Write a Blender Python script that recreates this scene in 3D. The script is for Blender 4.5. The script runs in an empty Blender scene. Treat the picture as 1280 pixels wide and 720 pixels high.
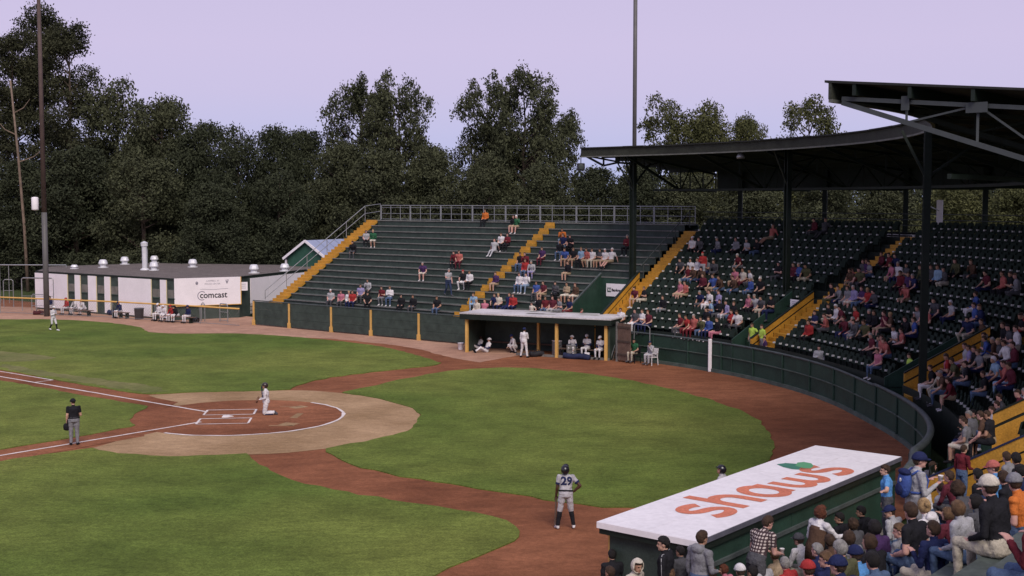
import bpy, bmesh, math, random
from mathutils import Vector, Matrix, Quaternion, noise
from mathutils.geometry import tessellate_polygon
from mathutils.bvhtree import BVHTree

S = bpy.context.scene
COL = S.collection
V = Vector
rnd = random.Random(7)

# ------------------------------------------------------------------ camera
CAM_H = 8.5
FPX = 1560.0                      # focal length in photo pixels (1280 wide)
TILT = math.atan((360 - 250) / FPX)
cam_d = bpy.data.cameras.new('camera')
cam = bpy.data.objects.new('camera', cam_d)
COL.objects.link(cam)
cam.location = (0, 0, CAM_H)
cam.rotation_euler = (math.pi / 2 - TILT, 0, 0)
cam_d.sensor_width = 36.0
cam_d.lens = 36.0 * FPX / 1280.0
cam_d.clip_start = 0.1
cam_d.clip_end = 5000
S.camera = cam

# ------------------------------------------------------------------ sky + sun (just after sunset behind the camera)
SUN_ELEV = math.radians(45)
SUN_AZ = math.radians(166)        # compass-like angle the light comes from (behind, a little left)
W = bpy.data.worlds.new('World')
S.world = W
W.use_nodes = True
nt = W.node_tree
nt.nodes.clear()
out = nt.nodes.new('ShaderNodeOutputWorld')
sky = nt.nodes.new('ShaderNodeTexSky')
sky.sky_type = 'NISHITA'
sky.sun_disc = False
sky.sun_elevation = SUN_ELEV
sky.sun_rotation = SUN_AZ
bg1 = nt.nodes.new('ShaderNodeBackground')
bg1.inputs[1].default_value = 0.006
nt.links.new(sky.outputs[0], bg1.inputs[0])
tc = nt.nodes.new('ShaderNodeTexCoord')
sep = nt.nodes.new('ShaderNodeSeparateXYZ')
nt.links.new(tc.outputs['Generated'], sep.inputs[0])
rmp = nt.nodes.new('ShaderNodeValToRGB')
els = rmp.color_ramp.elements
els[0].position = 0.0
els[0].color = (0.47, 0.53, 0.84, 1)
els[1].position = 1.0
els[1].color = (0.36, 0.36, 0.58, 1)
for p_, c_ in ((0.030, (0.52, 0.545, 0.855)), (0.055, (0.585, 0.565, 0.855)), (0.085, (0.645, 0.575, 0.84)), (0.12, (0.675, 0.585, 0.84)),
               (0.22, (0.64, 0.56, 0.80)), (0.5, (0.48, 0.45, 0.68))):
    e_ = els.new(p_)
    e_.color = (*c_, 1)
nt.links.new(sep.outputs['Z'], rmp.inputs[0])
bg2 = nt.nodes.new('ShaderNodeBackground')
bg2.inputs[1].default_value = 0.80
nt.links.new(rmp.outputs[0], bg2.inputs[0])
add = nt.nodes.new('ShaderNodeAddShader')
nt.links.new(bg1.outputs[0], add.inputs[0])
nt.links.new(bg2.outputs[0], add.inputs[1])
nt.links.new(add.outputs[0], out.inputs[0])

sun_d = bpy.data.lights.new('sun', 'SUN')
sun_d.energy = 2.6
sun_d.angle = math.radians(35)
sun_d.color = (1.0, 0.90, 0.80)
sun = bpy.data.objects.new('sun', sun_d)
COL.objects.link(sun)
_dir = V((math.sin(SUN_AZ) * math.cos(SUN_ELEV), math.cos(SUN_AZ) * math.cos(SUN_ELEV), math.sin(SUN_ELEV)))
sun.rotation_euler = _dir.to_track_quat('Z', 'Y').to_euler()
S.view_settings.view_transform = 'Standard'
S.view_settings.look = 'None'
S.view_settings.exposure = 0.15
S.view_settings.gamma = 1.0
S.view_settings.use_curve_mapping = False

# ------------------------------------------------------------------ survey: pixels of the plan on the ground, frames of the park
CT, ST = math.cos(TILT), math.sin(TILT)
CAMP = V((0, 0, CAM_H))
def ray(u, v):
    a, b = (u - 640) / FPX, (360 - v) / FPX
    return V((a, CT + b * ST, -ST + b * CT))
def G(u, v, z=0.0):
    d = ray(u, v)
    return CAMP + d * ((z - CAM_H) / d.z)
def PX(p):
    d = V(p) - CAMP
    w = d.y * CT - d.z * ST
    if w < 0.1:
        return (-9999, -9999)
    return (640 + FPX * d.x / w, 360 - FPX * (d.y * ST + d.z * CT) / w)

HOME = V((-10.94, 48.57, 0))
A0 = math.radians(141)
E1 = V((math.cos(A0), math.sin(A0), 0))        # home -> first base
N1 = V((-E1.y * -1, -E1.x, 0)) if False else V((E1.y, -E1.x, 0))   # outward on the first-base side
E3 = -N1                                         # home -> third base
N3 = -E1
CF = (E1 + E3).normalized()                      # home -> centre field

def path(p, R, z=0.0):
    """point on a ring round the field: p<0 along the first-base side (m), 0..90 degrees round home, >90 along third base (m)"""
    if p < 0:
        q = HOME + E1 * (-p) + N1 * R
    elif p <= 90:
        a = math.radians(51 - p)
        q = HOME + V((math.cos(a), math.sin(a), 0)) * R
    else:
        q = HOME + N3 * R + E3 * (p - 90)
    return V((q.x, q.y, z))
def outward(p):
    if p < 0: return N1.copy()
    if p > 90: return N3.copy()
    a = math.radians(51 - p)
    return V((math.cos(a), math.sin(a), 0))
def inv(q):
    r = V((q.x, q.y, 0)) - HOME
    s, n = r.dot(E1), r.dot(N1)
    if s > 0 and n > 0: return -s, n
    t, m = r.dot(E3), r.dot(N3)
    if t > 0 and m > 0: return 90 + t, m
    return 51 - math.degrees(math.atan2(r.y, r.x)), r.length
def smooth(a, b, x):
    x = max(0.0, min(1.0, (x - a) / (b - a)))
    return x * x * (3 - 2 * x)
TREAD, RISE = 0.64, 0.374
def off(p): return 2.9 * smooth(38, 90, p)
def row_R(p, k): return (25 + off(p) if p <= 90.3 else 28.5) + TREAD * k
def row_z(p, k): return (1.8 if p <= 90.3 else 0.95) + RISE * k
def wall_R(p): return 24.5 + 1.8 * smooth(48, 84, p)
def eave_R(p): return 27.2 - 1.7 * smooth(0, 92, p)
def ring_x(u, R, z=0.0, lo=-12.0, hi=60.0):
    """ring position whose point at radius R stands in photo column u"""
    best = min((abs(PX(path(lo + (hi - lo) * i / 900, R, z))[0] - u), lo + (hi - lo) * i / 900) for i in range(901))
    return best[1]
def slope_z(p, R):
    return row_z(p, 0) + (R - row_R(p, 0)) * RISE / TREAD
def hit_stand(u, v, h):
    """where the view through a photo pixel meets the sloping seat plane raised by h"""
    d = ray(u, v)
    Y = 9.0
    prev = None
    while Y < 125:
        q = CAMP + d * (Y / d.y)
        p, R = inv(q)
        if R >= row_R(p, 0) - 0.5:
            f = q.z - (slope_z(p, R) + h)
            if f <= 0:
                return p, R
        Y += 0.05
    return None

# ------------------------------------------------------------------ materials
MATS = {}
def mat(name, c, rough=0.7, var=0.15, scale=4.0, bump=0.0, metal=0.0, spec=0.3, fine=0.0, coord='Object', c2=None, island=0.0):
    if name in MATS: return MATS[name]
    m = bpy.data.materials.new(name)
    m.use_nodes = True
    n = m.node_tree
    b = n.nodes['Principled BSDF']
    b.inputs['Roughness'].default_value = rough
    b.inputs['Metallic'].default_value = metal
    b.inputs['Specular IOR Level'].default_value = spec
    tcn = n.nodes.new('ShaderNodeTexCoord')
    nz = n.nodes.new('ShaderNodeTexNoise')
    nz.inputs['Scale'].default_value = scale
    nz.inputs['Detail'].default_value = 6
    nz.inputs['Roughness'].default_value = 0.62
    n.links.new(tcn.outputs[coord], nz.inputs['Vector'])
    rp = n.nodes.new('ShaderNodeValToRGB')
    rp.color_ramp.elements[0].position = 0.3
    rp.color_ramp.elements[1].position = 0.7
    ca = tuple(max(0, x * (1 - var)) for x in c)
    cb = tuple(min(1, x * (1 + var)) for x in (c2 or c))
    rp.color_ramp.elements[0].color = (*ca, 1)
    rp.color_ramp.elements[1].color = (*cb, 1)
    n.links.new(nz.outputs['Fac'], rp.inputs[0])
    colr = rp.outputs[0]
    if fine > 0:
        nf = n.nodes.new('ShaderNodeTexNoise')
        nf.inputs['Scale'].default_value = scale * 14
        nf.inputs['Detail'].default_value = 4
        n.links.new(tcn.outputs[coord], nf.inputs['Vector'])
        mr = n.nodes.new('ShaderNodeMapRange')
        mr.inputs[1].default_value = 0.3; mr.inputs[2].default_value = 0.7
        mr.inputs[3].default_value = 1 - fine; mr.inputs[4].default_value = 1 + fine
        n.links.new(nf.outputs['Fac'], mr.inputs[0])
        vm = n.nodes.new('ShaderNodeVectorMath'); vm.operation = 'SCALE'
        n.links.new(colr, vm.inputs[0]); n.links.new(mr.outputs[0], vm.inputs['Scale'])
        colr = vm.outputs[0]
    if island > 0:
        gm = n.nodes.new('ShaderNodeNewGeometry')
        mr = n.nodes.new('ShaderNodeMapRange')
        mr.inputs[3].default_value = 1 - island; mr.inputs[4].default_value = 1 + island
        n.links.new(gm.outputs['Random Per Island'], mr.inputs[0])
        vm = n.nodes.new('ShaderNodeVectorMath'); vm.operation = 'SCALE'
        n.links.new(colr, vm.inputs[0]); n.links.new(mr.outputs[0], vm.inputs['Scale'])
        colr = vm.outputs[0]
    n.links.new(colr, b.inputs['Base Color'])
    if bump > 0:
        bp = n.nodes.new('ShaderNodeBump')
        bp.inputs['Strength'].default_value = bump
        bp.inputs['Distance'].default_value = 0.03
        nb = n.nodes.new('ShaderNodeTexNoise')
        nb.inputs['Scale'].default_value = scale * 6
        nb.inputs['Detail'].default_value = 5
        n.links.new(tcn.outputs[coord], nb.inputs['Vector'])
        n.links.new(nb.outputs['Fac'], bp.inputs['Height'])
        n.links.new(bp.outputs[0], b.inputs['Normal'])
    MATS[name] = m
    return m

def ground_mat(name, layers, rough=0.95, bump=0.4, bscale=30.0):
    """layers: list of (scale, lo, hi, contrast_a, contrast_b) multiplying a base colour; first entry = base colour pair"""
    m = bpy.data.materials.new(name)
    m.use_nodes = True
    n = m.node_tree
    b = n.nodes['Principled BSDF']
    b.inputs['Roughness'].default_value = rough
    b.inputs['Specular IOR Level'].default_value = 0.1
    tcn = n.nodes.new('ShaderNodeTexCoord')
    ca, cb, sc = layers[0]
    nz = n.nodes.new('ShaderNodeTexNoise'); nz.inputs['Scale'].default_value = sc; nz.inputs['Detail'].default_value = 5
    n.links.new(tcn.outputs['Object'], nz.inputs['Vector'])
    rp = n.nodes.new('ShaderNodeValToRGB')
    rp.color_ramp.elements[0].position = 0.32; rp.color_ramp.elements[1].position = 0.68
    rp.color_ramp.elements[0].color = (*ca, 1); rp.color_ramp.elements[1].color = (*cb, 1)
    n.links.new(nz.outputs['Fac'], rp.inputs[0])
    colr = rp.outputs[0]
    for (sc, lo, hi, a, c, stretch) in layers[1:]:
        mp = n.nodes.new('ShaderNodeMapping')
        mp.inputs['Rotation'].default_value = (0, 0, A0 if stretch != 1 else 0.3)
        mp.inputs['Scale'].default_value = (1, stretch, 1)
        n.links.new(tcn.outputs['Object'], mp.inputs[0])
        nf = n.nodes.new('ShaderNodeTexNoise'); nf.inputs['Scale'].default_value = sc; nf.inputs['Detail'].default_value = 4
        nf.inputs['Roughness'].default_value = 0.65
        n.links.new(mp.outputs[0], nf.inputs['Vector'])
        mr = n.nodes.new('ShaderNodeMapRange')
        mr.inputs[1].default_value = a; mr.inputs[2].default_value = c
        mr.inputs[3].default_value = lo; mr.inputs[4].default_value = hi
        n.links.new(nf.outputs['Fac'], mr.inputs[0])
        vm = n.nodes.new('ShaderNodeVectorMath'); vm.operation = 'SCALE'
        n.links.new(colr, vm.inputs[0]); n.links.new(mr.outputs[0], vm.inputs['Scale'])
        colr = vm.outputs[0]
    n.links.new(colr, b.inputs['Base Color'])
    bp = n.nodes.new('ShaderNodeBump'); bp.inputs['Strength'].default_value = bump; bp.inputs['Distance'].default_value = 0.04
    nb = n.nodes.new('ShaderNodeTexNoise'); nb.inputs['Scale'].default_value = bscale; nb.inputs['Detail'].default_value = 5
    n.links.new(tcn.outputs['Object'], nb.inputs['Vector'])
    n.links.new(nb.outputs['Fac'], bp.inputs['Height'])
    n.links.new(bp.outputs[0], b.inputs['Normal'])
    return m

# ------------------------------------------------------------------ object helpers
def tag(o, label=None, cat=None, group=None, kind=None):
    if label: o['label'] = label
    if cat: o['category'] = cat
    if group: o['group'] = group
    if kind: o['kind'] = kind
    return o
def link(o, parent=None):
    COL.objects.link(o)
    if parent is not None:
        o.parent = parent
        # geometry is written in world space: undo the parent's placement
        o.matrix_parent_inverse = Matrix.Translation(-V(parent.location)) if parent.type == 'EMPTY' else Matrix()
    return o
def empty(name, loc, label, cat, group=None):
    o = bpy.data.objects.new(name, None)
    COL.objects.link(o)
    o.location = loc
    o.empty_display_size = 0.2
    tag(o, label, cat, group)
    return o
class MB:
    def __init__(self):
        self.v, self.f, self.m, self.mats = [], [], [], []
    def mi(self, m):
        if m not in self.mats: self.mats.append(m)
        return self.mats.index(m)
    def poly(self, pts, m=None):
        i = len(self.v)
        self.v += [tuple(p) for p in pts]
        self.f.append(list(range(i, i + len(pts))))
        self.m.append(self.mi(m) if m else 0)
    def box(self, o, a, b, c, m=None):
        o, a, b, c = V(o), V(a), V(b), V(c)
        if a.cross(b).dot(c) < 0: a, b = b, a
        P = [o, o + a, o + a + b, o + b, o + c, o + a + c, o + a + b + c, o + b + c]
        i = len(self.v)
        self.v += [tuple(p) for p in P]
        k = self.mi(m) if m else 0
        for q in ((3, 2, 1, 0), (4, 5, 6, 7), (0, 1, 5, 4), (1, 2, 6, 5), (2, 3, 7, 6), (3, 0, 4, 7)):
            self.f.append([i + j for j in q]); self.m.append(k)
    def beam(self, a, b, w, h=None, m=None, up=V((0, 0, 1))):
        a, b = V(a), V(b)
        h = h or w
        d = (b - a)
        if d.length < 1e-6: return
        dn = d.normalized()
        if abs(dn.dot(up)) > 0.98: up = V((0.31, 0.95, 0))
        s = dn.cross(up).normalized()
        u = s.cross(dn).normalized()
        self.box(a - s * w / 2 - u * h / 2, d, s * w, u * h, m)
    def tube(self, pts, r, n=8, m=None, r2=None):
        pts = [V(p) for p in pts]
        k = self.mi(m) if m else 0
        rings = []
        prev = None
        for j, p in enumerate(pts):
            d = (pts[min(j + 1, len(pts) - 1)] - pts[max(j - 1, 0)]).normalized()
            if prev is None:
                x = d.orthogonal().normalized()
            else:
                x = (prev - d * prev.dot(d)).normalized()
            prev = x
            y = d.cross(x)
            rr = r if r2 is None else r + (r2 - r) * j / max(1, len(pts) - 1)
            i = len(self.v)
            self.v += [tuple(p + (x * math.cos(2 * math.pi * q / n) + y * math.sin(2 * math.pi * q / n)) * rr) for q in range(n)]
            rings.append(i)
        for a, b in zip(rings, rings[1:]):
            for q in range(n):
                self.f.append([a + q, a + (q + 1) % n, b + (q + 1) % n, b + q]); self.m.append(k)
        self.f.append([rings[0] + q for q in range(n)][::-1]); self.m.append(k)
        self.f.append([rings[-1] + q for q in range(n)]); self.m.append(k)
    def lathe(self, c, prof, n=14, m=None):
        """prof: list of (radius, z) from the bottom up, about a vertical axis at c"""
        c = V(c)
        k = self.mi(m) if m else 0
        rings = []
        for r, z in prof:
            i = len(self.v)
            self.v += [tuple(c + V((r * math.cos(2 * math.pi * q / n), r * math.sin(2 * math.pi * q / n), z))) for q in range(n)]
            rings.append(i)
        for a, b in zip(rings, rings[1:]):
            for q in range(n):
                self.f.append([a + q, a + (q + 1) % n, b + (q + 1) % n, b + q]); self.m.append(k)
        self.f.append([rings[0] + q for q in range(n)][::-1]); self.m.append(k)
        self.f.append([rings[-1] + q for q in range(n)]); self.m.append(k)
    def build(self, name, m=None, parent=None, smooth_=False, bevel=0.0):
        me = bpy.data.meshes.new(name)
        me.from_pydata(self.v, [], self.f)
        mats = self.mats or [m]
        for x in mats: me.materials.append(x)
        if self.mats:
            me.polygons.foreach_set('material_index', self.m)
        if smooth_:
            me.polygons.foreach_set('use_smooth', [True] * len(me.polygons))
        me.update()
        o = bpy.data.objects.new(name, me)
        link(o, parent)
        if bevel > 0:
            md = o.modifiers.new('bevel', 'BEVEL'); md.width = bevel; md.segments = 2; md.limit_method = 'ANGLE'
        return o
def sweep(mb, prof, ps, Rb, m=None, zb=None):
    """closed cross-section prof [(r, z)] carried along the ring positions ps; Rb(p) gives the base radius"""
    k = mb.mi(m) if m else 0
    rings = []
    for p in ps:
        i = len(mb.v)
        z0 = zb(p) if zb else 0
        mb.v += [tuple(path(p, Rb(p) + r, z0 + z)) for r, z in prof]
        rings.append(i)
    n = len(prof)
    for a, b in zip(rings, rings[1:]):
        for q in range(n):
            mb.f.append([a + q, b + q, b + (q + 1) % n, a + (q + 1) % n]); mb.m.append(k)
    mb.f.append([rings[0] + q for q in range(n)]); mb.m.append(k)
    mb.f.append([rings[-1] + q for q in range(n)][::-1]); mb.m.append(k)
def prange(a, b, st=2.0):
    n = max(1, int(math.ceil(abs(b - a) / st)))
    return [a + (b - a) * i / n for i in range(n + 1)]
def fixn(o):
    bm = bmesh.new(); bm.from_mesh(o.data)
    bmesh.ops.recalc_face_normals(bm, faces=bm.faces)
    bm.to_mesh(o.data); bm.free()
    return o
# ================================================================== GROUND
GRASS = ground_mat('mown_grass', [((0.072, 0.118, 0.021), (0.165, 0.188, 0.043), 0.06),
                                  (0.5, 0.80, 1.22, 0.35, 0.65, 1), (1.1, 0.86, 1.14, 0.3, 0.7, 5.0), (7, 0.80, 1.24, 0.3, 0.7, 1), (22, 0.68, 1.34, 0.32, 0.68, 1)], bump=0.6, bscale=40)
DIRT = ground_mat('red_dirt', [((0.172, 0.066, 0.033), (0.300, 0.124, 0.064), 0.16),
                               (0.9, 0.80, 1.16, 0.35, 0.65, 2.0), (7, 0.82, 1.18, 0.3, 0.7, 1), (36, 0.74, 1.26, 0.32, 0.68, 1)], bump=0.5, bscale=45)
PALE_DIRT = ground_mat('dry_dirt', [((0.36, 0.21, 0.145), (0.45, 0.275, 0.195), 0.25),
                               (1.3, 0.86, 1.12, 0.35, 0.65, 1), (8, 0.88, 1.12, 0.3, 0.7, 1), (36, 0.80, 1.2, 0.32, 0.68, 1)], bump=0.4, bscale=45)
TAN_DIRT = ground_mat('tan_clay', [((0.27, 0.175, 0.092), (0.42, 0.285, 0.165), 0.3),
                               (1.7, 0.86, 1.12, 0.35, 0.65, 2.5), (8, 0.86, 1.14, 0.3, 0.7, 1), (40, 0.80, 1.2, 0.32, 0.68, 1)], bump=0.4, bscale=45)
DRYGRASS = ground_mat('thin_grass', [((0.125, 0.145, 0.045), (0.19, 0.185, 0.075), 0.3),
                               (2.0, 0.84, 1.14, 0.35, 0.65, 1), (30, 0.72, 1.28, 0.32, 0.68, 1)], bump=0.4, bscale=40)
FIELD = ground_mat('rough_grass', [((0.035, 0.055, 0.018), (0.07, 0.09, 0.035), 0.05),
                               (0.6, 0.75, 1.25, 0.35, 0.65, 1), (12, 0.7, 1.3, 0.32, 0.68, 1)], bump=0.4, bscale=10)
CHALK = mat('chalk', (0.66, 0.60, 0.57), 0.95, 0.22, 3.0, fine=0.25)

def sheet(name, pts, z, m, edge_drop=0.0):
    pts = [V((p[0], p[1], z)) for p in pts]
    tri = tessellate_polygon([pts])
    me = bpy.data.meshes.new(name)
    vs = [tuple(p) for p in pts]
    fs = []
    for t in tri:
        a, b, c = (pts[i] for i in t)
        fs.append(t if (b - a).cross(c - a).z > 0 else t[::-1])
    if edge_drop:
        n = len(pts)
        area = sum(pts[i].x * pts[(i + 1) % n].y - pts[(i + 1) % n].x * pts[i].y for i in range(n))
        vs += [(p.x, p.y, z - edge_drop) for p in pts]
        for i in range(n):
            j = (i + 1) % n
            q = (i, j, n + j, n + i)
            fs.append(q[::-1] if area > 0 else q)
    me.from_pydata(vs, [], fs)
    me.materials.append(m)
    o = bpy.data.objects.new(name, me)
    COL.objects.link(o)
    o['kind'] = 'structure'
    return o
def curve_pts(px_pts, n=6, jitter=0.085, closed=True):
    """ground survey points -> smooth outline with a slightly ragged edge"""
    g = [G(u, v) for u, v in px_pts]
    outp = []
    N = len(g)
    for i in range(N if closed else N - 1):
        p0, p1, p2, p3 = (g[(i + j - 1) % N] for j in range(4))
        L = (p2 - p1).length
        # keep real corners: limit the tangents where the outline turns sharply
        d1, d2, d0 = (p2 - p1), (p3 - p2), (p1 - p0)
        t1 = (p2 - p0) * 0.5; t2 = (p3 - p1) * 0.5
        if d0.length > 1e-6 and d0.normalized().dot(d1.normalized()) < 0.55: t1 = d1.copy()
        if d2.length > 1e-6 and d2.normalized().dot(d1.normalized()) < 0.55: t2 = d1.copy()
        if t1.length > 1.2 * L: t1 = t1.normalized() * L
        if t2.length > 1.2 * L: t2 = t2.normalized() * L
        m = max(2, min(40, int(L / 0.5)))
        for k in range(m):
            s = k / m
            q = p1 * (2*s**3 - 3*s**2 + 1) + t1 * (s**3 - 2*s**2 + s) + p2 * (-2*s**3 + 3*s**2) + t2 * (s**3 - s**2)
            q += V((rnd.uniform(-1, 1), rnd.uniform(-1, 1), 0)) * jitter
            outp.append(q)
    return outp
big = [(-900, -300), (900, -300), (900, 1500), (-900, 1500)]
sheet('ground', big, -0.06, FIELD)
# the skinned dirt of the park: everything inside the walls that is not grass
fld = [HOME + E1 * 75 + N1 * 24.6, HOME + E1 * 30 + N1 * 24.6] + [path(p, wall_R(p) + 0.3) for p in prange(-26, 92, 3)] + \
      [HOME + E3 * 30 + N3 * 27.0, HOME + E3 * 30 + E1 * 75]
dirt_o = sheet('infield_dirt', fld, 0.0, DIRT)
# paler, drier dirt along the right-field side and in front of the bullpen
pale = [(-120, 385), (0, 383), (300, 395), (420, 410), (582, 425), (690, 437), (640, 446), (600, 453), (560, 446), (520, 436), (470, 429), (400, 423), (300, 420), (188, 418), (130, 406), (0, 402), (-120, 400)]
sheet('dry_dirt', curve_pts(pale, jitter=0.10), 0.004, PALE_DIRT)
# tan apron of clay round home plate
tan_px = [(185, 494), (250, 490.5), (320, 489), (375, 488), (422, 491), (465, 497), (502, 506), (520, 513), (525, 522), (510, 539), (480, 547.5), (440, 555.5), (405, 561.5), (360, 566), (310, 568.5), (212, 571), (150, 567), (112, 561), (160, 548), (215, 535), (240, 520), (215, 505)]
sheet('clay_apron', curve_pts(tan_px, jitter=0.03), 0.008, TAN_DIRT)
# red batting circle and the two base paths running into it
c0 = HOME + CF * -0.25
a_cf = math.atan2(CF.y, CF.x)
Rr = 4.05
ring = [c0 + V((math.cos(a), math.sin(a), 0)) * (Rr + rnd.uniform(-.03, .03)) for a in [a_cf + 0.62 + (2 * math.pi - 1.24) * i / 60 for i in range(61)]]
w_ = 0.9
bp = [HOME + E3 * 4.6 + N3 * 0.75, HOME + E3 * 9 + N3 * 0.95, HOME + E3 * 40 + N3 * 1.0, HOME + E3 * 40 - N3 * w_, HOME + E3 * 5.6 - N3 * w_, HOME + CF * 6.0,
      HOME + E1 * 5.6 - N1 * w_, HOME + E1 * 60 - N1 * w_, HOME + E1 * 60 + N1 * 1.1, HOME + E1 * 9 + N1 * 1.0, HOME + E1 * 4.6 + N1 * 0.75]
a_1 = a_cf - 0.62
sheet('batting_circle', [ring[0]] + ring[1:] + bp if (ring[-1] - bp[0]).length < (ring[0] - bp[0]).length else ring[::-1] + bp, 0.012, DIRT)

# grass
g1 = [(-160, 392), (-60, 397), (0, 399.5), (60, 399.5), (115, 402), (150, 405.5), (176, 410), (190, 416), (230, 417.5), (300, 417.5), (360, 421), (420, 426.5), (470, 432.5), (505, 440), (532, 448), (550, 454), (535, 458), (515, 460), (465, 465.5), (415, 472), (380, 480), (361, 487.5), (320, 489), (250, 490.5), (187, 493), (150, 489), (100, 480.5), (60, 473.5), (0, 462.5), (-80, 449), (-240, 422)]
sheet('foul_grass_right', curve_pts(g1), 0.03, GRASS, 0.03)
g2 = [(-60, 465), (0, 476), (60, 486.5), (120, 497.5), (186, 509), (175, 515), (164, 522), (162, 528), (168, 532), (150, 536.5), (100, 545.5), (50, 554.5), (0, 563), (-120, 584), (-200, 520)]
sheet('infield_grass', curve_pts(g2), 0.03, GRASS, 0.03)
g3 = [(-120, 598), (0, 577), (75, 566), (113, 561), (150, 567), (212, 571), (310, 568), (316, 574), (340, 589), (365, 601.5), (415, 612.5), (470, 622), (530, 631.5), (590, 641.5), (630, 652), (648, 665), (640, 677), (600, 697), (560, 711), (520, 728), (430, 765), (200, 900), (-300, 1000), (-400, 760)]
sheet('foul_grass_left', curve_pts(g3), 0.03, GRASS, 0.03)
g4 = [(405, 561.5), (421, 572.5), (440, 582), (480, 591.5), (522, 599.5), (560, 605.5), (640, 618), (700, 627.5), (750, 634), (800, 635), (850, 629), (900, 613), (940, 594), (960, 576), (967, 560), (964, 545), (945, 524), (905, 506), (850, 490), (800, 478.5), (750, 470), (700, 463.5), (650, 460), (600, 461), (560, 464.5), (500, 475), (460, 484), (425, 491.5), (465, 497), (502, 506), (520, 513), (525, 522), (510, 539), (480, 547.5), (440, 555.5)]
sheet('backstop_grass', curve_pts(g4), 0.03, GRASS, 0.03)
# worn strips of grass beyond first base and beside the running lane
sheet('worn_grass', curve_pts([(-60, 438), (0, 440), (40, 443.5), (74, 447.5), (40, 452), (0, 453), (-60, 450)], jitter=0.12), 0.034, DRYGRASS)
sheet('worn_grass', curve_pts([(0, 461), (60, 471.5), (130, 483.5), (185, 491.5), (215, 489), (170, 480), (100, 471), (40, 462), (0, 456)], jitter=0.25), 0.034, DRYGRASS)
# scuffed bullpen patch of dirt on the grass
sheet('bullpen_dirt', curve_pts([(178, 411), (205, 404.5), (250, 402), (320, 405), (390, 414), (330, 416.5), (250, 416.5), (195, 416)], jitter=0.10), 0.012, PALE_DIRT)

# chalk lines
def stripe(name, a, b, w, z=0.02):
    a, b = V(a), V(b)
    d = (b - a).normalized(); s = V((-d.y, d.x, 0)) * w / 2
    n = max(1, int((b - a).length / 0.6))
    L, R_ = [], []
    for i in range(n + 1):
        q = a.lerp(b, i / n)
        L.append(q + s * rnd.uniform(0.75, 1.1)); R_.append(q - s * rnd.uniform(0.75, 1.1))
    return sheet(name, L + R_[::-1], z, CHALK)
stripe('foul_line', HOME + E1 * 1.65, HOME + E1 * 62, 0.13)
stripe('foul_line', HOME + E3 * 1.55, HOME + E3 * 42, 0.13)
ln = HOME + E1 * 14.6
stripe('running_lane_line', ln + N1 * 0.95, ln + N1 * 0.95 + E1 * 20, 0.10)
stripe('running_lane_line', ln + N1 * 0.06, ln + N1 * 0.95, 0.10)
side = V((-CF.y, CF.x, 0))                     # to the first-base side? fixed below
if side.dot(N1) < 0: side = -side
pc = HOME + CF * 0.22
for sg in (1, -1):
    i0, i1 = 0.42 * sg, 1.60 * sg
    f0, f1 = 1.0, -0.95
    P = [pc + CF * f0 + side * i0, pc + CF * f0 + side * i1, pc + CF * f1 + side * i1, pc + CF * f1 + side * i0]
    for k in range(4):
        stripe('batters_box_line', P[k], P[(k + 1) % 4], 0.09, 0.022 if k % 2 else 0.026)
# catcher's side of the circle: white arc
a_s = math.atan2(-CF.y, -CF.x)
arc = [(a_s + t) for t in [math.radians(-126 + 176 * i / 40) for i in range(41)]]
inner = [c0 + V((math.cos(a), math.sin(a), 0)) * (Rr - 0.07 + rnd.uniform(-.03, .025)) for a in arc]
outer = [c0 + V((math.cos(a), math.sin(a), 0)) * (Rr + 0.04 + rnd.uniform(-.025, .03)) for a in arc]
ARC_DIR = 1
sheet('circle_line', outer + inner[::-1], 0.021, CHALK)
# scuffed pale streaks behind the plate
for (u0, v0, u1, v1, w) in ((350, 508.5, 378, 508.5, .10), (365, 510.5, 381, 508, .5), (366, 523, 376, 517, .3), (336, 532.5, 368, 532.5, .14), (352, 530, 369, 531.5, .6)):
    stripe('scuffed_clay', G(u0, v0), G(u1, v1), w, 0.017).data.materials[0] = TAN_DIRT
# home plate: five-sided white rubber slab
hp = [HOME, HOME + E1 * 0.305, HOME + E1 * 0.305 + CF * 0.215, HOME + E3 * 0.305 + CF * 0.215, HOME + E3 * 0.305]
mb = MB()
z = 0.035
top = [V((q.x, q.y, z)) for q in hp]
if (top[1] - top[0]).cross(top[2] - top[1]).z < 0: top = top[::-1]
mb.poly(top)
for i in range(5):
    a, b = top[i], top[(i + 1) % 5]
    mb.poly([a, V((a.x, a.y, 0.013)), V((b.x, b.y, 0.013)), b])
tag(mb.build('home_plate', mat('white_rubber', (0.74, 0.70, 0.68), 0.6, 0.1, 9)), 'white five-sided home plate set in the red batting circle', 'home plate')
# ================================================================== STRUCTURES
GREEN = mat('dark_green_paint', (0.022, 0.052, 0.038), 0.55, 0.25, 1.5, 0.12, fine=0.15)
GREEN2 = mat('green_board', (0.040, 0.058, 0.049), 0.6, 0.3, 2.2, 0.2, fine=0.2)
DKGREEN = mat('black_green_paint', (0.010, 0.017, 0.013), 0.6, 0.3, 2.0)
NOSE = mat('worn_board_edge', (0.17, 0.165, 0.155), 0.7, 0.3, 1.2, fine=0.2)
DECK = mat('grey_green_deck', (0.066, 0.082, 0.073), 0.7, 0.3, 1.0, 0.1, fine=0.2)
GOLD = mat('gold_paint', (0.48, 0.25, 0.035), 0.55, 0.22, 1.6, 0.15, fine=0.2)
GOLDPALE = mat('pale_gold_paint', (0.62, 0.37, 0.11), 0.55, 0.12, 2.0, fine=0.1)
PIPE = mat('galvanised_pipe', (0.32, 0.33, 0.34), 0.45, 0.15, 6.0, metal=0.6)
DKPIPE = mat('dark_pipe', (0.05, 0.062, 0.06), 0.5, 0.2, 6.0)
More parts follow.
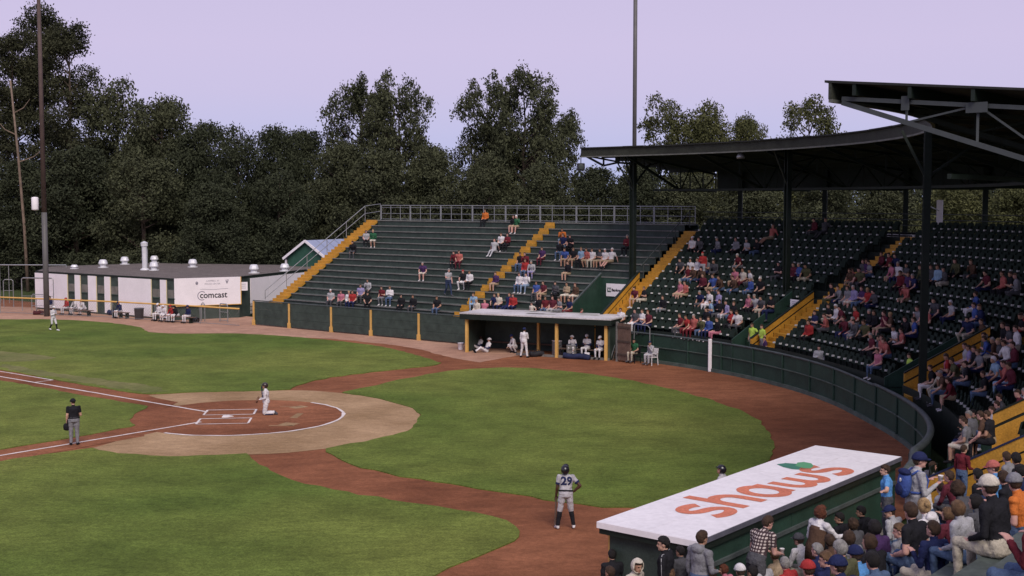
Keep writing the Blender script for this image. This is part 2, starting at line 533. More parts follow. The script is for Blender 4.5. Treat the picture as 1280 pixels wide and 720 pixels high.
RUST = mat('roof_edge_paint', (0.030, 0.033, 0.025), 0.75, 0.35, 1.6, 0.2, fine=0.3)
RAILPAD = mat('grey_rail_pad', (0.07, 0.085, 0.085), 0.6, 0.25, 2.0, 0.1, fine=0.2)
WHITE = mat('white_paint', (0.80, 0.76, 0.79), 0.55, 0.05, 0.8, fine=0.04)
ROOFWHITE = mat('white_membrane', (0.77, 0.745, 0.765), 0.5, 0.06, 0.6, 0.06, fine=0.07)
INK = mat('black_print', (0.02, 0.02, 0.025), 0.6, 0.1, 3)
GREYINK = mat('grey_print', (0.22, 0.21, 0.26), 0.6, 0.1, 3)
CONC = mat('old_concrete', (0.16, 0.15, 0.14), 0.9, 0.25, 1.2, 0.2, fine=0.2)
WOOD = mat('weathered_wood', (0.13, 0.085, 0.065), 0.8, 0.25, 3.0, 0.3, fine=0.25)
SEATM = mat('seat_plastic', (0.022, 0.033, 0.027), 0.85, 0.2, 3.0, spec=0.08)
SEAT_GLINT = mat('seat_sky_glint', (0.64, 0.64, 0.62), 0.4, 0.1, 3.0)  # pale tone imitating sky reflected off the folded seats

def text_mesh(s, size, origin, ux, uy, m, name='lettering', parent=None, bold=0.0, align='LEFT', depth=0.004, shear=0.0, flat=True):
    cu = bpy.data.curves.new('tmp', 'FONT')
    cu.body = s; cu.size = size; cu.align_x = align; cu.offset = bold; cu.resolution_u = 3; cu.shear = shear
    to = bpy.data.objects.new('tmp', cu)
    COL.objects.link(to)
    dg = bpy.context.evaluated_depsgraph_get()
    me = bpy.data.meshes.new_from_object(to.evaluated_get(dg))
    bpy.data.objects.remove(to)
    ux, uy = V(ux).normalized(), V(uy).normalized()
    un = ux.cross(uy)
    M = Matrix(((ux.x, uy.x, un.x, origin[0]), (ux.y, uy.y, un.y, origin[1]), (ux.z, uy.z, un.z, origin[2]), (0, 0, 0, 1)))
    me.transform(M)
    me.materials.clear(); me.materials.append(m)
    me.name = name
    o = bpy.data.objects.new(name, me)
    return link(o, parent)

# ------------------------------------------------------------ first-base bleachers
P0 = path(-13, 29)
bl = empty('bleachers', P0, 'long dark green wooden bleachers with gold stair blocks beyond the far dugout', 'bleachers')
sL, sA0, sA1, sR = 26.1, 10.64, 9.86, 0.12
CUT_S, CUT_K = 2.6, 6
def frow(k): return (25 + TREAD * k, 1.8 + RISE * k)
def fbox(mb, s0, s1, n0, n1, z0, z1, m=None):
    mb.box(path(-s0, n0, z0), E1 * (s1 - s0), N1 * (n1 - n0), V((0, 0, z1 - z0)), m)
for k in range(15):
    R, z = frow(k)
    right = sR if k >= CUT_K else CUT_S
    for (a, b) in ((sA1 + 0.01, right), (sL, sA0 - 0.01)):
        lo, hi = min(a, b), max(a, b)
        if a == sL: lo, hi = sA0, sL
        else: lo, hi = right, sA1
        nb = 3 if hi - lo > 12 else 2
        for j in range(nb):
            x0, x1 = lo + (hi - lo) * j / nb, lo + (hi - lo) * (j + 1) / nb
            g_ = 0.006
            dz = rnd.uniform(-0.008, 0.008)
            mb = MB(); fbox(mb, x0 + g_, x1 - g_, R + 0.035, R + 0.33, z - 0.05 + dz, z + dz); mb.build('seat_board', DECK, bl)
            mb = MB(); fbox(mb, x0 + g_, x1 - g_, R + 0.34, R + TREAD + 0.05, z - 0.05 + dz, z - 0.006 + dz); mb.build('foot_board', DECK, bl)
            mb = MB(); fbox(mb, x0 + g_, x1 - g_, R - 0.003, R + 0.033, z - 0.055 + dz, z + 0.004 + dz); mb.build('board_edge', NOSE, bl)
        mb = MB(); fbox(mb, lo, hi, R + 0.06, R + 0.10, z - RISE - 0.02, z - 0.051); mb.build('riser_board', GREEN2, bl)
    if k == 0:
        mb = MB(); fbox(mb, sL, right, R + 0.1, R + 0.2, 0, z - RISE - 0.02); mb.build('front_skirt', GREEN, bl)
# aisle stair: gold half-step blocks with a gold riser above each
for k in range(15):
    R, z = frow(k)
    mb = MB()
    fbox(mb, sA1 + 0.02, sA0 - 0.02, R - 0.12, R - 0.005, z - RISE - 0.004, z - RISE / 2)
    fbox(mb, sA1 + 0.02, sA0 - 0.02, R - 0.005, R + 0.05, z - RISE, z + 0.01)
    mb.build('aisle_step', GOLD, bl)
    mb = MB()
    fbox(mb, sA1 + 0.02, sA0 - 0.02, R + 0.05, R + TREAD - 0.30, z - 0.05, z + 0.006); mb.build('aisle_tread', DECK, bl)
# end stair on the left, two steps to a row
for k in range(-1, 29):
    R, z = 25 + TREAD * k / 2, 1.8 + RISE * k / 2
    mb = MB()
    fbox(mb, sL + 0.05, sL + 1.15, R, R + TREAD / 2 + 0.03, z - RISE / 2 - 0.03, z)
    mb.build('end_step', GOLD, bl)
mb = MB()
for s in (sL + 0.02, sL + 1.17):
    a, b = path(-s, 24.6, 1.2), path(-s, 34.6, 1.2 + 10 * RISE / TREAD)
    mb.beam(a, b, 0.05, 0.25)
mb.build('stair_stringer', DKGREEN, bl)
# side skirt under the stair so the frame is not see-through
mb = MB()
pts = [path(-sL, 25, 0), path(-sL, 35.2, 0), path(-sL, 35.2, 7.0), path(-sL, 25, 1.4)]
mb.poly(pts); mb.poly([p + E1 * -0.05 for p in pts][::-1]); mb.build('side_panel', GREEN, bl)
mb = MB(); fbox(mb, sR, sL + 1.2, 34.6, 35.6, 6.95, 7.03); mb.build('top_walkway', DECK, bl)
mb = MB(); fbox(mb, sR, sL + 1.2, 35.6, 35.7, 0, 6.95); mb.build('back_wall', GREEN, bl)
# handrail of the end stair
mb = MB()
s = sL + 1.2
zr = lambda n: 1.8 + (n - 25) * RISE / TREAD
mb.tube([path(-s, 24.4, 1.75), path(-s, 24.4, 2.35), path(-s, 33.9, zr(33.9) + 1.05), path(-s, 35.5, zr(34.0) + 1.15), path(-s, 35.5, 7.0)], 0.028)
mb.tube([path(-s, 24.4, 1.85), path(-s, 33.9, zr(33.9) + 0.5), path(-s, 35.5, zr(34.0) + 0.6)], 0.022)
for n in (26.3, 28.2, 30.1, 32.0, 33.9):
    mb.tube([path(-s, n, zr(n) - 0.1), path(-s, n, zr(n) + 1.0)], 0.025)
mb.build('stair_handrail', PIPE, bl)
# back guard rail: framed panels, each with its own posts
s = sL + 1.1
mb = MB()
npan = 9
for i in range(npan):
    x1 = s - i * 3.0; x0 = max(sR, x1 - 2.93)
    m2 = MB()
    for x in (x0, x1): m2.tube([path(-x, 35.5, 7.0), path(-x, 35.5, 8.13)], 0.03)
    for j in (1, 2):
        x = x0 + (x1 - x0) * j / 3; m2.tube([path(-x, 35.5, 7.0), path(-x, 35.5, 8.1)], 0.022)
    for zz, r in ((8.1, 0.028), (7.94, 0.016), (7.5, 0.018), (7.1, 0.018)): m2.tube([path(-x0, 35.5, zz), path(-x1, 35.5, zz)], r)
    m2.build('guard_rail', PIPE, bl)
# cut for the entrance beside the grandstand stair
Rk, zk = frow(CUT_K)
mb = MB(); fbox(mb, sR, CUT_S, Rk + 0.02, Rk + 0.1, 0.0, zk - 0.06); mb.build('entrance_back_wall', GREEN, bl)
mb = MB()
for (o_, th) in ((0, 0.06),):
    A = [path(-CUT_S, 25, 0), path(-CUT_S, Rk + 0.05, 0), path(-CUT_S, Rk + 0.05, zk + 0.12), path(-CUT_S, 25, 1.8 + 0.12)]
    B = [p - E1 * -0.06 for p in A]
    mb.poly(A); mb.poly(B[::-1])
    for i in range(4): mb.poly([A[i], A[(i + 1) % 4], B[(i + 1) % 4], B[i]])
fixn(mb.build('entrance_side_wall', GREEN, bl))
mb = MB(); mb.beam(path(-CUT_S - 0.03, 24.95, 2.0), path(-CUT_S - 0.03, Rk + 0.05, zk + 0.2), 0.09, 0.07); mb.build('entrance_wall_cap', RAILPAD, bl)

def sign_board(label, p, R, z, w, h, cat='sign'):
    c = path(p, R, z)
    ou = outward(p); ux = V((0, 0, 1)).cross(ou) * -1      # reading direction seen from the field
    ux = ux.normalized()
    if ray(640, 360).cross(ux).z > 0: ux = -ux
    t = empty('sign', c, label, cat)
    mb = MB(); mb.box(c - ux * w / 2 - V((0, 0, h / 2)) - ou * 0.03, ux * w, V((0, 0, h)), ou * 0.03); mb.build('panel', WHITE, t)
    return t, c - ou * 0.036, ux
t, c, ux = sign_board('white bank sign with a small square logo on the wall beside the first gold stair', -1.50, Rk, 3.30, 1.42, 0.74)
up = V((0, 0, 1))
mb = MB(); mb.box(c - ux * 0.63 - up * 0.13, ux * 0.26, up * 0.26, outward(-1) * 0.005, GREEN); mb.build('logo_square', GREEN, t)
text_mesh('TD', 0.18, c - ux * 0.60 - up * 0.06 - outward(-1) * 0.006, ux, up, WHITE, 'logo_letters', t, 0.008)
text_mesh('Banknorth', 0.215, c - ux * 0.33 - up * 0.07, ux, up, INK, 'lettering', t, 0.010)

# ------------------------------------------------------------ grandstand
gs = empty('grandstand', path(40, 30), 'curved roofed grandstand of dark green seats behind home plate', 'grandstand')
GP = [(0.0, 24.5), (26.4, 57.5), (59.4, 88.0)]
STAIRS = [(-0.0, 2.1), (25.9, 2.3), (57.5, 2.3), (88.0, 1.8)]      # stair start (deg) and width (deg)
CUTS = [(22.9, 25.8, 5), (54.2, 57.4, 4), (84.6, 87.9, 4)]         # entrances left of the stairs
def in_cut(p, k):
    return any(a <= p <= b and k < kk for a, b, kk in CUTS)
PEND = 91.8
for k in range(15):
    spans = []
    cur = 0.0
    for a, b, kk in CUTS:
        if k < kk:
            spans.append((cur, a)); cur = b
    spans.append((cur, PEND))
    mb = MB(); m2 = MB()
    for a, b in spans:
        ps = prange(a, b, 1.5)
        Rb = lambda p: row_R(p, k)
        zb = lambda p: row_z(p, k)
        sweep(mb, [(-0.36, -0.45), (0.34, -0.45), (0.34, -0.40), (-0.36, -0.40)], ps, Rb, zb=zb)
        sweep(m2, [(-0.345, -0.80), (-0.30, -0.80), (-0.30, -0.452), (-0.345, -0.452)], ps, Rb, zb=zb)
        if k == 0:
            sweep(m2, [(-0.39, -1.8), (-0.365, -1.8), (-0.365, -0.12), (-0.39, -0.12)], ps, Rb, zb=zb)
    fixn(mb.build('tier', DKGREEN, gs)); fixn(m2.build('tier_riser', DKGREEN, gs))
mb = MB(); ps = prange(0, PEND, 2)
sweep(mb, [(14.9 * TREAD, 4.83), (14.9 * TREAD + 1.6, 4.83), (14.9 * TREAD + 1.6, 4.9), (14.9 * TREAD, 4.9)], ps, lambda p: row_R(p, 0), zb=lambda p: row_z(p, 0))
fixn(mb.build('top_walkway', DKGREEN, gs))
mb = MB()
sweep(mb, [(14.9 * TREAD + 1.62, -1.8), (14.9 * TREAD + 1.7, -1.8), (14.9 * TREAD + 1.7, 5.0), (14.9 * TREAD + 1.62, 5.0)], ps, lambda p: row_R(p, 0), zb=lambda p: row_z(p, 0))
fixn(mb.build('back_wall', DKGREEN, gs))
mb = MB()
for zz in (5.95, 5.65, 5.35):
    sweep(mb, [(11.0, zz), (11.04, zz), (11.04, zz + 0.04), (11.0, zz + 0.04)], ps, lambda p: row_R(p, 0), zb=lambda p: row_z(p, 0))
fixn(mb.build('back_rail', DKPIPE, gs))
# stairs and gold parapets
for si, (p0, wd) in enumerate(STAIRS):
    for k in range(0, 15):
        Rk0 = row_R(p0, k); z = row_z(p0, k) - 0.40
        w_p = wd * 25.0 / Rk0
        for ra_, rb_, zt_, zb_ in ((Rk0 - 0.37, Rk0 + 0.275, z + 0.008, z - RISE - 0.01),) if k == 0 else ((Rk0 - 0.37, Rk0 + 0.275, z + 0.008, z - RISE - 0.01), (Rk0 - 0.66, Rk0 - 0.372, z - RISE / 2, z - RISE + 0.005)):
            mb = MB()
            A = [path(p0 + 0.12, ra_, zt_), path(p0 + w_p, ra_, zt_), path(p0 + w_p, rb_, zt_), path(p0 + 0.12, rb_, zt_)]
            B = [V((q.x, q.y, zb_)) for q in A]
            mb.poly(A); mb.poly(B[::-1])
            for i in range(4): mb.poly([A[i], B[i], B[(i + 1) % 4], A[(i + 1) % 4]])
            fixn(mb.build('stair_step', GOLD, gs))
    kk = 6 if si == 0 else CUTS[si - 1][2]
    r0, r1 = row_R(p0, 0) - 0.35, row_R(p0, 0) + TREAD * kk + 0.1
    if si == 3: r0 += 1.35; r1 += 0.8
    sl = RISE / TREAD
    dz_ = (0.42, 0.40, 0.20, 0.0)[si]
    zf = lambda R: row_z(p0, 0) + (R - row_R(p0, 0)) * sl - dz_
    tl = outward(p0); tt = V((-tl.y, tl.x, 0))        # towards the left end (first-base side)
    def slab(za, zb_, th, ofs, m, nm):
        A = [path(p0, r0, za(r0)), path(p0, r1, za(r1)), path(p0, r1, zb_(r1)), path(p0, r0, zb_(r0))]
        A = [q + tt * ofs for q in A]
        B = [q + tt * th for q in A]
        mb = MB(); mb.poly(A); mb.poly(B[::-1])
        for i in range(4): mb.poly([A[i], A[(i + 1) % 4], B[(i + 1) % 4], B[i]])
        return fixn(mb.build(nm, m, gs))
    slab(lambda R: (zf(R) - 0.62) if si == 3 else (zf(R) - 1.0 if R > r0 + 0.1 else 0.2), lambda R: zf(R) + 0.34, 0.08, 0.0, GOLD, 'stair_parapet')
    slab(lambda R: zf(R) + 0.34, lambda R: zf(R) + 0.42, 0.08, 0.004, DKGREEN, 'parapet_groove')
    slab(lambda R: zf(R) + 0.42, lambda R: zf(R) + 0.72, 0.10, -0.01, GOLD, 'parapet_rail_board')
    slab(lambda R: zf(R) + 0.72, lambda R: zf(R) + 0.77, 0.15, -0.03, DKGREEN, 'parapet_cap')
    slab(lambda R: 0.0, lambda R: zf(R) + 0.71, 0.05, 0.105, GREEN, 'parapet_outer_panel')
    if si == 0:
        mb = MB(); zq = lambda R: zf(R) + 0.07
        mb.tube([path(p0 + .2, r1, zq(r1) + 1.0), path(p0 + .2, 34.2, zq(34.2) + 1.0)], 0.03)
        for R in (29.2, 30.9, 32.6, 34.2): mb.tube([path(p0 + .2, R, zq(R)), path(p0 + .2, R, zq(R) + 1.0)], 0.03)
        mb.build('stair_handrail', DKPIPE, gs)
# entrances: back wall and left side wall
for a, b, kk in CUTS:
    pm = (a + b) / 2
    mb = MB(); ps = prange(a, b, 1)
    zt = row_z(pm, kk) - 0.46
    sweep(mb, [(TREAD * kk - 0.36, 0.0), (TREAD * kk - 0.28, 0.0), (TREAD * kk - 0.28, zt), (TREAD * kk - 0.36, zt)], ps, lambda p: row_R(p, 0))
    fixn(mb.build('entrance_back_wall', GREEN, gs))
    r0, r1 = row_R(a, 0) - 0.5, row_R(a, 0) + TREAD * kk
    tl = outward(a); tt = V((-tl.y, tl.x, 0))
    A = [path(a, r0, 0), path(a, r1, 0), path(a, r1, slope_z(a, r1) + 0.30), path(a, r0, slope_z(a, r0) + 0.25)]
    B = [q + tt * 0.08 for q in A]
    mb = MB(); mb.poly(A); mb.poly(B[::-1])
    for i in range(4): mb.poly([A[i], A[(i + 1) % 4], B[(i + 1) % 4], B[i]])
    fixn(mb.build('entrance_side_wall', GREEN, gs))
t, c, ux = sign_board('white notice with rows of small print above the second gold stair entrance', 24.7, row_R(25, 5) - 0.36, 3.28, 1.15, 0.68)
mb = MB()
for i in range(5):
    mb.box(c + ux * (-0.42) + up * (0.22 - i * 0.085), ux * (0.84 - 0.13 * (i % 3)), up * 0.022, outward(25) * 0.004)
mb.build('small_print', GREYINK, t)
mb = MB(); mb.box(c - ux * 0.46 - up * 0.28, ux * 0.12, up * 0.16, outward(25) * 0.004); mb.build('logo_square', INK, t)

# seats -------------------------------------------------------------------
def seat_geo(mb, c, ou, sc=1.0):
    """folding stadium seat: curved back, tipped-up pan, arm bar, pale block painted as a sky glint; c = middle of the seat at seat height"""
    sx = V((-ou.y, ou.x, 0))
    w = 0.215
    # back, leaning a little, crown rounded
    b0, b1 = c + ou * 0.14 - up * 0.08, c + ou * 0.22 + up * 0.36
    fr = [b0 - sx * w, b0 + sx * w, b1 + sx * w - up * 0.03, b1 + sx * (w - .07) + up * 0.02, b1 - sx * (w - .07) + up * 0.02, b1 - sx * w - up * 0.03]
    bk = [q + ou * 0.035 for q in fr]
    mb.poly(fr, SEATM); mb.poly(bk[::-1], SEATM)
    for i in range(6): mb.poly([fr[i], bk[i], bk[(i + 1) % 6], fr[(i + 1) % 6]], SEATM)
    # pan tipped up against the back
    mb.box(c - sx * (w - .02) - up * 0.03 + ou * 0.03, sx * 2 * (w - .02), (up * 0.30 + ou * 0.07), ou * 0.04, SEATM)
    # stanchion
    mb.box(c - sx * 0.255 - up * 0.40 + ou * 0.10, sx * 0.03, ou * 0.08, up * 0.52, DKGREEN)
    # added pale block standing in for the sky's reflection on the tipped-up pan
    mb.box(c + sx * 0.205 + up * 0.03 - ou * 0.03, sx * 0.10, ou * 0.11, up * 0.07, SEAT_GLINT)
seats = []
for k in range(15):
    p = 0.9
    while p < PEND:
        Rk_ = row_R(p, k)
        dp = 0.52 / Rk_ * 180 / math.pi if p < 90 else 0.52
        ok = not in_cut(p, k) and not in_cut(p + dp, k) and not in_cut(p - dp, k)
        for p0, wd in STAIRS:
            w_p = wd * 25.0 / Rk_
            if p0 - dp * 1.25 < p < p0 + w_p + dp * 0.6: ok = False
        if ok:
            c = path(p, Rk_, row_z(p, k))
            x, y = PX(c)
            if -60 < x < 1345 and y < 760:
                seats.append(((c - CAMP).length, c, outward(p), p, k))
        p += dp
seats.sort(key=lambda q: q[0])
proto = None
SEAT_LIST = seats
for i, (d, c, ou, p, k) in enumerate(seats[:300]):
    if proto is None:
        mb = MB(); seat_geo(mb, V((0, 0, 0)), V((0, 1, 0)))
        proto = mb.build('seat', None, None); fixn(proto); o = proto
        o.parent = gs; o.matrix_parent_inverse = Matrix.Translation(-V(gs.location))
    else:
        o = proto.copy(); COL.objects.link(o)
    o.location = c; o.rotation_euler = (0, 0, math.atan2(ou.y, ou.x) - math.pi / 2)
mb = MB()
for d, c, ou, p, k in seats[300:]: seat_geo(mb, c, ou)
if seats[300:]:
    o = mb.build('seat_rows', None, gs); fixn(o); o['kind'] = 'stuff'

# roof -------------------------------------------------------------------
RZ0, RZ1, RDEP = 11.42, 10.45, 10.0
ROOFTOP = mat('roof_sheet', (0.022, 0.023, 0.022), 0.8, 0.25, 0.8, 0.2, fine=0.2)
RA, RB_ = -2.9, 91.6
# deck in separate sheets, each a few degrees wide
ps_all = prange(RA, RB_, 3.0)
for a, b in zip(ps_all, ps_all[1:]):
    mb = MB()
    dz = rnd.uniform(-0.012, 0.012)
    sweep(mb, [(-0.12, RZ0 + dz), (RDEP + 0.2, RZ1 + dz), (RDEP + 0.2, RZ1 + 0.05 + dz), (-0.12, RZ0 + 0.06 + dz)], prange(a + 0.01, b - 0.01, 1.6), eave_R)
    fixn(mb.build('roof_sheet', ROOFTOP, gs))
mb = MB()
sweep(mb, [(-0.02, RZ0 - 0.42), (0.06, RZ0 - 0.42), (0.06, RZ0 - 0.004), (-0.02, RZ0 - 0.004)], prange(RA + 0.02, RB_ - .02, 1.5), eave_R)
fixn(mb.build('fascia_board', RUST, gs))
mb = MB()
sweep(mb, [(-0.01, RZ0 - 0.50), (0.10, RZ0 - 0.50), (0.10, RZ0 - 0.422), (-0.01, RZ0 - 0.422)], prange(RA + 0.02, RB_ - .02, 1.5), eave_R)
fixn(mb.build('fascia_trim', mat('fascia_trim_paint', (0.13, 0.135, 0.12), 0.6, 0.3, 2.0), gs))
# purlins under the deck and a back valance
mb = MB()
for f in (0.06, 0.2, 0.35, 0.5, 0.65, 0.8, 0.94):
    r = RDEP * f; z = RZ0 + (RZ1 - RZ0) * f
    sweep(mb, [(r, z - 0.30), (r + 0.09, z - 0.30), (r + 0.09, z - 0.03), (r, z - 0.03)], prange(RA + .03, RB_ - .03, 3), eave_R)
fixn(mb.build('purlins', DKGREEN, gs))
mb = MB()
sweep(mb, [(RDEP - 0.1, 9.05), (RDEP, 9.05), (RDEP, RZ1 - 0.01), (RDEP - 0.1, RZ1 - 0.01)], prange(0.5, RB_ - .03, 3), eave_R)
fixn(mb.build('back_valance', DKGREEN, gs))
mb = MB()
sweep(mb, [(2.9, 9.0), (3.0, 9.0), (3.0, 9.12), (2.9, 9.12)], prange(0.2, RB_ - .3, 3), eave_R)
fixn(mb.build('tie_rail', DKGREEN, gs))
STEEL = mat('grey_steel', (0.055, 0.063, 0.066), 0.5, 0.15, 3.0)
def truss(p, m, w=0.10, r_in=0.25, name='roof_truss'):
    E = eave_R(p)
    q = lambda r, z: path(p, E + r, z)
    zt = lambda r: RZ0 - 0.38 + (RZ1 - RZ0) * r / RDEP
    zb = lambda r: max(9.05, RZ0 - 0.42 - 0.335 * r)
    mb = MB()
    mb.beam(q(r_in, zt(r_in)), q(RDEP, zt(RDEP)), w, w * 1.2)
    rb = (RZ0 - 0.42 - 9.05) / 0.335
    mb.beam(q(r_in, zb(r_in)), q(rb, 9.05), w, w * 1.4); mb.beam(q(rb, 9.05), q(RDEP, 9.05), w, w * 1.2)
    st = [1.9, 3.6, rb, 6.9, 8.4, RDEP - .05]
    for i, r in enumerate(st):
        mb.beam(q(r, zt(r)), q(r, zb(r)), w * 0.7, w * 0.7)
    pr = st[0]
    for i, r in enumerate(st[1:]):
        if i % 2 == 0: mb.beam(q(pr, zb(pr)), q(r, zt(r)), w * 0.55, w * 0.55)
        else: mb.beam(q(pr, zt(pr)), q(r, zb(r)), w * 0.55, w * 0.55)
        pr = r
    return mb.build(name, m, gs)
for p in (0.3, 10.5, 21, 31, 41, 51, 61, 71, 81): truss(p, DKGREEN)
truss(91.35, STEEL, 0.085)
# gusset plates on the end truss
mb = MB()
E = eave_R(91.35)
for r, z, w_, h_ in ((1.9, RZ0 - 0.60, .2, .34), (3.6, RZ0 - 0.78, .5, .24)):
    mb = MB(); c = path(91.44, E + r, z); mb.box(c - N3 * w_ / 2 - up * h_ / 2, N3 * w_, up * h_, E3 * 0.02); mb.build('gusset_plate', STEEL, gs)
# bracket frame at the left end, out to the corner of the roof
cT = path(-0.35, 28.75, 9.0); cTop = path(-0.35, 28.75, 10.9)
tip = path(RA + .15, eave_R(RA) + 0.1, RZ0 - 0.36)
mb = MB()
m1 = tip.lerp(cTop, 0.40); m1.z = 10.45
m2 = tip.lerp(cTop, 0.68); m2.z = 10.62
mb.beam(tip, m1, 0.13); mb.beam(m1, m2, 0.11); mb.beam(m2, cTop - up * 0.35, 0.12); mb.beam(m2, cT, 0.08)
mb.beam(m1, V((m1.x, m1.y, 11.0)), 0.09); mb.beam(tip - up * .02, m2 + up * 0.05, 0.10); mb.beam(m2, V((m2.x, m2.y, 11.05)), 0.22)
mb.build('corner_bracket', DKGREEN, gs)
# columns: front ring, back posts
COLS = [(-0.35, 28.75, 0.30), (21.5, 28.4, 0.27), (60.4, 25.98, 0.25)]
for p, R, w in COLS:
    a, b = path(p, R, 0), path(p, R, 11.0)
    mb = MB()
    ou = outward(p); sx = V((-ou.y, ou.x, 0))
    mb.box(a - ou * w / 2 - sx * w / 2, ou * w, sx * 0.045, b - a)
    mb.box(a - ou * w / 2 + sx * (w / 2 - .045), ou * w, sx * 0.045, b - a)
    mb.box(a - ou * 0.03 - sx * (w / 2 - .045), ou * 0.06, sx * (w - .09), b - a)
    o = mb.build('roof_column', DKGREEN, gs)
    mb = MB(); mb.beam(path(p, R, 9.3), path(p, R + 1.8, 10.6), 0.08); mb.beam(path(p, R, 9.2), path(p, R - 0.9, 10.95), 0.09)
    mb.build('column_brace', DKGREEN, gs)
for p in (3.2, 12.5, 21.5, 30.5, 39.5, 48.5, 57.5, 66.5, 75.5, 84.5):
    R = eave_R(p) + RDEP - 0.3
    mb = MB(); mb.beam(path(p, R, 0), path(p, R, 10.4), 0.26, 0.26); mb.build('back_post', DKGREEN, gs)

# floodlight hung at the roof corner, lamp under the eave
t = empty('loudspeaker', path(RA - 0.1, eave_R(RA) + 0.15, 10.2), 'black box loudspeaker hanging from the far left corner of the grandstand roof', 'speaker')
c = V(t.location)
mb = MB(); mb.box(c + V((-.22, -.2, -.02)), V((.44, 0, 0)), V((0, .4, 0)), V((0, 0, .42))); mb.build('cabinet', INK, t, bevel=0.05)
mb = MB(); mb.lathe(V((0, 0, 0)), [(0.0, 0), (0.14, 0.0), (0.15, 0.02), (0.05, 0.035), (0.0, 0.03)], 12); o = mb.build('cone', DKPIPE, t)
o.data.transform(Matrix.Translation(c + V((0, -.2, .2))) @ Matrix.Rotation(math.pi / 2, 4, 'X'))
mb = MB(); mb.tube([c + V((0, 0, .4)), c + V((0, 0, 0.95))], 0.025); mb.build('hanger', INK, t)
cl = path(16.5, eave_R(16) + 0.4, 10.72)
t = empty('hanging_lamp', cl, 'round grey lamp hanging under the eave of the curved roof', 'lamp')
mb = MB(); mb.lathe(cl, [(0.05, -0.02), (0.20, -0.12), (0.22, 0.0), (0.12, 0.16), (0.03, 0.22)], 14); mb.build('shade', PIPE, t, True)
mb = MB(); mb.tube([cl + up * 0.2, cl + up * 0.5], 0.02); mb.build('hanger', INK, t)

# ------------------------------------------------------------ wall behind home plate
wl = empty('backstop_wall', path(40, 24.5), 'curved dark green backstop wall with a thick grey top rail', 'wall')
WH = 1.52
WPANEL = mat('wall_green', (0.020, 0.047, 0.033), 0.65, 0.25, 1.2, 0.15, fine=0.2)
pan = prange(3.6, 84.5, 2.55 / 24.6 * 57.3)
for a, b in zip(pan, pan[1:]):
    mb = MB(); sweep(mb, [(0.03, 0.12), (0.07, 0.12), (0.07, WH - 0.05), (0.03, WH - 0.05)], prange(a + 0.05, b - 0.05, 1.5), wall_R); fixn(mb.build('panel', WPANEL, wl))
for a in pan:
    mb = MB(); q = path(a, wall_R(a) + 0.0); mb.tube([q, q + up * WH], 0.045); mb.build('post', GREEN, wl)
WGREEN = mat('weathered_green_rail', (0.075, 0.10, 0.085), 0.7, 0.3, 2.0, fine=0.2)
for nm, z0, z1, d0, d1, m in (('mid_rail', 0.82, 0.86, -0.03, 0.02, WGREEN), ('base_board', 0.0, 0.17, -0.05, 0.06, WGREEN)):
    mb = MB(); sweep(mb, [(d0, z0), (d1, z0), (d1, z1), (d0, z1)], prange(3.6, 84.5, 1.5), wall_R); fixn(mb.build(nm, m, wl))
mb = MB()
mb.tube([path(p, wall_R(p) + 0.04, WH - 0.02) for p in prange(3.6, 55, 1.5)], 0.055, 8)
mb.build('top_rail', RAILPAD, wl, True)
mb = MB()
mb.tube([path(p, wall_R(p) + 0.04, WH + 0.02) for p in prange(55, 84, 1.5)] + [path(88, 26.9, WH + .1), path(90.8, 27.3, WH + .1)], 0.06, 8, r2=0.13)
mb.build('padded_top_rail', RAILPAD, wl, True)
# white marker post on the wall
p_ = ring_x(887.5, 24.45)
t = empty('marker_post', path(p_, wall_R(p_) - 0.06), 'tall white padded post on the curved green wall', 'post')
mb = MB(); q = V(t.location); mb.box(q + V((-.09, -.06, 0)), V((.18, 0, 0)), V((0, .12, 0)), V((0, 0, WH + 0.12))); mb.build('pad', WHITE, t, bevel=0.03)

# ------------------------------------------------------------ first-base fence with gold posts
fn = empty('board_fence', path(-17, 24.3), 'dark green board fence with gold posts in front of the bleachers', 'fence')
fa, fb = G(316, 406.3), G(582, 431.0)
dv = (fb - fa); L = dv.length; dv.normalize(); nv = V((-dv.y, dv.x, 0))
if nv.dot(N1) < 0: nv = -nv
FH = 1.66
fpost = [0.0]
for u, v in ((364, 410), (415, 415), (469.5, 419), (529, 424.5)):
    fpost.append((G(u, v) - fa).dot(dv))
fpost.append(L)
for a, b in zip(fpost, fpost[1:]):
    for j in range(3):
        z0, z1 = 0.08 + j * (FH - 0.1) / 3, 0.08 + (j + 1) * (FH - 0.1) / 3 - 0.012
        mb = MB(); mb.box(fa + dv * (a + 0.1) + nv * 0.05 + up * z0, dv * (b - a - 0.12), nv * 0.04, up * (z1 - z0)); mb.build('board', GREEN2, fn)
for a in fpost[:-1]:
    q = fa + dv * a
    mb = MB(); mb.box(q, dv * 0.14, nv * 0.10, up * (FH - 0.02)); mb.box(q - dv * 0.05 - nv * 0.03, dv * 0.24, nv * 0.16, up * 0.36); mb.build('gold_post', GOLDPALE, fn)
mb = MB(); mb.box(fa + nv * 0.02 + up * FH, dv * L, nv * 0.12, up * 0.05); mb.build('cap_rail', RAILPAD, fn)
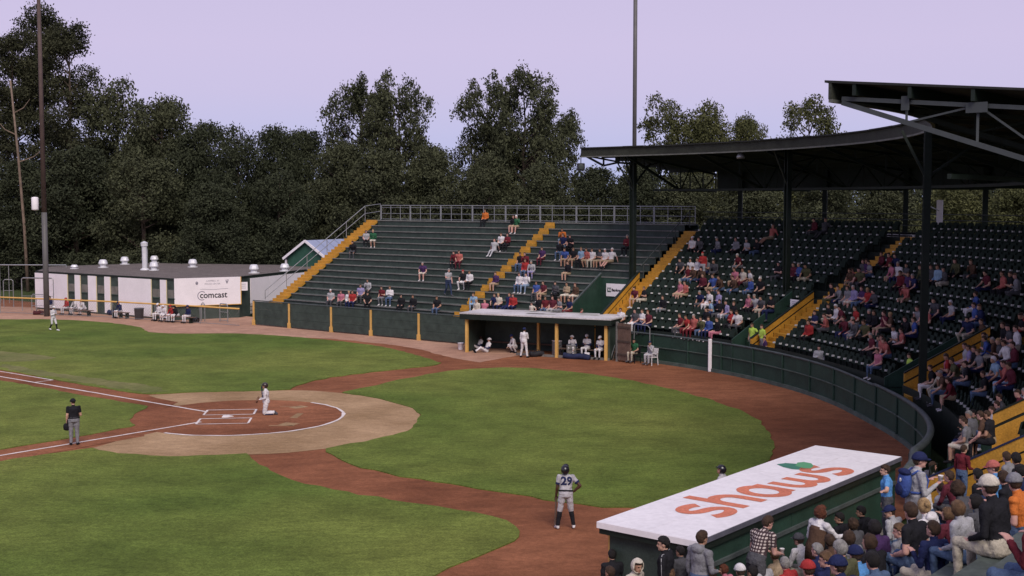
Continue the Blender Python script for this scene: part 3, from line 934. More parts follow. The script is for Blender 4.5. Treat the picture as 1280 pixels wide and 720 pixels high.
# ------------------------------------------------------------ far dugout
DH = 2.15
q0, q1 = G(583, 440), G(760, 450.5)
du = q1 - q0; DL = du.length; du.normalize(); dn = V((-du.y, du.x, 0))
if dn.dot(N1) < 0: dn = -dn
fd = empty('dugout', q0 + du * DL / 2 + dn * 1.3, 'far green dugout with a gold front frame and white roof, players sitting in it', 'dugout')
def dbox(nm, a0, a1, b0, b1, z0, z1, m, par=None, bevel=0.0):
    mb = MB(); mb.box(q0 + du * a0 + dn * b0 + up * z0, du * (a1 - a0), dn * (b1 - b0), up * (z1 - z0)); return mb.build(nm, m, par or fd, bevel=bevel)
DD = 2.35
dbox('back_wall', 0, DL, DD, DD + 0.12, 0, DH - 0.1, GREEN2)
dbox('side_wall', -0.10, 0.0, 0.15, DD + 0.1, 0, DH - 0.1, GREEN2)
dbox('side_wall', DL, DL + 0.10, 0.0, DD + 0.1, 0, DH - 0.1, GREEN2)
dbox('roof_deck', -0.25, DL + 0.3, -0.35, DD + 0.12, DH + 0.02, DH + 0.09, mat('old_membrane', (0.56, 0.54, 0.55), 0.6, 0.22, 0.7, 0.1, fine=0.15))
dbox('fascia', -0.25, DL + 0.3, -0.33, -0.27, DH - 0.28, DH + 0.06, DKGREEN)
dbox('fascia', -0.23, -0.17, -0.27, DD + 0.2, DH - 0.22, DH + 0.018, DKGREEN)
dbox('fascia', DL + 0.2, DL + 0.26, -0.27, DD + 0.2, DH - 0.22, DH + 0.018, DKGREEN)
for a in (0.0, DL * 0.645, DL - 0.16):
    dbox('frame_post', a, a + 0.15, -0.15, 0.0, 0, DH - 0.30, GOLDPALE)
dbox('frame_post', DL * 0.425, DL * 0.425 + 0.14, 1.6, 1.74, 0, DH - 0.2, GOLDPALE)
dbox('frame_post', DL * 0.845, DL * 0.845 + 0.14, 1.6, 1.74, 0, DH - 0.2, GOLDPALE)
dbox('frame_beam', -0.02, DL + 0.02, -0.16, -0.01, DH - 0.298, DH - 0.16, GOLDPALE)
dbox('bench', 0.5, DL - 0.3, 2.05, 2.5, 0.36, 0.42, WOOD)
dbox('bench_back', 0.5, DL - 0.3, 2.52, 2.58, 0.5, 0.9, WOOD)
dbox('front_curb', 3.1, DL + 0.1, -0.05, 0.08, 0, 0.12, CONC)
# worn tar patches on the white roof
mb = MB()
for i in range(9):
    a = rnd.uniform(2.2, DL - 1.2); b = rnd.uniform(0.2, 2.2)
    mb.box(q0 + du * a + dn * b + up * (DH + 0.091), du * rnd.uniform(.7, 2.0), dn * rnd.uniform(.2, .5), up * 0.004)
mb.build('roof_patch', mat('tar_patch', (0.33, 0.33, 0.30), 0.7, 0.2, 1.5), fd)
# wooden gate leaf beside the dugout
g0, g1 = G(772, 452), G(786, 454)
gt = empty('gate', g0, 'brown wooden plank gate standing open beside the far dugout', 'gate')
gd = (g1 - g0).normalized(); gl = (g1 - g0).length + 0.12; gn_ = V((-gd.y, gd.x, 0))
for i in range(4):
    mb = MB(); mb.box(g0 + gd * (gl * i / 4) + up * 0.1, gd * (gl / 4 - 0.012), gn_ * 0.04, up * 1.95); mb.build('plank', WOOD, gt)
for z in (0.35, 1.05, 1.8):
    mb = MB(); mb.box(g0 - gn_ * 0.032 + up * z, gd * gl, gn_ * 0.03, up * 0.1); mb.build('batten', mat('dark_wood', (0.07, 0.05, 0.04), .8, .2, 3), gt)
mb = MB(); mb.box(g0 - gd * 0.12 - gn_ * .03, gd * 0.1, gn_ * 0.12, up * 2.1); mb.build('gate_post', NOSE, gt)
# screen frame of pipe against the wall
def pull(q_, R_):
    p_, _ = inv(q_); return path(p_, R_)
c0_, c1_ = path(ring_x(792, 24.28), 24.28), path(ring_x(810, 24.32), 24.32)
sf = empty('pipe_screen', c0_, 'upright galvanised pipe frame leaning near the curved wall by the seated men', 'screen')
sd = (c1_ - c0_).normalized(); sl_ = (c1_ - c0_).length + .1
mb = MB()
mb.tube([c0_, c0_ + up * 1.85 + sd * 0.05, c0_ + sd * 0.15 + up * 1.98, c0_ + sd * (sl_ - .15) + up * 1.95, c0_ + sd * sl_ + up * 1.82, c0_ + sd * sl_], 0.028)
mb.build('frame', PIPE, sf)
mb = MB(); mb.tube([c0_ + up * 0.5, c0_ + sd * sl_ + up * 0.5], 0.02); mb.build('cross_bar', PIPE, sf)
# bats leaning beside the dugout
for i, (u, v, lx) in enumerate(((763, 450, .16), (766, 450.5, .1))):
    b = G(u, v); bt = b + du * lx + dn * 0.25 + up * 0.82
    mb = MB(); n_ = (bt - b).normalized()
    mb.tube([b, b + n_ * 0.1, b + n_ * 0.30, b + n_ * 0.52, b + n_ * 0.80, b + n_ * 0.84], 0.033, 8, WOOD if i else PIPE, r2=0.014)
    o = mb.build('bat', None); tag(o, ('pale metal' if i == 0 else 'brown wooden') + ' baseball bat leaning at the right end of the far dugout', 'bat')
# bucket
b = G(576, 437)
t = empty('bucket', b, 'white plastic bucket on the dirt at the left end of the far dugout', 'bucket')
mb = MB(); mb.lathe(b, [(0.13, 0), (0.135, 0.02), (0.17, 0.36), (0.18, 0.365), (0.18, 0.39), (0.155, 0.39), (0.12, 0.05)], 16); mb.build('pail', WHITE, t, True)
mb = MB(); mb.tube([b + V((.17 * math.cos(a), .10, .33 - .12 * math.sin(a))) for a in [math.pi * i / 8 for i in range(9)]], 0.006, 5); mb.build('handle', PIPE, t)
def box_thing(name, label, cat, c, w, d, h, m, lid=None, yaw=0.0):
    t = empty(name, c, label, cat)
    a = V((math.cos(yaw), math.sin(yaw), 0)); bb = V((-a.y, a.x, 0))
    mb = MB(); mb.box(c - a * w / 2 - bb * d / 2, a * w, bb * d, up * h); mb.build('body', m, t, bevel=0.02)
    mb = MB(); mb.box(c - a * (w / 2 + .012) - bb * (d / 2 + .012) + up * h, a * (w + .024), bb * (d + .024), up * 0.05); mb.build('lid', lid or m, t, bevel=0.015)
    mb = MB(); mb.tube([c - a * w * .3 - bb * (d / 2 + .02) + up * h * .7, c - a * w * .28 - bb * (d / 2 + .05) + up * h * .72, c + a * w * .28 - bb * (d / 2 + .05) + up * h * .72, c + a * w * .3 - bb * (d / 2 + .02) + up * h * .7], 0.012, 6); mb.build('handle', INK, t)
    return t
box_thing('cooler', 'pale grey upright drinks cooler inside the far dugout by the middle post', 'cooler', q0 + du * (DL * 0.60) + dn * 1.0, 0.42, 0.4, 0.75, PIPE, WHITE, 0.4)
box_thing('cooler', 'dull silver ball box just right of the middle post of the far dugout', 'box', q0 + du * (DL * 0.73) + dn * 0.5, 0.5, 0.4, 0.62, NOSE, PIPE, -0.3)
box_thing('ball_box', 'small white box on the kerb among the seated players', 'box', q0 + du * (DL * 0.855) + dn * 0.05 + up * 0.12, 0.25, 0.2, 0.17, WHITE, WHITE, 0.1)
def gear_bag(label, c, L_, m, yaw, r=0.16):
    t = empty('equipment_bag', c, label, 'bag')
    a = V((math.cos(yaw), math.sin(yaw), 0))
    mb = MB(); mb.tube([c + a * (x * L_) + up * (r * 0.9 + 0.03 * math.sin(9 * x)) for x in (-.5, -.47, -.3, -.1, .12, .3, .46, .5)], r, 10)
    o = mb.build('bag_body', m, t, True)
    mb = MB(); mb.tube([c + a * (-.22 * L_) + up * (r * 1.7), c + a * (-.1 * L_) + up * (r * 2.5), c + a * (.1 * L_) + up * (r * 2.5), c + a * (.22 * L_) + up * (r * 1.7)], 0.014, 6); mb.build('strap', INK, t)
NAVY = mat('navy_cloth', (0.016, 0.022, 0.06), 0.8, 0.3, 6.0)
gear_bag('long black bat bag lying in front of the far dugout bench', q0 + du * (DL * 0.80) - dn * 0.25, 1.5, NAVY, math.atan2(du.y, du.x))
gear_bag('dark equipment bag beside the squatting player in the dugout mouth', q0 + du * (DL * 0.52) - dn * 0.2, 0.8, INK, 0.5)
gear_bag('maroon bag dropped on the dirt at the left end of the bullpen bench', G(48, 393.5), 0.7, mat('maroon_cloth', (0.06, 0.012, 0.016), .8, .2, 5), 0.2)
gear_bag('dark bag at the right end of the bullpen bench', G(243, 403), 0.6, INK, -0.4, 0.2)
gear_bag('black catcher gear bag on the ground between the two groups of bullpen players', G(141, 394), 0.8, NAVY, -0.5, 0.2)

# ------------------------------------------------------------ near dugout
NH = 2.2
n0 = G(747, 652, NH); n1_ = G(1020, 556.75, NH); n2 = G(1122, 572.8, NH)
nu = (n1_ - n0); NL = nu.length; nu.normalize(); nw = V((nu.y, -nu.x, 0))
if nw.dot(N3) < 0: nw = -nw
NW = (n2 - n1_).dot(nw)
nb_ = V((n0.x, n0.y, 0))
nd = empty('dugout', nb_ + nu * NL / 2 + nw * NW / 2, 'near dugout with a white roof painted with orange lettering and a green leaf', 'dugout')
def nbox(nm, a0, a1, b0, b1, z0, z1, m, par=None, bevel=0.0):
    mb = MB(); mb.box(nb_ + nu * a0 + nw * b0 + up * z0, nu * (a1 - a0), nw * (b1 - b0), up * (z1 - z0)); return mb.build(nm, m, par or nd, bevel=bevel)
# roof covered in plywood sheets under a thin white skin
cols_ = 8
for i in range(cols_):
    for j in range(2):
        a0, a1 = NL * i / cols_, NL * (i + 1) / cols_
        b0, b1 = NW * j / 2, NW * (j + 1) / 2
        dz = rnd.uniform(-0.003, 0.002)
        nbox('roof_panel', a0 + .004, a1 - .004, b0 + .006, b1 - .006, NH - 0.04, NH + dz, ROOFWHITE)
nbox('roof_edge', -0.02, 0.0, -0.01, NW + .01, NH - 0.12, NH - 0.003, WHITE)
nbox('roof_edge', 0, NL, NW, NW + 0.02, NH - 0.10, NH - 0.002, mat('dull_edge', (0.10, 0.10, 0.13), .6, .2, 3))
nbox('roof_edge', 0, NL, -0.02, 0, NH - 0.12, NH - 0.003, WHITE)
nbox('roof_joist', 0.03, NL, 0.02, NW - 0.01, NH - 0.24, NH - 0.042, DKGREEN)
nbox('end_wall', 0.22, 0.32, 0.14, NW - 0.14, 0, NH - 0.242, GREEN2)
nbox('end_wall', NL - 0.3, NL - 0.2, 0.14, NW - 0.14, 0, NH - 0.242, GREEN2)
for i in range(5):
    a0, a1 = 0.25 + (NL - .4) * i / 5, 0.25 + (NL - .4) * (i + 1) / 5
    nbox('back_panel', a0 + .006, a1 - .006, NW - 0.14, NW - 0.08, 0, NH - 0.245, GREEN)
nbox('back_rail', 0.25, NL - .2, NW - 0.08, NW - 0.03, 1.55, 1.63, RAILPAD)
nbox('front_post', 0.3, 0.44, 0.05, 0.18, 0, NH - 0.245, GOLDPALE)
nbox('front_post', NL * .5, NL * .5 + .14, 0.05, 0.18, 0, NH - 0.245, GOLDPALE)
# painted lettering and leaf
ORANGE = mat('orange_paint', (0.58, 0.18, 0.10), 0.6, 0.16, 1.2, fine=0.2)
LEAF1 = mat('leaf_green_paint', (0.10, 0.33, 0.16), 0.6, 0.12, 2.0)
LEAF2 = mat('leaf_dark_paint', (0.045, 0.19, 0.13), 0.6, 0.12, 2.0)
base = G(893, 648, NH); end = G(1067, 588, NH)
rd = (end - base); rl = rd.length; rd.normalize()
tu = -nw
def arc2(cx, cy, rx, ry, a0, a1, n=12): return [(cx + rx * math.cos(math.radians(a0 + (a1 - a0) * i / n)), cy + ry * math.sin(math.radians(a0 + (a1 - a0) * i / n))) for i in range(n + 1)]
S_ = arc2(.36, .76, .30, .24, 38, 262, 14) + arc2(.36, .26, .33, .26, 82, -142, 14)
GLY = [('s', .88, [S_]), ('h', .93, [[(.12, 0), (.12, 1.55)], [(.12, .62)] + arc2(.41, .62, .29, .38, 180, 0, 12) + [(.70, 0)]]),
       ('a', 1.02, [arc2(.42, .50, .33, .50, 0, 360, 24), [(.75, 1.0), (.75, 0)]]),
       ('w', 1.36, [[(.10, .86), (.10, .36)] + arc2(.35, .36, .25, .36, 180, 360, 10) + [(.60, .86)], [(.60, .86), (.60, .36)] + arc2(.85, .36, .25, .36, 180, 360, 10) + [(1.10, .86)]]), ('s', .70, [S_])]
tw_ = sum(g_[1] for g_ in GLY)
kx, ky, sw = rl / tw_, 0.93, 0.132
x_ = 0.0
for ch_, wd_g, strokes in GLY:
    mb = MB()
    for si_, st_ in enumerate(strokes):
        P2 = [V((x_ + a_ * kx, b_ * ky, 0)) for a_, b_ in st_]
        Lf, Rt_ = [], []
        for i, p_ in enumerate(P2):
            d_ = (P2[min(i + 1, len(P2) - 1)] - P2[max(i - 1, 0)]).normalized()
            n_ = V((-d_.y, d_.x, 0)) * sw
            Lf.append(p_ + n_); Rt_.append(p_ - n_)
        w3 = lambda q_: base + rd * q_.x + tu * q_.y + up * (0.006 + .0012 * si_)
        for i in range(len(P2) - 1):
            mb.poly([w3(Rt_[i]), w3(Rt_[i + 1]), w3(Lf[i + 1]), w3(Lf[i])])
    mb.build('painted_letter', ORANGE, nd)
    x_ += wd_g * kx
def leaf(pxs, m, z):
    pts = [G(u, v, NH) for u, v in pxs]
    nm = sheet('leaf_emblem', [(p.x, p.y) for p in pts], NH + z, m)
    del nm['kind']
    nm.parent = nd; nm.matrix_parent_inverse = Matrix.Translation(-V(nd.location))
leaf([(971, 580.5), (982, 579), (995, 580), (1006, 583), (1014, 586), (1003, 587.5), (990, 586.5), (979, 584)], LEAF2, 0.006)
leaf([(997, 578.5), (1005, 577.8), (1014, 579.5), (1017, 583), (1013, 586), (1004, 585.6), (994, 582.5)], LEAF1, 0.009)

# ------------------------------------------------------------ clubhouse with striped front
CH = 2.95
PA, PB, PC = V((-37.2, 97.4, 0)), V((-23.9, 88.0, 0)), V((-19.75, 90.15, 0))
PD, PE = V((-19.3, 91.6, 0)), V((-15.75, 101.9, 0))
PF, PG, PH_ = V((-16.6, 106.0, 0)), V((-31.5, 110.0, 0)), V((-38.8, 104.4, 0))
ch = empty('clubhouse', (PA + PE) / 2, 'low flat roofed clubhouse with white panels and dark green stripes', 'building')
GRAVEL = mat('gravel_roof', (0.135, 0.115, 0.105), 0.95, 0.25, 1.0, 0.4, fine=0.5)
ring_ = [PA, PB, PC, PD, PE, PF, PG, PH_]
mb = MB(); tri = tessellate_polygon([[V((p.x, p.y, 0)) for p in ring_]])
for t3 in tri:
    P3 = [V((ring_[i].x, ring_[i].y, CH)) for i in t3]
    if (P3[1] - P3[0]).cross(P3[2] - P3[0]).z < 0: P3 = P3[::-1]
    mb.poly(P3)
mb.build('roof', GRAVEL, ch)
mb = MB()
ctr = sum(ring_, V((0, 0, 0))) / len(ring_)
mb2 = MB()
for i in range(8):
    a, b = ring_[i], ring_[(i + 1) % 8]
    mb.poly([a, b, b + up * (CH - .01), a + up * (CH - .01)])
    mb2.beam(a + up * (CH - 0.04), b + up * (CH - 0.04), 0.10, 0.12)
mb.build('wall', GREEN2, ch)
mb2.build('roof_edging', DKGREEN, ch)
wd_ = (PB - PA); WL = wd_.length; wd_.normalize(); wn = V((wd_.y, -wd_.x, 0))
if wn.dot(CAMP - PA) < 0: wn = -wn
def pane(px0, px1, z0, z1, m, nm, d=0.05):
    def along(u):     # pixel column on the front wall
        r = ray(u, 360); k = (PA.x * r.y - PA.y * r.x) / (r.x * wd_.y - r.y * wd_.x)
        return k
    a, b = along(px0), along(px1)
    mb = MB(); mb.box(PA + wd_ * a + up * z0, wd_ * (b - a), wn * d, up * (z1 - z0)); return mb.build(nm, m, ch, bevel=0.01)
CREAM = mat('cream_edge', (0.62, 0.55, 0.36), .6, .1, 2)
for a, b in ((44.5, 84.5), (94, 100.5), (110.5, 120.5), (131, 138), (148.5, 189), (200.5, 208)):
    pane(a, b, 0.12, CH - 0.12, WHITE, 'white_panel')
    pane(b, b + 0.9, 0.12, CH - 0.12, CREAM, 'panel_edge', 0.04)
for a, b in ((86.5, 93.5), (102.5, 109.5), (122.5, 130), (139.5, 147.5), (191, 199.5), (210, 219)):
    pane(a, b, 1.55, 2.15, mat('dusty_window', (0.16, 0.155, 0.14), .25, .3, 2.0, spec=.5), 'window', 0.03)
    pane(a, b, 1.48, 1.55, GREEN, 'window_sill', 0.06)
# big lettered board on the right-hand face
sdv = (PC - PB); SL_ = sdv.length; sdv.normalize(); sn = V((sdv.y, -sdv.x, 0))
if sn.dot(CAMP - PB) < 0: sn = -sn
bd = empty('billboard', PB + sdv * SL_ / 2 + sn * 0.1, 'large white board lettered in black on the near corner of the clubhouse', 'sign')
SZ0, SZ1 = 1.02, CH + 0.02
mb = MB(); mb.box(PB + sn * 0.08 + up * SZ0, sdv * (SL_ + 0.05), sn * 0.06, up * (SZ1 - SZ0)); mb.build('board', WHITE, bd)
mb = MB()
mb.box(PB + sn * 0.07 + up * (SZ0 - .05), sdv * (SL_ + .1), sn * 0.08, up * 0.05); mb.box(PB + sdv * (SL_ + .05) + sn * 0.07 + up * SZ0, sdv * 0.06, sn * 0.08, up * (SZ1 - SZ0))
mb.build('frame_edge', GOLDPALE, bd)
sp = lambda a, z, d=0.144: PB + sdv * a + sn * d + up * z
k_ = SL_ / 77.0           # metres per survey column
zz = lambda f: SZ1 - f * (SZ1 - SZ0)
lo_ = text_mesh('comcast', 0.62, sp(SL_ * .384, zz(0.745)), sdv, up, INK, 'lettering', bd, 0.012)
o0 = sp(SL_ * .384, zz(0.745))
xs_ = [(V(v.co) - o0).dot(sdv) for v in lo_.data.vertices]
for v in lo_.data.vertices:
    d_ = V(v.co) - o0; x_ = (d_.dot(sdv) - min(xs_)) / (max(xs_) - min(xs_)) * SL_ * .42
    v.co = o0 + sdv * x_ + up * d_.z
def ringtext(a, z, r, t0, t1, w, m, n=24):
    pts = []
    for i in range(n + 1):
        th = t0 + (t1 - t0) * i / n; pts.append((a + r * math.cos(th), z + r * math.sin(th)))
    for i in range(n, -1, -1):
        th = t0 + (t1 - t0) * i / n; pts.append((a + (r - w) * math.cos(th), z + (r - w) * math.sin(th)))
    mb = MB()
    for i in range(n):
        mb.poly([sp(*pts[i]), sp(*pts[2 * n + 1 - i]), sp(*pts[2 * n - i]), sp(*pts[i + 1])])
    mb.build('logo_arc', m, bd)
ringtext(SL_ * .415, zz(0.66), 0.33, math.radians(48), math.radians(300), 0.055, GREYINK)
text_mesh('CAMPBELL ST', 0.155, sp(k_ * 45, zz(0.15)), sdv, up, GREYINK, 'small_lettering', bd, 0.0, 'CENTER')
text_mesh('POLICE CENTER', 0.155, sp(k_ * 44.5, zz(0.26)), sdv, up, GREYINK, 'small_lettering', bd, 0.0, 'CENTER')
mb = MB()
for i in range(10):
    a = k_ * (30 + 3.3 * i); z = zz(0.445) + 0.008 * math.sin(i * 1.1) + 0.05 * ((i - 4.5) / 5) ** 2
    mb.box(sp(a, z), sdv * (k_ * 3.35), sn * 0.003, up * 0.022)
mb.build('printed_rule', GREYINK, bd)
mb = MB()
for i in range(10):
    th = i * 2 * math.pi / 10; mb.box(sp(k_ * 26, zz(0.21)) + sdv * 0.07 * math.cos(th) + up * 0.09 * math.sin(th) - sdv * .02, sdv * 0.05, sn * 0.004, up * 0.06)
mb.box(sp(k_ * 26, zz(0.21)) - sdv * 0.04 - up * .04, sdv * 0.1, sn * 0.003, up * 0.1)
mb.build('round_crest', GREYINK, bd)
mb = MB()
c_ = sp(k_ * 61.5, zz(0.17))
for dx, dz, w_, h_ in ((-.08, .02, .06, .13), (.05, .03, .07, .14), (-.05, -.06, .13, .1), (-.02, -.13, .06, .09)): mb.box(c_ + sdv * dx + up * dz, sdv * w_, sn * 0.004, up * h_)
mb.build('crest', GREYINK, bd)
# small plate sign and second white wall
mb = MB(); mb.box(PC + sdv * 0.10 + sn * 0.02 + up * 1.95, sdv * 0.5, sn * 0.04, up * 0.62); o = mb.build('plate_sign', WHITE); tag(o, 'small white plate sign at the right edge of the big lettered board', 'sign')
for i in range(3):
    mb = MB(); mb.box(PC + sdv * 0.16 + sn * 0.062 + up * (2.12 + .14 * i), sdv * 0.32, sn * 0.004, up * 0.035); mb.build('printed_line', GREYINK, o)
e_ = (PE - PD); EL = e_.length; e_.normalize(); en = V((e_.y, -e_.x, 0))
if en.dot(CAMP - PD) < 0: en = -en
for i in range(4):
    mb = MB(); mb.box(PD + e_ * (EL * i / 4 + .02) + en * 0.02 + up * 0.75, e_ * (EL / 4 - 0.03), en * 0.05, up * (CH - 0.95)); mb.build('white_panel', WHITE, ch)
for z in (0.15, 0.42, 0.69):
    mb = MB(); mb.box(PD + en * 0.02 + up * z, e_ * EL, en * 0.05, up * 0.22); mb.build('clapboard', mat('grey_clapboard', (.33, .31, .30), .7, .15, 2), ch)
# roof vents
METAL = mat('bright_vent_metal', (0.72, 0.72, 0.74), 0.35, 0.1, 4.0, metal=0.25)
VENTS = [(93, 336, 0.5, .8), (129, 334.5, 1, 1), (156, 330.5, 1, 1), (193, 328.5, .95, 1), (192.5, 338, 1, .95), (241, 334, 1, 1), (317.5, 341.5, 1, 1), (356, 339, .9, 1)]
VL = ['low flat white vent at the left end of the clubhouse roof', 'silver mushroom vent second from the left on the clubhouse roof', 'silver mushroom vent just left of the tall stack on the clubhouse roof',
      'silver vent just behind the foot of the tall stack', 'silver vent in front right of the tall stack', 'silver vent above the lettered board', 'silver vent on the clubhouse roof below the left eave of the shed', 'silver vent farthest right on the clubhouse roof, under the shed gable']
for (u, v, hs, ws), lb in zip(VENTS, VL):
    c = G(u, v, CH)
    t = empty('roof_vent', c, lb, 'vent', 'vents on the clubhouse roof')
    mb = MB(); mb.lathe(c, [(0.42 * ws, -.01), (0.42 * ws, 0.06), (0.25 * ws, 0.07), (0.25 * ws, 0.30 * hs)], 14); mb.build('collar', METAL, t, False)
    mb = MB(); mb.lathe(c, [(0.36 * ws, 0.28 * hs), (0.37 * ws, 0.36 * hs), (0.30 * ws, 0.58 * hs), (0.22 * ws, 0.66 * hs), (0.0, 0.68 * hs)], 14); mb.build('cap', METAL, t, False)
c = G(181, 337.5, CH)
t = empty('flue_stack', c, 'tall silver flue stack standing on the clubhouse roof', 'chimney')
mb = MB(); mb.lathe(c, [(0.36, 0), (0.34, 0.08), (0.20, 0.16), (0.20, 1.95)], 14); mb.build('pipe', METAL, t)
mb = MB(); mb.lathe(c, [(0.27, 1.9), (0.28, 2.18), (0.06, 2.28), (0.0, 2.29)], 14); mb.build('cowl', METAL, t)
mb = MB(); mb.tube([c + V((.22, 0, .1)), c + V((.24, 0, 1.7))], 0.03, 6); mb.build('bracket_pipe', PIPE, t)
# green shed behind
ap = at_ = None
sh = empty('shed', (-17.0, 104, 0), 'small green gabled shed with white trim and a pale blue metal roof', 'shed')
A_ = V((-17.07, 104, 5.15)); gdv = V((0.86, -0.5, 0)); rdg = V((3.6, 5.9, 0)); hw = 2.42; fall = 1.55
Lr, Rr_ = A_ - gdv * hw - up * fall, A_ + gdv * hw - up * fall
mb = MB(); fl = lambda p: V((p.x, p.y, 0))
mb.poly([fl(Lr + gdv * .3), fl(Rr_ - gdv * .3), Rr_ - gdv * .3 + up * .12, A_ - up * 0.08, Lr + gdv * .3 + up * .12])
mb.poly([fl(Rr_ - gdv * .3), fl(Rr_ - gdv * .3) + rdg, Rr_ - gdv * .3 + rdg + up * .1, Rr_ - gdv * .3 + up * .1])
mb.poly([fl(Lr + gdv * .3) + rdg, fl(Lr + gdv * .3), Lr + gdv * .3 + up * .1, Lr + gdv * .3 + rdg + up * .1])
mb.build('wall', mat('shed_green', (0.028, 0.085, 0.058), .6, .2, 2, fine=.15), sh)
BLUE = mat('pale_blue_metal', (0.40, 0.45, 0.62), 0.35, 0.08, 1.0, metal=0.3)
for P_, sg in ((Rr_, 1), (Lr, -1)):
    for i in range(6):
        s0, s1 = rdg * (i / 6 + .003) - rdg.normalized() * .25 * (i == 0), rdg * ((i + 1) / 6 - .003)
        mb = MB(); a0, a1, b0, b1 = A_ + s0, A_ + s1, P_ + s0, P_ + s1
        mb.poly([a0, a1, b1, b0]); mb.poly([q - up * .05 for q in (a0, b0, b1, a1)]); fixn(mb.build('roof_sheet', BLUE, sh))
mb = MB()
for P_ in (Lr, Rr_): mb.beam(A_ - rdg.normalized() * .28 - up * .04, P_ - rdg.normalized() * .28 - up * .04, 0.06, 0.2)
mb.beam(Lr + gdv * .12 - up * 3.5, Lr + gdv * .12 - up * .1, 0.14)
mb.build('white_trim', WHITE, sh)

# ------------------------------------------------------------ bullpen fence, gate, posts, cage
bf = empty('bullpen_fence', V((-28, 89, 0)), 'low bullpen fence with a gold top rail along right field', 'fence')
ra = [G(-60, 368, 1.2), G(0, 371.5, 1.2), G(140, 377, 1.2), G(250, 383, 1.2), G(299, 386, 1.2)]
mb = MB(); mb.tube(ra, 0.055, 8); mb.build('top_rail', GOLDPALE, bf, True)
tot = 0
segs = list(zip(ra, ra[1:]))
WIRE = mat('fence_wire', (0.22, 0.22, 0.22), .5, .1, 5)
for a, b in segs:
    n_ = max(1, int((b - a).length / 3.0))
    for i in range(n_):
        q = a.lerp(b, i / n_)
        mb = MB(); mb.tube([V((q.x, q.y, 0)), V((q.x, q.y, 1.18))], 0.028, 6); mb.build('post', PIPE, bf)
mb = MB(); mb.tube([V((q.x, q.y, 0.08)) for q in ra], 0.018, 6); mb.build('bottom_rail', PIPE, bf)
# woven wire: thin real strands
mb = MB()
for a, b in segs:
    L_ = (b - a).length; d_ = (b - a).normalized()
    x = 0.0
    while x < L_:
        for sg in (1, -1):
            p0_ = a + d_ * x; p1_ = a + d_ * min(L_, max(0, x + sg * 1.1))
            mb.beam(V((p0_.x, p0_.y, 0.08)), V((p1_.x, p1_.y, 1.17)), 0.004, 0.004)
        x += 0.22
o = mb.build('wire_mesh', WIRE, bf); o['kind'] = 'stuff'
def pipe_gate(label, c, dx, w, h, mids=(0.5,), m=PIPE):
    t = empty('pipe_gate', c, label, 'gate')
    dx = V(dx).normalized()
    mb = MB(); mb.tube([c, c + up * (h - .12), c + dx * .12 + up * h, c + dx * (w - .12) + up * h, c + dx * w + up * (h - .12), c + dx * w], 0.032, 8); mb.build('frame', m, t)
    for f in mids:
        mb = MB(); mb.tube([c + up * h * f, c + dx * w + up * h * f], 0.02, 6); mb.build('cross_bar', m, t)
    return t
pipe_gate('waist high pipe gate at the right end of the bullpen fence', G(275, 402), G(291, 404) - G(275, 402), 1.0, 1.28, (0.1, .55, .9))
pipe_gate('pair of pipe posts joined by a rail just left of the bullpen gate', G(252, 401.5), G(258, 402) - G(252, 401.5), .35, 1.3, (.9,))
pipe_gate('tall curved pipe frame left of the light pole', G(28, 388.5), (1, -.15, 0), 2.6, 2.55, (.45, .98))
pipe_gate('narrow pipe frame farthest left behind the gold rail', G(5, 384), (1, .1, 0), .75, 2.2, (.6,))
pipe_gate('low pipe rail frame between the tall frame and the clubhouse', G(40, 388), (1, -.3, 0), 1.2, 1.25, (.3, .9))
# bench of the bullpen
def slat_bench(label, c, d, L_):
    t = empty('bench', c, label, 'bench'); d = V(d).normalized(); n_ = V((-d.y, d.x, 0))
    for j in range(3):
        mb = MB(); mb.box(c - d * L_ / 2 + n_ * (j * .13 - .2) + up * .40, d * L_, n_ * .115, up * .04); mb.build('slat', WOOD, t)
    for x in (-.42, 0, .42):
        mb = MB(); mb.box(c + d * (x * L_) - n_ * .18, d * .07, n_ * .3, up * .395); mb.build('leg', DKGREEN, t)
    return t
bdir = G(235, 402) - G(64, 391)
slat_bench('bullpen bench under the left group of seated players', V((*G(88, 386.8, .42).xy, 0)), bdir, 4.6)
slat_bench('bullpen bench under the right group of seated players', V((*G(216, 395.3, .42).xy, 0)), bdir, 4.0)
slat_bench('short bullpen bench under the lone seated player', V((*G(151, 390.5, .42).xy, 0)), bdir, 1.5)
mb = MB(); c = G(174, 399); mb.lathe(c, [(.30, 0), (.34, .75), (.36, .76), (.36, .80), (.30, .81), (.26, .1)], 16)
o = mb.build('trash_barrel', mat('grey_drum', (.085, .085, .10), .5, .2, 2), None, True); tag(o, 'grey trash barrel behind the gold rail right of the lone bullpen player', 'barrel')
mb = MB(); mb.tube([c + V((.33 * math.cos(a), .33 * math.sin(a), .78)) for a in [i * math.pi / 8 for i in range(17)]], .03, 6); mb.build('rim', PIPE, o)
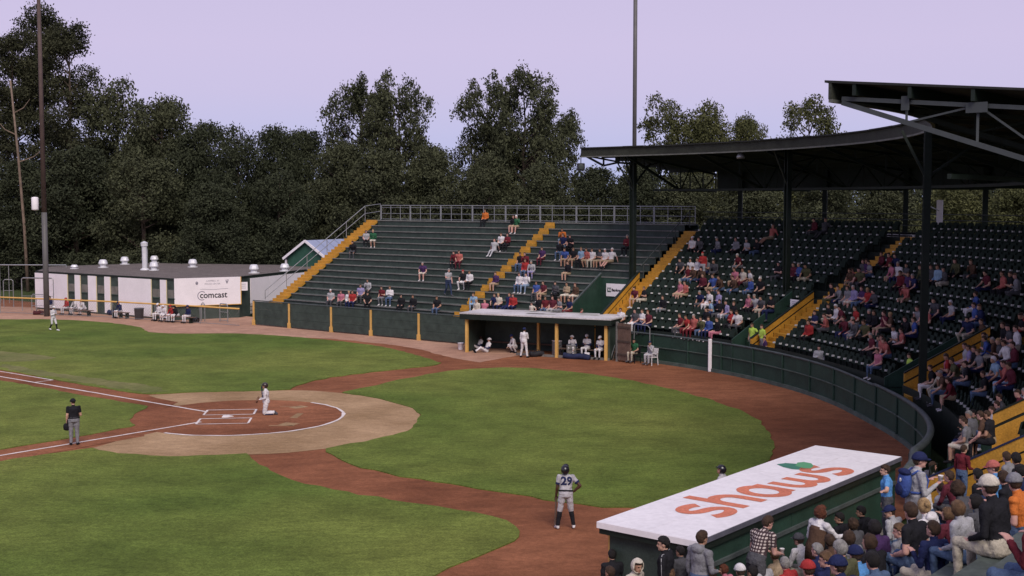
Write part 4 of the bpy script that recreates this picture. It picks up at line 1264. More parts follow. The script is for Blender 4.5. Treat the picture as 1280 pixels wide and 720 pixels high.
# tall batting-cage frame behind, far left
cg = empty('cage_frame', G(0, 380), 'tall pipe cage frame with a pale top rail at the far left edge', 'cage')
ca, cb_ = G(-40, 378.5), G(84, 379)
ca = V((ca.x, ca.y, 0)); cb_ = V((cb_.x, cb_.y, 0))
hc = 3.15
mb = MB(); mb.tube([ca + up * hc, cb_ + up * hc], .05, 8); mb.build('top_rail', PIPE, cg)
for f in (0.0, .33, .42, 1.0):
    mb = MB(); q = ca.lerp(cb_, f); mb.tube([q, q + up * hc], .035 if f in (0, 1.0) else .028, 8); mb.build('post', PIPE, cg)
mb = MB()
for i in range(46):
    q = ca.lerp(cb_, i / 45); mb.beam(q, q + up * hc, .006, .006)
for z in (.5, 1., 1.5, 2., 2.5): mb.beam(ca + up * z, cb_ + up * z, .006, .006)
o = mb.build('net', mat('black_net', (.02, .02, .02), .8, .1, 3), cg); o['kind'] = 'stuff'

# ------------------------------------------------------------ light poles
def light_pole(label, base_, h, r0, r1, upper, lower, split):
    t = empty('light_pole', base_, label, 'pole')
    mb = MB(); mb.tube([base_, base_ + up * split], r0, 12, r2=r0 * .92); mb.build('lower_shaft', lower, t, True)
    mb = MB(); mb.tube([base_ + up * split, base_ + up * h], r0 * .86, 12, r2=r1); mb.build('upper_shaft', upper, t, True)
    for k in range(2):
        mb = MB(); z = h - .6 - k * 1.3
        mb.beam(base_ + up * z + V((-2.2, 0, 0)), base_ + up * z + V((2.2, 0, 0)), .12, .12); mb.build('cross_arm', upper, t)
        for i in range(5):
            c = base_ + up * (z + .12) + V((-1.9 + .95 * i, -.2, 0))
            mb = MB(); mb.lathe(c, [(.08, 0), (.26, .14), (.28, .42), (.18, .5), (0, .52)], 10); mb.build('floodlight', PIPE, t)
    return t
BROWNPOLE = mat('brown_pole', (.085, .058, .052), .7, .25, 1.5, fine=.2)
GREYPOLE = mat('grey_pole', (.105, .10, .10), .5, .15, 1.5)
b = V((-34.05, 91.0, 0))
light_pole('tall light pole with a brown upper shaft in front of the clubhouse', b, 25, .205, .125, BROWNPOLE, GREYPOLE, 7.6)
t = empty('transformer', V((-34.85, 90.9, 7.9)), 'white transformer can strapped high on the left light pole', 'transformer')
c = V((-34.66, 90.9, 7.75))
mb = MB(); mb.lathe(c, [(.05, 0), (.24, .03), (.25, .1), (.25, .88), (.21, .95), (0, .98)], 14); mb.build('can', WHITE, t, True)
for zb_ in (.25, .75):
    mb = MB(); mb.tube([c + V((.2, 0, zb_)), c + V((.5, .05, zb_))], .04, 6); mb.build('bracket', INK, t)
mb = MB(); mb.tube([c + V((0, 0, 0)), c + V((.02, 0, -.22)), c + V((.2, 0, -.3)), c + V((.35, 0, -.1))], .02, 6); mb.build('cable_loop', INK, t)
pb = V((8.44, 86.5, 0))
light_pole('slim purple grey steel light pole rising behind the grandstand roof', pb, 26, .17, .14, GREYPOLE, GREYPOLE, 8.0)
# ================================================================== TREES
def leaf_mat(name, c, c2, isl=0.28):
    m = mat(name, c, 0.85, 0.2, 0.25, c2=c2, island=isl, spec=0.12)
    return m
LEAF_D = leaf_mat('leaves_dark', (0.028, 0.035, 0.020), (0.046, 0.053, 0.030))
LEAF_M = leaf_mat('leaves_mid', (0.040, 0.047, 0.026), (0.068, 0.074, 0.040))
LEAF_L = leaf_mat('leaves_olive', (0.052, 0.060, 0.026), (0.085, 0.088, 0.036))
LEAF_P = leaf_mat('pine_needles', (0.028, 0.032, 0.018), (0.046, 0.048, 0.026))
BARK = mat('bark', (0.075, 0.055, 0.042), 0.9, 0.3, 2.0, 0.3)
PALEBARK = mat('pale_bark', (0.17, 0.125, 0.095), 0.9, 0.3, 2.0, 0.3)
def add_leaf(vs, fs, c, nrm, s, r):
    t = nrm.orthogonal().normalized()
    t.rotate(Quaternion(nrm, r.uniform(0, 6.28)))
    b = nrm.cross(t)
    i = len(vs)
    l, w = s * r.uniform(.7, 1.3), s * r.uniform(.4, .75)
    q = [c - t * l, c - b * w * .7 + t * l * .1, c + t * l * .9 + nrm * s * .25, c + b * w + t * l * .15]
    vs += [tuple(x) for x in q]
    fs.append((i, i + 1, i + 2, i + 3))
def crown_mesh(name, blobs, nleaf, s, m, seed, spread=2.0):
    """blobs: (centre, radii). Leaves are strewn near the surface of each blob, thinner inside, in small sprays"""
    r = random.Random(seed)
    vs, fs = [], []
    tot = sum((b[1].x * b[1].y * b[1].z) ** (2 / 3) for b in blobs)
    for c, rad in blobs:
        n = int(nleaf * (rad.x * rad.y * rad.z) ** (2 / 3) / tot)
        sprays = max(6, n // 9)
        for _ in range(sprays):
            while True:
                d = V((r.gauss(0, 1), r.gauss(0, 1), r.gauss(0, 1)))
                if d.length > 1e-3: break
            d.normalize()
            if d.z < -0.5 and r.random() < .5: d.z = -d.z
            k = r.uniform(.55, 1.0) ** .6 * (1.0 + (0.12 if r.random() < .08 else 0))
            base = c + V((d.x * rad.x, d.y * rad.y, d.z * rad.z)) * k
            for _ in range(9):
                p = base + V((r.gauss(0, 1), r.gauss(0, 1), r.gauss(0, .8))) * s * spread
                nn = (d * 0.5 + V((r.gauss(0, 1), r.gauss(0, 1), r.gauss(0, 1) + .5))).normalized()
                add_leaf(vs, fs, p, nn, s, r)
    me = bpy.data.meshes.new(name)
    me.from_pydata(vs, [], fs)
    me.materials.append(m)
    return me
def make_blobs(kind, seed):
    r = random.Random(seed)
    B = []
    limbs = []
    if kind == 'round':          # dense broad tree, unit height 1 (scaled later), leaves down to the ground
        H_ = 16
        for i in range(60):
            z = r.uniform(.06, .93) * H_
            f = z / H_
            wr = 5.2 * (math.sin(min(1, f * 1.25 + .18) * math.pi * .62 + .35)) * (1.0 if f < .6 else max(.25, 1 - ((f - .6) / .42) ** 1.6))
            a = r.uniform(0, 6.28); q = r.uniform(.2, 1.0) ** .6 * wr
            R0 = r.uniform(1.4, 2.4) * (1.1 - .40 * f)
            c = V((q * math.cos(a), q * math.sin(a), z))
            B.append((c, V((R0, R0, R0 * r.uniform(.7, 1.0)))))
        trunk = .38
    elif kind == 'open':         # tall poplar-like crown of separate clumps with gaps
        H_ = 20
        for i in range(84):
            f = r.uniform(.24, .97); z = f * H_
            wr = 5.6 * math.sin(math.pi * min(1, max(0, (f - .16) / .95))) ** .6 + .4
            a = r.uniform(0, 6.28); q = r.uniform(.35, 1.0) ** .7 * wr
            R0 = r.uniform(.9, 1.7) * (1.2 - .45 * f)
            c = V((q * math.cos(a), q * math.sin(a), z))
            B.append((c, V((R0, R0, R0 * r.uniform(.9, 1.5)))))
            if i % 2 == 0: limbs.append(c)
        for i in range(16):
            a = r.uniform(0, 6.28); q = r.uniform(0, 4.8); R0 = r.uniform(1.5, 2.3)
            B.append((V((q * math.cos(a), q * math.sin(a), r.uniform(.08, .4) * H_)), V((R0, R0, R0))))
        trunk = .42
    elif kind == 'pine':
        H_ = 26
        for i in range(70):
            f = r.uniform(.12, 1.0); z = f * H_
            wr = 5.0 * (1 - ((f - .16) / .9)) ** .55 + .5
            a = r.uniform(0, 6.28); q = r.uniform(.3, 1.0) * wr
            c = V((q * math.cos(a), q * math.sin(a), z - q * .12))
            B.append((c, V((r.uniform(1.0, 1.9), r.uniform(1.0, 1.9), r.uniform(.5, .85)))))
            if i % 2 == 0: limbs.append(c)
        trunk = .36
    else:                        # bush
        H_ = 5.5
        for i in range(15):
            a = r.uniform(0, 6.28); q = r.uniform(0, 3.0); z = r.uniform(.2, .85) * H_ * (1 - .09 * q)
            R0 = r.uniform(.8, 1.4)
            B.append((V((q * math.cos(a), q * math.sin(a), z)), V((R0, R0, R0 * .9))))
        trunk = .16
    return H_, B, limbs, trunk
def tree_proto(kind, seed, nleaf, s):
    H_, B, limbs, tr = make_blobs(kind, seed)
    crown = crown_mesh(kind + '_crown', B, nleaf, s, LEAF_D, seed, 1.35 if kind == 'open' else 2.0)
    zs_ = sorted(v.co.z for v in crown.vertices)
    H_top = zs_[int(len(zs_) * .988)]
    mb = MB()
    r = random.Random(seed + 5)
    top = H_ * (.93 if kind != 'bush' else .6)
    pts = [V((r.uniform(-.1, .1) * i * .3, r.uniform(-.1, .1) * i * .3, top * i / 6)) for i in range(7)]
    mb.tube(pts, tr, 9, r2=tr * .16)
    src = limbs if limbs else [b[0] for b in B[::2]]
    for c in src[:26]:
        z0 = max(.12 * H_, c.z - (.28 * math.hypot(c.x, c.y) + .06 * H_)); z0 = min(z0, top * .92)
        st = V((0, 0, z0)); mid = st.lerp(c, .5) + V((0, 0, -.25))
        mb.tube([st, mid, c], tr * .26, 6, r2=tr * .07)
    me_t = bpy.data.meshes.new(kind + '_trunk'); me_t.from_pydata(mb.v, [], mb.f); me_t.materials.append(BARK)
    return H_top, crown, me_t
PROT = {}
for kind, ns, nl, s in (('round', 4, 42000, .175), ('open', 4, 38000, .20), ('pine', 2, 28000, .17), ('bush', 2, 5000, .15)):
    PROT[kind] = [tree_proto(kind, 11 * (i + 1) + len(kind), nl, s) for i in range(ns)]
NTREE = {'round': 0, 'open': 0, 'pine': 0, 'bush': 0}
def tree(kind, u, vtop, D, width_px, lm, label, group='trees behind the park', name=None, bark=None):
    i = NTREE[kind]; NTREE[kind] += 1
    H_, cm, tm = PROT[kind][i % len(PROT[kind])]
    X = (u - 640) / FPX * D
    h = CAM_H + (250 - vtop) / FPX * D
    wid = {'round': 11.5, 'open': 12.5, 'pine': 10.5, 'bush': 7.5}[kind]
    sxy = width_px / FPX * D / wid
    sz = h / (H_ * 1.0)
    t = empty(name or {'round': 'broadleaf_tree', 'open': 'poplar_tree', 'pine': 'pine_tree', 'bush': 'bush'}[kind], (X, D, 0), label, 'tree' if kind != 'bush' else 'bush', group)
    rz = rnd.uniform(0, 6.28)
    for nm, me, mm in (('crown', cm, lm), ('trunk', tm, bark or BARK)):
        o = bpy.data.objects.new(nm, me); COL.objects.link(o); o.parent = t
        o.material_slots[0].link = 'OBJECT'; o.material_slots[0].material = mm
        o.scale = (sxy, sxy, sz); o.rotation_euler = (0, 0, rz)
    return t
T = tree
T('pine', 22, 48, 128, 105, LEAF_P, 'tall thin pine at the far left edge behind the cage')
T('pine', 92, 38, 126, 112, LEAF_P, 'tall thin pine just right of the left light pole')
T('pine', 58, 20, 133, 105, LEAF_P, 'tallest pine rising behind the left light pole')
T('round', 28, 205, 121, 120, LEAF_D, 'dark leafy tree low behind the tall pipe frame at the far left')
T('round', 95, 190, 119, 140, LEAF_D, 'dark leafy tree behind the left end of the clubhouse')
T('round', 150, 120, 126, 135, LEAF_M, 'broad dense tree, tallest of the leafy trees over the clubhouse stack')
T('round', 205, 133, 124, 125, LEAF_M, 'broad dense tree over the middle of the clubhouse')
T('round', 180, 205, 115, 130, LEAF_M, 'lower leafy tree right behind the clubhouse flue stack')
T('round', 255, 162, 122, 115, LEAF_D, 'dark leafy tree above the lettered board')
T('round', 300, 174, 118, 100, LEAF_D, 'dark leafy tree left of the shed')
T('round', 348, 168, 121, 96, LEAF_D, 'dark leafy tree above the shed gable')
T('round', 385, 170, 126, 90, LEAF_D, 'dark leafy tree right above the shed roof')
T('round', 270, 235, 113, 120, LEAF_D, 'low dark tree between the clubhouse roof and the shed')
T('round', 350, 225, 114, 110, LEAF_D, 'low dark tree hard behind the shed')
T('open', 452, 113, 124, 100, LEAF_M, 'tall poplar left of the twin gap over the bleacher stair')
T('open', 500, 109, 122, 105, LEAF_M, 'tall ragged poplar over the left half of the bleachers')
T('round', 425, 185, 117, 110, LEAF_M, 'leafy tree behind the top of the bleacher end stair')
T('round', 480, 195, 115, 130, LEAF_M, 'leafy tree low behind the left part of the guard rail')
T('round', 545, 190, 117, 110, LEAF_M, 'leafy tree in the dip between the two tall poplars')
T('open', 610, 116, 123, 100, LEAF_M, 'thin open poplar with sky showing through, left of the tallest one')
T('open', 655, 100, 121, 108, LEAF_M, 'tallest open poplar in the middle of the picture')
T('open', 692, 150, 125, 92, LEAF_M, 'shorter poplar beside the loudspeaker at the roof corner')
T('round', 610, 205, 114, 120, LEAF_M, 'leafy tree low behind the middle of the guard rail')
T('round', 680, 212, 113, 115, LEAF_M, 'leafy tree below the tallest poplar')
T('round', 745, 215, 116, 100, LEAF_D, 'dark tree under the corner of the grandstand roof')
T('round', 800, 212, 118, 100, LEAF_D, 'dark tree seen behind the first roof column')
T('open', 838, 138, 128, 112, LEAF_L, 'olive green tree top left above the grandstand roof')
T('round', 885, 146, 126, 112, LEAF_L, 'olive green rounded tree top above the grandstand roof')
T('round', 935, 154, 132, 84, LEAF_L, 'low olive tree top between the larger ones above the grandstand roof')
T('open', 1010, 134, 130, 104, LEAF_L, 'small lone olive tree top right above the curved roof')
T('round', 860, 222, 113, 120, LEAF_M, 'mid green tree seen under the roof left of the second column')
T('round', 940, 224, 110, 120, LEAF_M, 'mid green tree seen under the roof right behind the top seat rows')
T('round', 1030, 222, 112, 125, LEAF_M, 'mid green tree seen under the roof between the third and fourth back posts')
T('round', 1110, 222, 114, 110, LEAF_M, 'mid green tree seen under the roof left of the nearest column')
for i, (u, v, D, w) in enumerate(((1200, 236, 105, 130), (1262, 238, 100, 120), (1320, 232, 96, 130))):
    T('round', u, v, D, w, LEAF_L, ['olive tree behind the seats right of the nearest column', 'olive tree between the last two back posts', 'olive tree beyond the right edge of the stand'][i])
for i, (u, v, D, w) in enumerate(((255, 318, 109, 60), (300, 322, 112, 60), (225, 320, 112, 50))):
    T('bush', u, v, D, w, LEAF_D, ['dark bush right behind the middle of the clubhouse roof', 'dark bush between the clubhouse roof and shed', 'dark bush behind the clubhouse roof near the stack'][i], 'bushes behind the clubhouse')
# the deep wood behind reads as one dark mass
r_ = random.Random(99)
bl_w = []
for i in range(330):
    u = r_.uniform(-160, 1480); D = r_.uniform(138, 152)
    top = CAM_H + (250 - (212 if u < 420 else 216) + r_.uniform(-16, 8)) / FPX * D
    R0 = r_.uniform(2.2, 3.4)
    bl_w.append((V(((u - 640) / FPX * D, D, r_.uniform(1.0, max(2, top - R0 * .8)))), V((R0, R0, R0))))
me_w = crown_mesh('woodland', bl_w, 60000, .40, LEAF_D, 99)
o = bpy.data.objects.new('woodland', me_w); COL.objects.link(o)
tag(o, 'dark mass of woodland deep behind the nearer trees', 'wood', kind='stuff')
# bare trunk standing out of the foliage at far left
b = V((-45.6, 116, 0))
t = empty('bare_tree', b, 'bare pale leaning trunk standing out of the dark foliage at far left', 'tree')
mb = MB(); mb.tube([b + V((.5, 0, 0)), b + V((.32, 0, 6)), b + V((-.1, 0, 13)), b + V((-.6, 0, 19.5))], .17, 8, r2=.08); mb.build('trunk', PALEBARK, t, True)
for z, dx, l in ((12, 1, 2.2), (14.5, -1, 1.8), (16.5, 1, 1.4)):
    mb = MB(); s_ = b + V((-.1 - (z - 13) * .077, 0, z)); mb.tube([s_, s_ + V((dx * l * .6, .2, .5)), s_ + V((dx * l, .3, 1.3))], .06, 6, r2=.02); mb.build('branch', PALEBARK, t)
# white switch cabinet seen through the gap behind the seats
c = V((39.5, 112, 0))
# white board fixed to the rail at the back of the seats
bp_ = min((abs(PX(path(x * .25, row_R(x * .25, 0) + 10.9, 7.8))[0] - 1175), x * .25) for x in range(40, 320))[1]
q = path(bp_, row_R(bp_, 0) + 10.85, row_z(bp_, 0) + 4.95)
t = empty('notice_board', q, 'narrow white board standing at the back of the seats right of the nearest column', 'board')
ou = outward(bp_); sx = V((-ou.y, ou.x, 0))
mb = MB(); mb.box(q - sx * .2, sx * .4, ou * .05, up * 1.75); mb.build('board', WHITE, t)
mb = MB(); mb.beam(q + up * 1.2, q + up * 1.5 + sx * .9, .04); mb.build('bracket', PIPE, t)

# ================================================================== PEOPLE
def cloth(name, c, **k): return mat('cloth_' + name, c, 0.88, 0.22, 3.2, 0.75, fine=0.15, spec=0.12, **k)
PAL = dict(
    white=(.62, .60, .62), cream=(.55, .50, .43), lightgrey=(.36, .36, .38), grey=(.20, .20, .22), darkgrey=(.075, .075, .085), black=(.016, .016, .020),
    navy=(.018, .024, .075), blue=(.055, .095, .30), lightblue=(.24, .36, .50), skyblue=(.09, .25, .52), purple=(.065, .032, .10), lavender=(.27, .24, .42),
    red=(.33, .035, .035), darkred=(.13, .020, .028), maroon=(.105, .022, .035), pink=(.46, .16, .22), coral=(.40, .12, .105), orange=(.52, .15, .035),
    brown=(.085, .05, .035), olive=(.085, .085, .045), green=(.028, .11, .055), lime=(.42, .60, .10), tan=(.33, .25, .17), khaki=(.42, .38, .31),
    jeans=(.075, .115, .20), lightjeans=(.20, .27, .38), darkjeans=(.035, .05, .10), yellow=(.60, .45, .05), uniformgrey=(.40, .39, .42))
def C(n): return cloth(n, PAL[n])
SKINS = [mat('skin_fair', (.50, .30, .225), .55, .10, 9), mat('skin_mid', (.40, .225, .155), .55, .10, 9), mat('skin_pink', (.52, .29, .24), .55, .10, 9)]
SKIN_DK = mat('skin_dark', (.075, .038, .024), .5, .12, 9)
HAIRS = dict(black=(.012, .010, .010), brown=(.050, .028, .017), lightbrown=(.13, .075, .04), blond=(.38, .25, .12), grey=(.26, .25, .24), auburn=(.11, .035, .018), white=(.60, .58, .55))
def HM(n): return mat('hair_' + n, HAIRS[n], .6, .45, 14, .9, fine=.45)
EYE = mat('eye_dark', (.02, .015, .014), .3, .1, 8)
LIP = mat('lip', (.33, .12, .10), .5, .1, 8)
RUBBER = mat('shoe_sole', (.55, .55, .55), .7, .1, 8)

def R3(ax, a): return Matrix.Rotation(a, 3, ax)
class Pose:
    """joints in metres; person faces +Y. Standing: z=0 at the soles. Seated: z=0 at the seat."""
    def __init__(self, kind='stand', lean=0.0, twist=0.0, side=0.0, hyaw=0.0, hpitch=0.0, arms=('down', 'down'), legs=None, sz=1.0, bulk=1.0):
        self.bulk = bulk
        J = {}
        if kind in ('sit', 'sitstretch'): pz = 0.115
        elif kind == 'kneel': pz = 0.58
        elif kind == 'ground': pz = 0.115
        elif kind == 'squat': pz = 0.38
        else: pz = 0.96
        pel = V((0, 0, pz))
        Rt = R3('Z', twist) @ R3('X', -lean) @ R3('Y', side)
        self.Rt = Rt
        T_ = lambda x, y, z: pel + Rt @ V((x, y, z))
        J['pel'] = pel; J['waist'] = T_(0, 0.005, .15); J['chest'] = T_(0, 0.0, .34); J['neck'] = T_(0, -.012, .50)
        J['shL'] = T_(-.185, -.01, .445); J['shR'] = T_(.185, -.01, .445)
        Rh = R3('Z', twist * .6) @ R3('X', -lean * .45) @ R3('Z', hyaw) @ R3('X', -hpitch)
        self.Rh = Rh
        J['head'] = J['neck'] + (Rt @ V((0, .015, .055))) + Rh @ V((0, .022, .10))
        self.head = J['head']
        for s, nm, am in ((-1, 'L', arms[0]), (1, 'R', arms[1])):
            sh = J['sh' + nm]
            A = {'down': ((.05, -.02, -.29), (.055, .06, -.53)), 'lap': ((.06, .03, -.28), (-.04, .27, -.33)), 'knee': ((.07, .17, -.23), (-.02, .40, -.31)),
                 'cross': ((.06, .06, -.27), (-.19, .22, -.20)), 'up': ((.10, .12, -.24), (.02, .20, .02)), 'back': ((.08, -.17, -.24), (.12, -.26, -.46)),
                 'fwd': ((.05, .14, -.24), (-.02, .40, -.18)), 'hip': ((.19, -.06, -.22), (.05, .06, -.38)), 'cup': ((.06, .05, -.28), (-.03, .28, -.12)),
                 'out': ((.20, .05, -.17), (.42, .14, -.12)), 'reach': ((.08, .22, -.15), (.0, .48, -.10)), 'bat': ((.06, -.02, -.28), (.07, .07, -.52)), 'chin': ((.04, .16, -.20), (-.10, .17, .03))}[am]
            e, w = (V((x * s, y, z)) for x, y, z in A)
            el = sh + Rt @ e * 1.0
            wr = sh + Rt @ w
            if am in ('down', 'bat'):     # hang vertically whatever the lean
                el = sh + R3('Z', twist) @ e; wr = sh + R3('Z', twist) @ w
            J['el' + nm] = el; J['wr' + nm] = wr
        for s, nm in ((-1, 'L'), (1, 'R')):
            hp = pel + R3('Z', twist * .3) @ V((.092 * s, 0, -.03))
            lg = legs
            if kind == 'sit':
                dx, sp = (lg or (0.0, .04))[0], (lg or (0.0, .04))[1]
                kn = V(((.10 + sp) * s, .44, .10)); an = V(((.10 + sp * .7) * s, .43 + dx, -.33))
            elif kind == 'sitstretch':
                kn = V((.10 * s, .44, .08)); an = V((.09 * s, .80, -.2))
            elif kind == 'ground':
                kn = V((.12 * s, .40, .33 if s < 0 else .22)); an = V((.11 * s, .72, .09))
            elif kind == 'kneel':
                if s < 0: kn = V((-.13, .06, .09)); an = V((-.11, -.36, .10))
                else: kn = V((.13, .10, .09)); an = V((.13, -.34, .10))
            elif kind == 'squat':
                kn = V((.22 * s, .33, .48)); an = V((.17 * s, .06, .09))
            elif kind == 'walk':
                kn = V((.10 * s, .16 if s < 0 else -.02, .52)); an = V((.10 * s, .26 if s < 0 else -.28, .10 if s < 0 else .16))
            elif kind == 'wide':
                kn = V((.15 * s, .03, .51)); an = V((.22 * s, -.01, .09))
            else:
                kn = V((.105 * s, .02, .51)); an = V((.115 * s, -.02, .09))
            J['hip' + nm] = hp; J['kn' + nm] = kn; J['an' + nm] = an
            fd_ = (R3('Z', -.18 * s)) @ V((0, .165, -.055))
            if kind == 'kneel': fd_ = V((0, -.09, -.06))
            if kind in ('ground',): fd_ = V((.03 * s, .10, .13))
            J['to' + nm] = an + fd_
        self.J = J
        self.kind = kind

def capsule(bm, a, b, ra, rb, n=10):
    d = b - a
    L = d.length
    if L < 1e-5: d = V((0, 0, 1)); L = 1e-5
    z = d.normalized(); x = z.orthogonal().normalized(); y = z.cross(x)
    prof = []
    for i in range(4): th = math.pi / 2 * i / 4; prof.append((ra * math.sin(th), -ra * math.cos(th)))
    for i in range(5): th = math.pi / 2 * i / 4; prof.append((rb * math.cos(th), L + rb * math.sin(th)))
    rings = []
    for r, h in prof:
        if r < 1e-6: rings.append([bm.verts.new(a + z * h)])
        else: rings.append([bm.verts.new(a + z * h + (x * math.cos(2 * math.pi * q / n) + y * math.sin(2 * math.pi * q / n)) * r) for q in range(n)])
    for A, B in zip(rings, rings[1:]):
        for q in range(n):
            if len(A) == 1: bm.faces.new([A[0], B[(q + 1) % n], B[q]])
            elif len(B) == 1: bm.faces.new([A[q], A[(q + 1) % n], B[0]])
            else: bm.faces.new([A[q], A[(q + 1) % n], B[(q + 1) % n], B[q]])
def ellipsoid(bm, c, M, n=14):
    res = bmesh.ops.create_icosphere(bm, subdivisions=2 if n < 16 else 3, radius=1.0)
    for v in res['verts']: v.co = c + M @ v.co
def loft(bm, secs, n=16):
    rings = []
    for c, ax, ay in secs:
        rings.append([bm.verts.new(c + ax * math.cos(2 * math.pi * q / n) + ay * math.sin(2 * math.pi * q / n)) for q in range(n)])
    for A, B in zip(rings, rings[1:]):
        for q in range(n): bm.faces.new([A[q], A[(q + 1) % n], B[(q + 1) % n], B[q]])
    bm.faces.new(rings[0][::-1]); bm.faces.new(rings[-1])

def body_mesh(name, P, vox, wear=None, detail=True, seed=1):
    """one continuous body surface; slots: 0 skin 1 hair/cap 2 shirt 3 sleeves 4 trousers 5 shins 6 shoes 7 eyes 8 lips"""
    J, Rt, Rh, bk = P.J, P.Rt, P.Rh, P.bulk
    bm = bmesh.new()
    ax = lambda v: v
    X, Y, Z = Rt @ V((1, 0, 0)), Rt @ V((0, 1, 0)), Rt @ V((0, 0, 1))
    pel = J['pel']
    seat = P.kind in ('sit', 'ground', 'sitstretch')
    loft(bm, [(pel - V((0, 0, .105 if not seat else .10)), V((.10, 0, 0)) * bk, V((0, .075, 0)) * bk), (pel - V((0, 0, .06)), V((.165, 0, 0)) * bk, V((0, .125, 0)) * bk),
              (pel + Z * .02, V((.172, 0, 0)) * bk, V((0, .125, 0)) * bk), (J['waist'], X * .146 * bk, Y * .108 * bk), (J['waist'] + Z * .09, X * .155 * bk, Y * .112 * bk),
              (J['chest'], X * .172 * bk, Y * .122 * bk), (J['chest'] + Z * .07, X * .176 * bk, Y * .115 * bk), (J['neck'] - Z * .05, X * .145, Y * .085), (J['neck'] - Z * .012, X * .085, Y * .066), (J['neck'] + Z * .01, X * .055, Y * .055)])
    capsule(bm, J['neck'] - Z * .04, J['head'] - Rh @ V((0, .015, .05)), .058, .052)
    hd = J['head']
    ellipsoid(bm, hd + Rh @ V((0, -.008, .025)), Rh @ Matrix.Diagonal((.073, .096, .100)), 16)
    ellipsoid(bm, hd + Rh @ V((0, .025, -.045)), Rh @ Matrix.Diagonal((.058, .066, .072)), 16)
    if detail:
        capsule(bm, hd + Rh @ V((0, .082, .012)), hd + Rh @ V((0, .102, -.022)), .011, .016, 8)
        ellipsoid(bm, hd + Rh @ V((0, .078, .030)), Rh @ Matrix.Diagonal((.050, .014, .012)))
        ellipsoid(bm, hd + Rh @ V((0, .078, -.090)), Rh @ Matrix.Diagonal((.026, .016, .018)))
        ellipsoid(bm, hd + Rh @ V((0, .084, -.056)), Rh @ Matrix.Diagonal((.026, .010, .010)))
        for s in (-1, 1): ellipsoid(bm, hd + Rh @ V((.077 * s, -.008, -.008)), Rh @ Matrix.Diagonal((.012, .020, .032)))
    for nm, s in (('L', -1), ('R', 1)):
        sh, el, wr = J['sh' + nm], J['el' + nm], J['wr' + nm]
        capsule(bm, sh, sh.lerp(el, .5), .062 * bk, .052); capsule(bm, sh.lerp(el, .5), el, .052, .041)
        capsule(bm, el, el.lerp(wr, .35), .042, .041); capsule(bm, el.lerp(wr, .35), wr, .041, .027)
        capsule(bm, J['chest'] + Z * .10 + X * .06 * s, sh, .07, .062)
        d = (wr - el).normalized()
        sd = d.cross(V((0, 0, 1)) if abs(d.z) < .9 else V((0, 1, 0))).normalized()
        pn = sd.cross(d).normalized()
        # palm, four fingers of different length, thumb from the side
        pc_ = wr + d * .05
        loft(bm, [(wr - d * .005, sd * .026, pn * .019), (wr + d * .03, sd * .036, pn * .017), (wr + d * .085, sd * .040, pn * .014), (wr + d * .095, sd * .036, pn * .010)], 10)
        if detail:
            inward = pn if pn.dot(V((0, 0, -1))) > 0 else -pn
            for fi, (o_, ln) in enumerate(((-.031, .062), (-.0105, .078), (.0105, .072), (.031, .052))):
                b0 = wr + d * .088 + sd * o_
                b1 = b0 + d * ln * .5 + inward * .010
                b2 = b1 + (d * .75 + inward * .6).normalized() * ln * .5
                capsule(bm, b0, b1, .0105, .0098, 6); capsule(bm, b1, b2, .0098, .0085, 6)
            t0 = wr + d * .025 - sd * .030 * s
            t1 = t0 + (d * .7 - sd * .6 * s + inward * .3).normalized() * .04
            capsule(bm, t0, t1, .014, .0115, 6); capsule(bm, t1, t1 + (d + inward * .4).normalized() * .03, .0115, .0095, 6)
        hp, kn, an, to = J['hip' + nm], J['kn' + nm], J['an' + nm], J['to' + nm]
        capsule(bm, hp, hp.lerp(kn, .4), .092 * bk, .083 * bk); capsule(bm, hp.lerp(kn, .4), kn, .083 * bk, .060 * bk)
        bl_k = 1 + max(0, bk - 1) * 1.3
        capsule(bm, kn, kn.lerp(an, .35), .060 * bl_k, .057 * bl_k); capsule(bm, kn.lerp(an, .35), an, .057 * bl_k, .042 * bl_k)
        capsule(bm, an + V((0, 0, -.02)), to, .047, .040)
        capsule(bm, an + (an - to).normalized() * .03 + V((0, 0, -.045)), to + V((0, 0, .0)), .038, .036)
    bmesh.ops.recalc_face_normals(bm, faces=bm.faces)
    me = bpy.data.meshes.new('tmpbody'); bm.to_mesh(me); bm.free()
    o = bpy.data.objects.new('tmpbody', me); COL.objects.link(o)
    md = o.modifiers.new('r', 'REMESH'); md.mode = 'VOXEL'; md.voxel_size = vox; md.use_smooth_shade = True
    sm = o.modifiers.new('s', 'SMOOTH'); sm.factor = .5; sm.iterations = 2 if detail else 2
    dg = bpy.context.evaluated_depsgraph_get()
    m2 = bpy.data.meshes.new_from_object(o.evaluated_get(dg)); m2.name = name
    bpy.data.objects.remove(o); bpy.data.meshes.remove(me)
    # ---- regions
    seg = []
    add = lambda a, b, ra, rb, sl, nm: seg.append((a, b, ra, rb, sl, nm))
    add(pel - V((0, 0, .05)), pel + Z * .045, .15, .15, 4, 'hips')
    add(J['waist'] - Z * .03, J['neck'] - Z * .03, .145, .12, 2, 'torso')
    add(J['neck'] + Z * .012, hd - Rh @ V((0, .015, .06)), .055, .055, 0, 'neck')
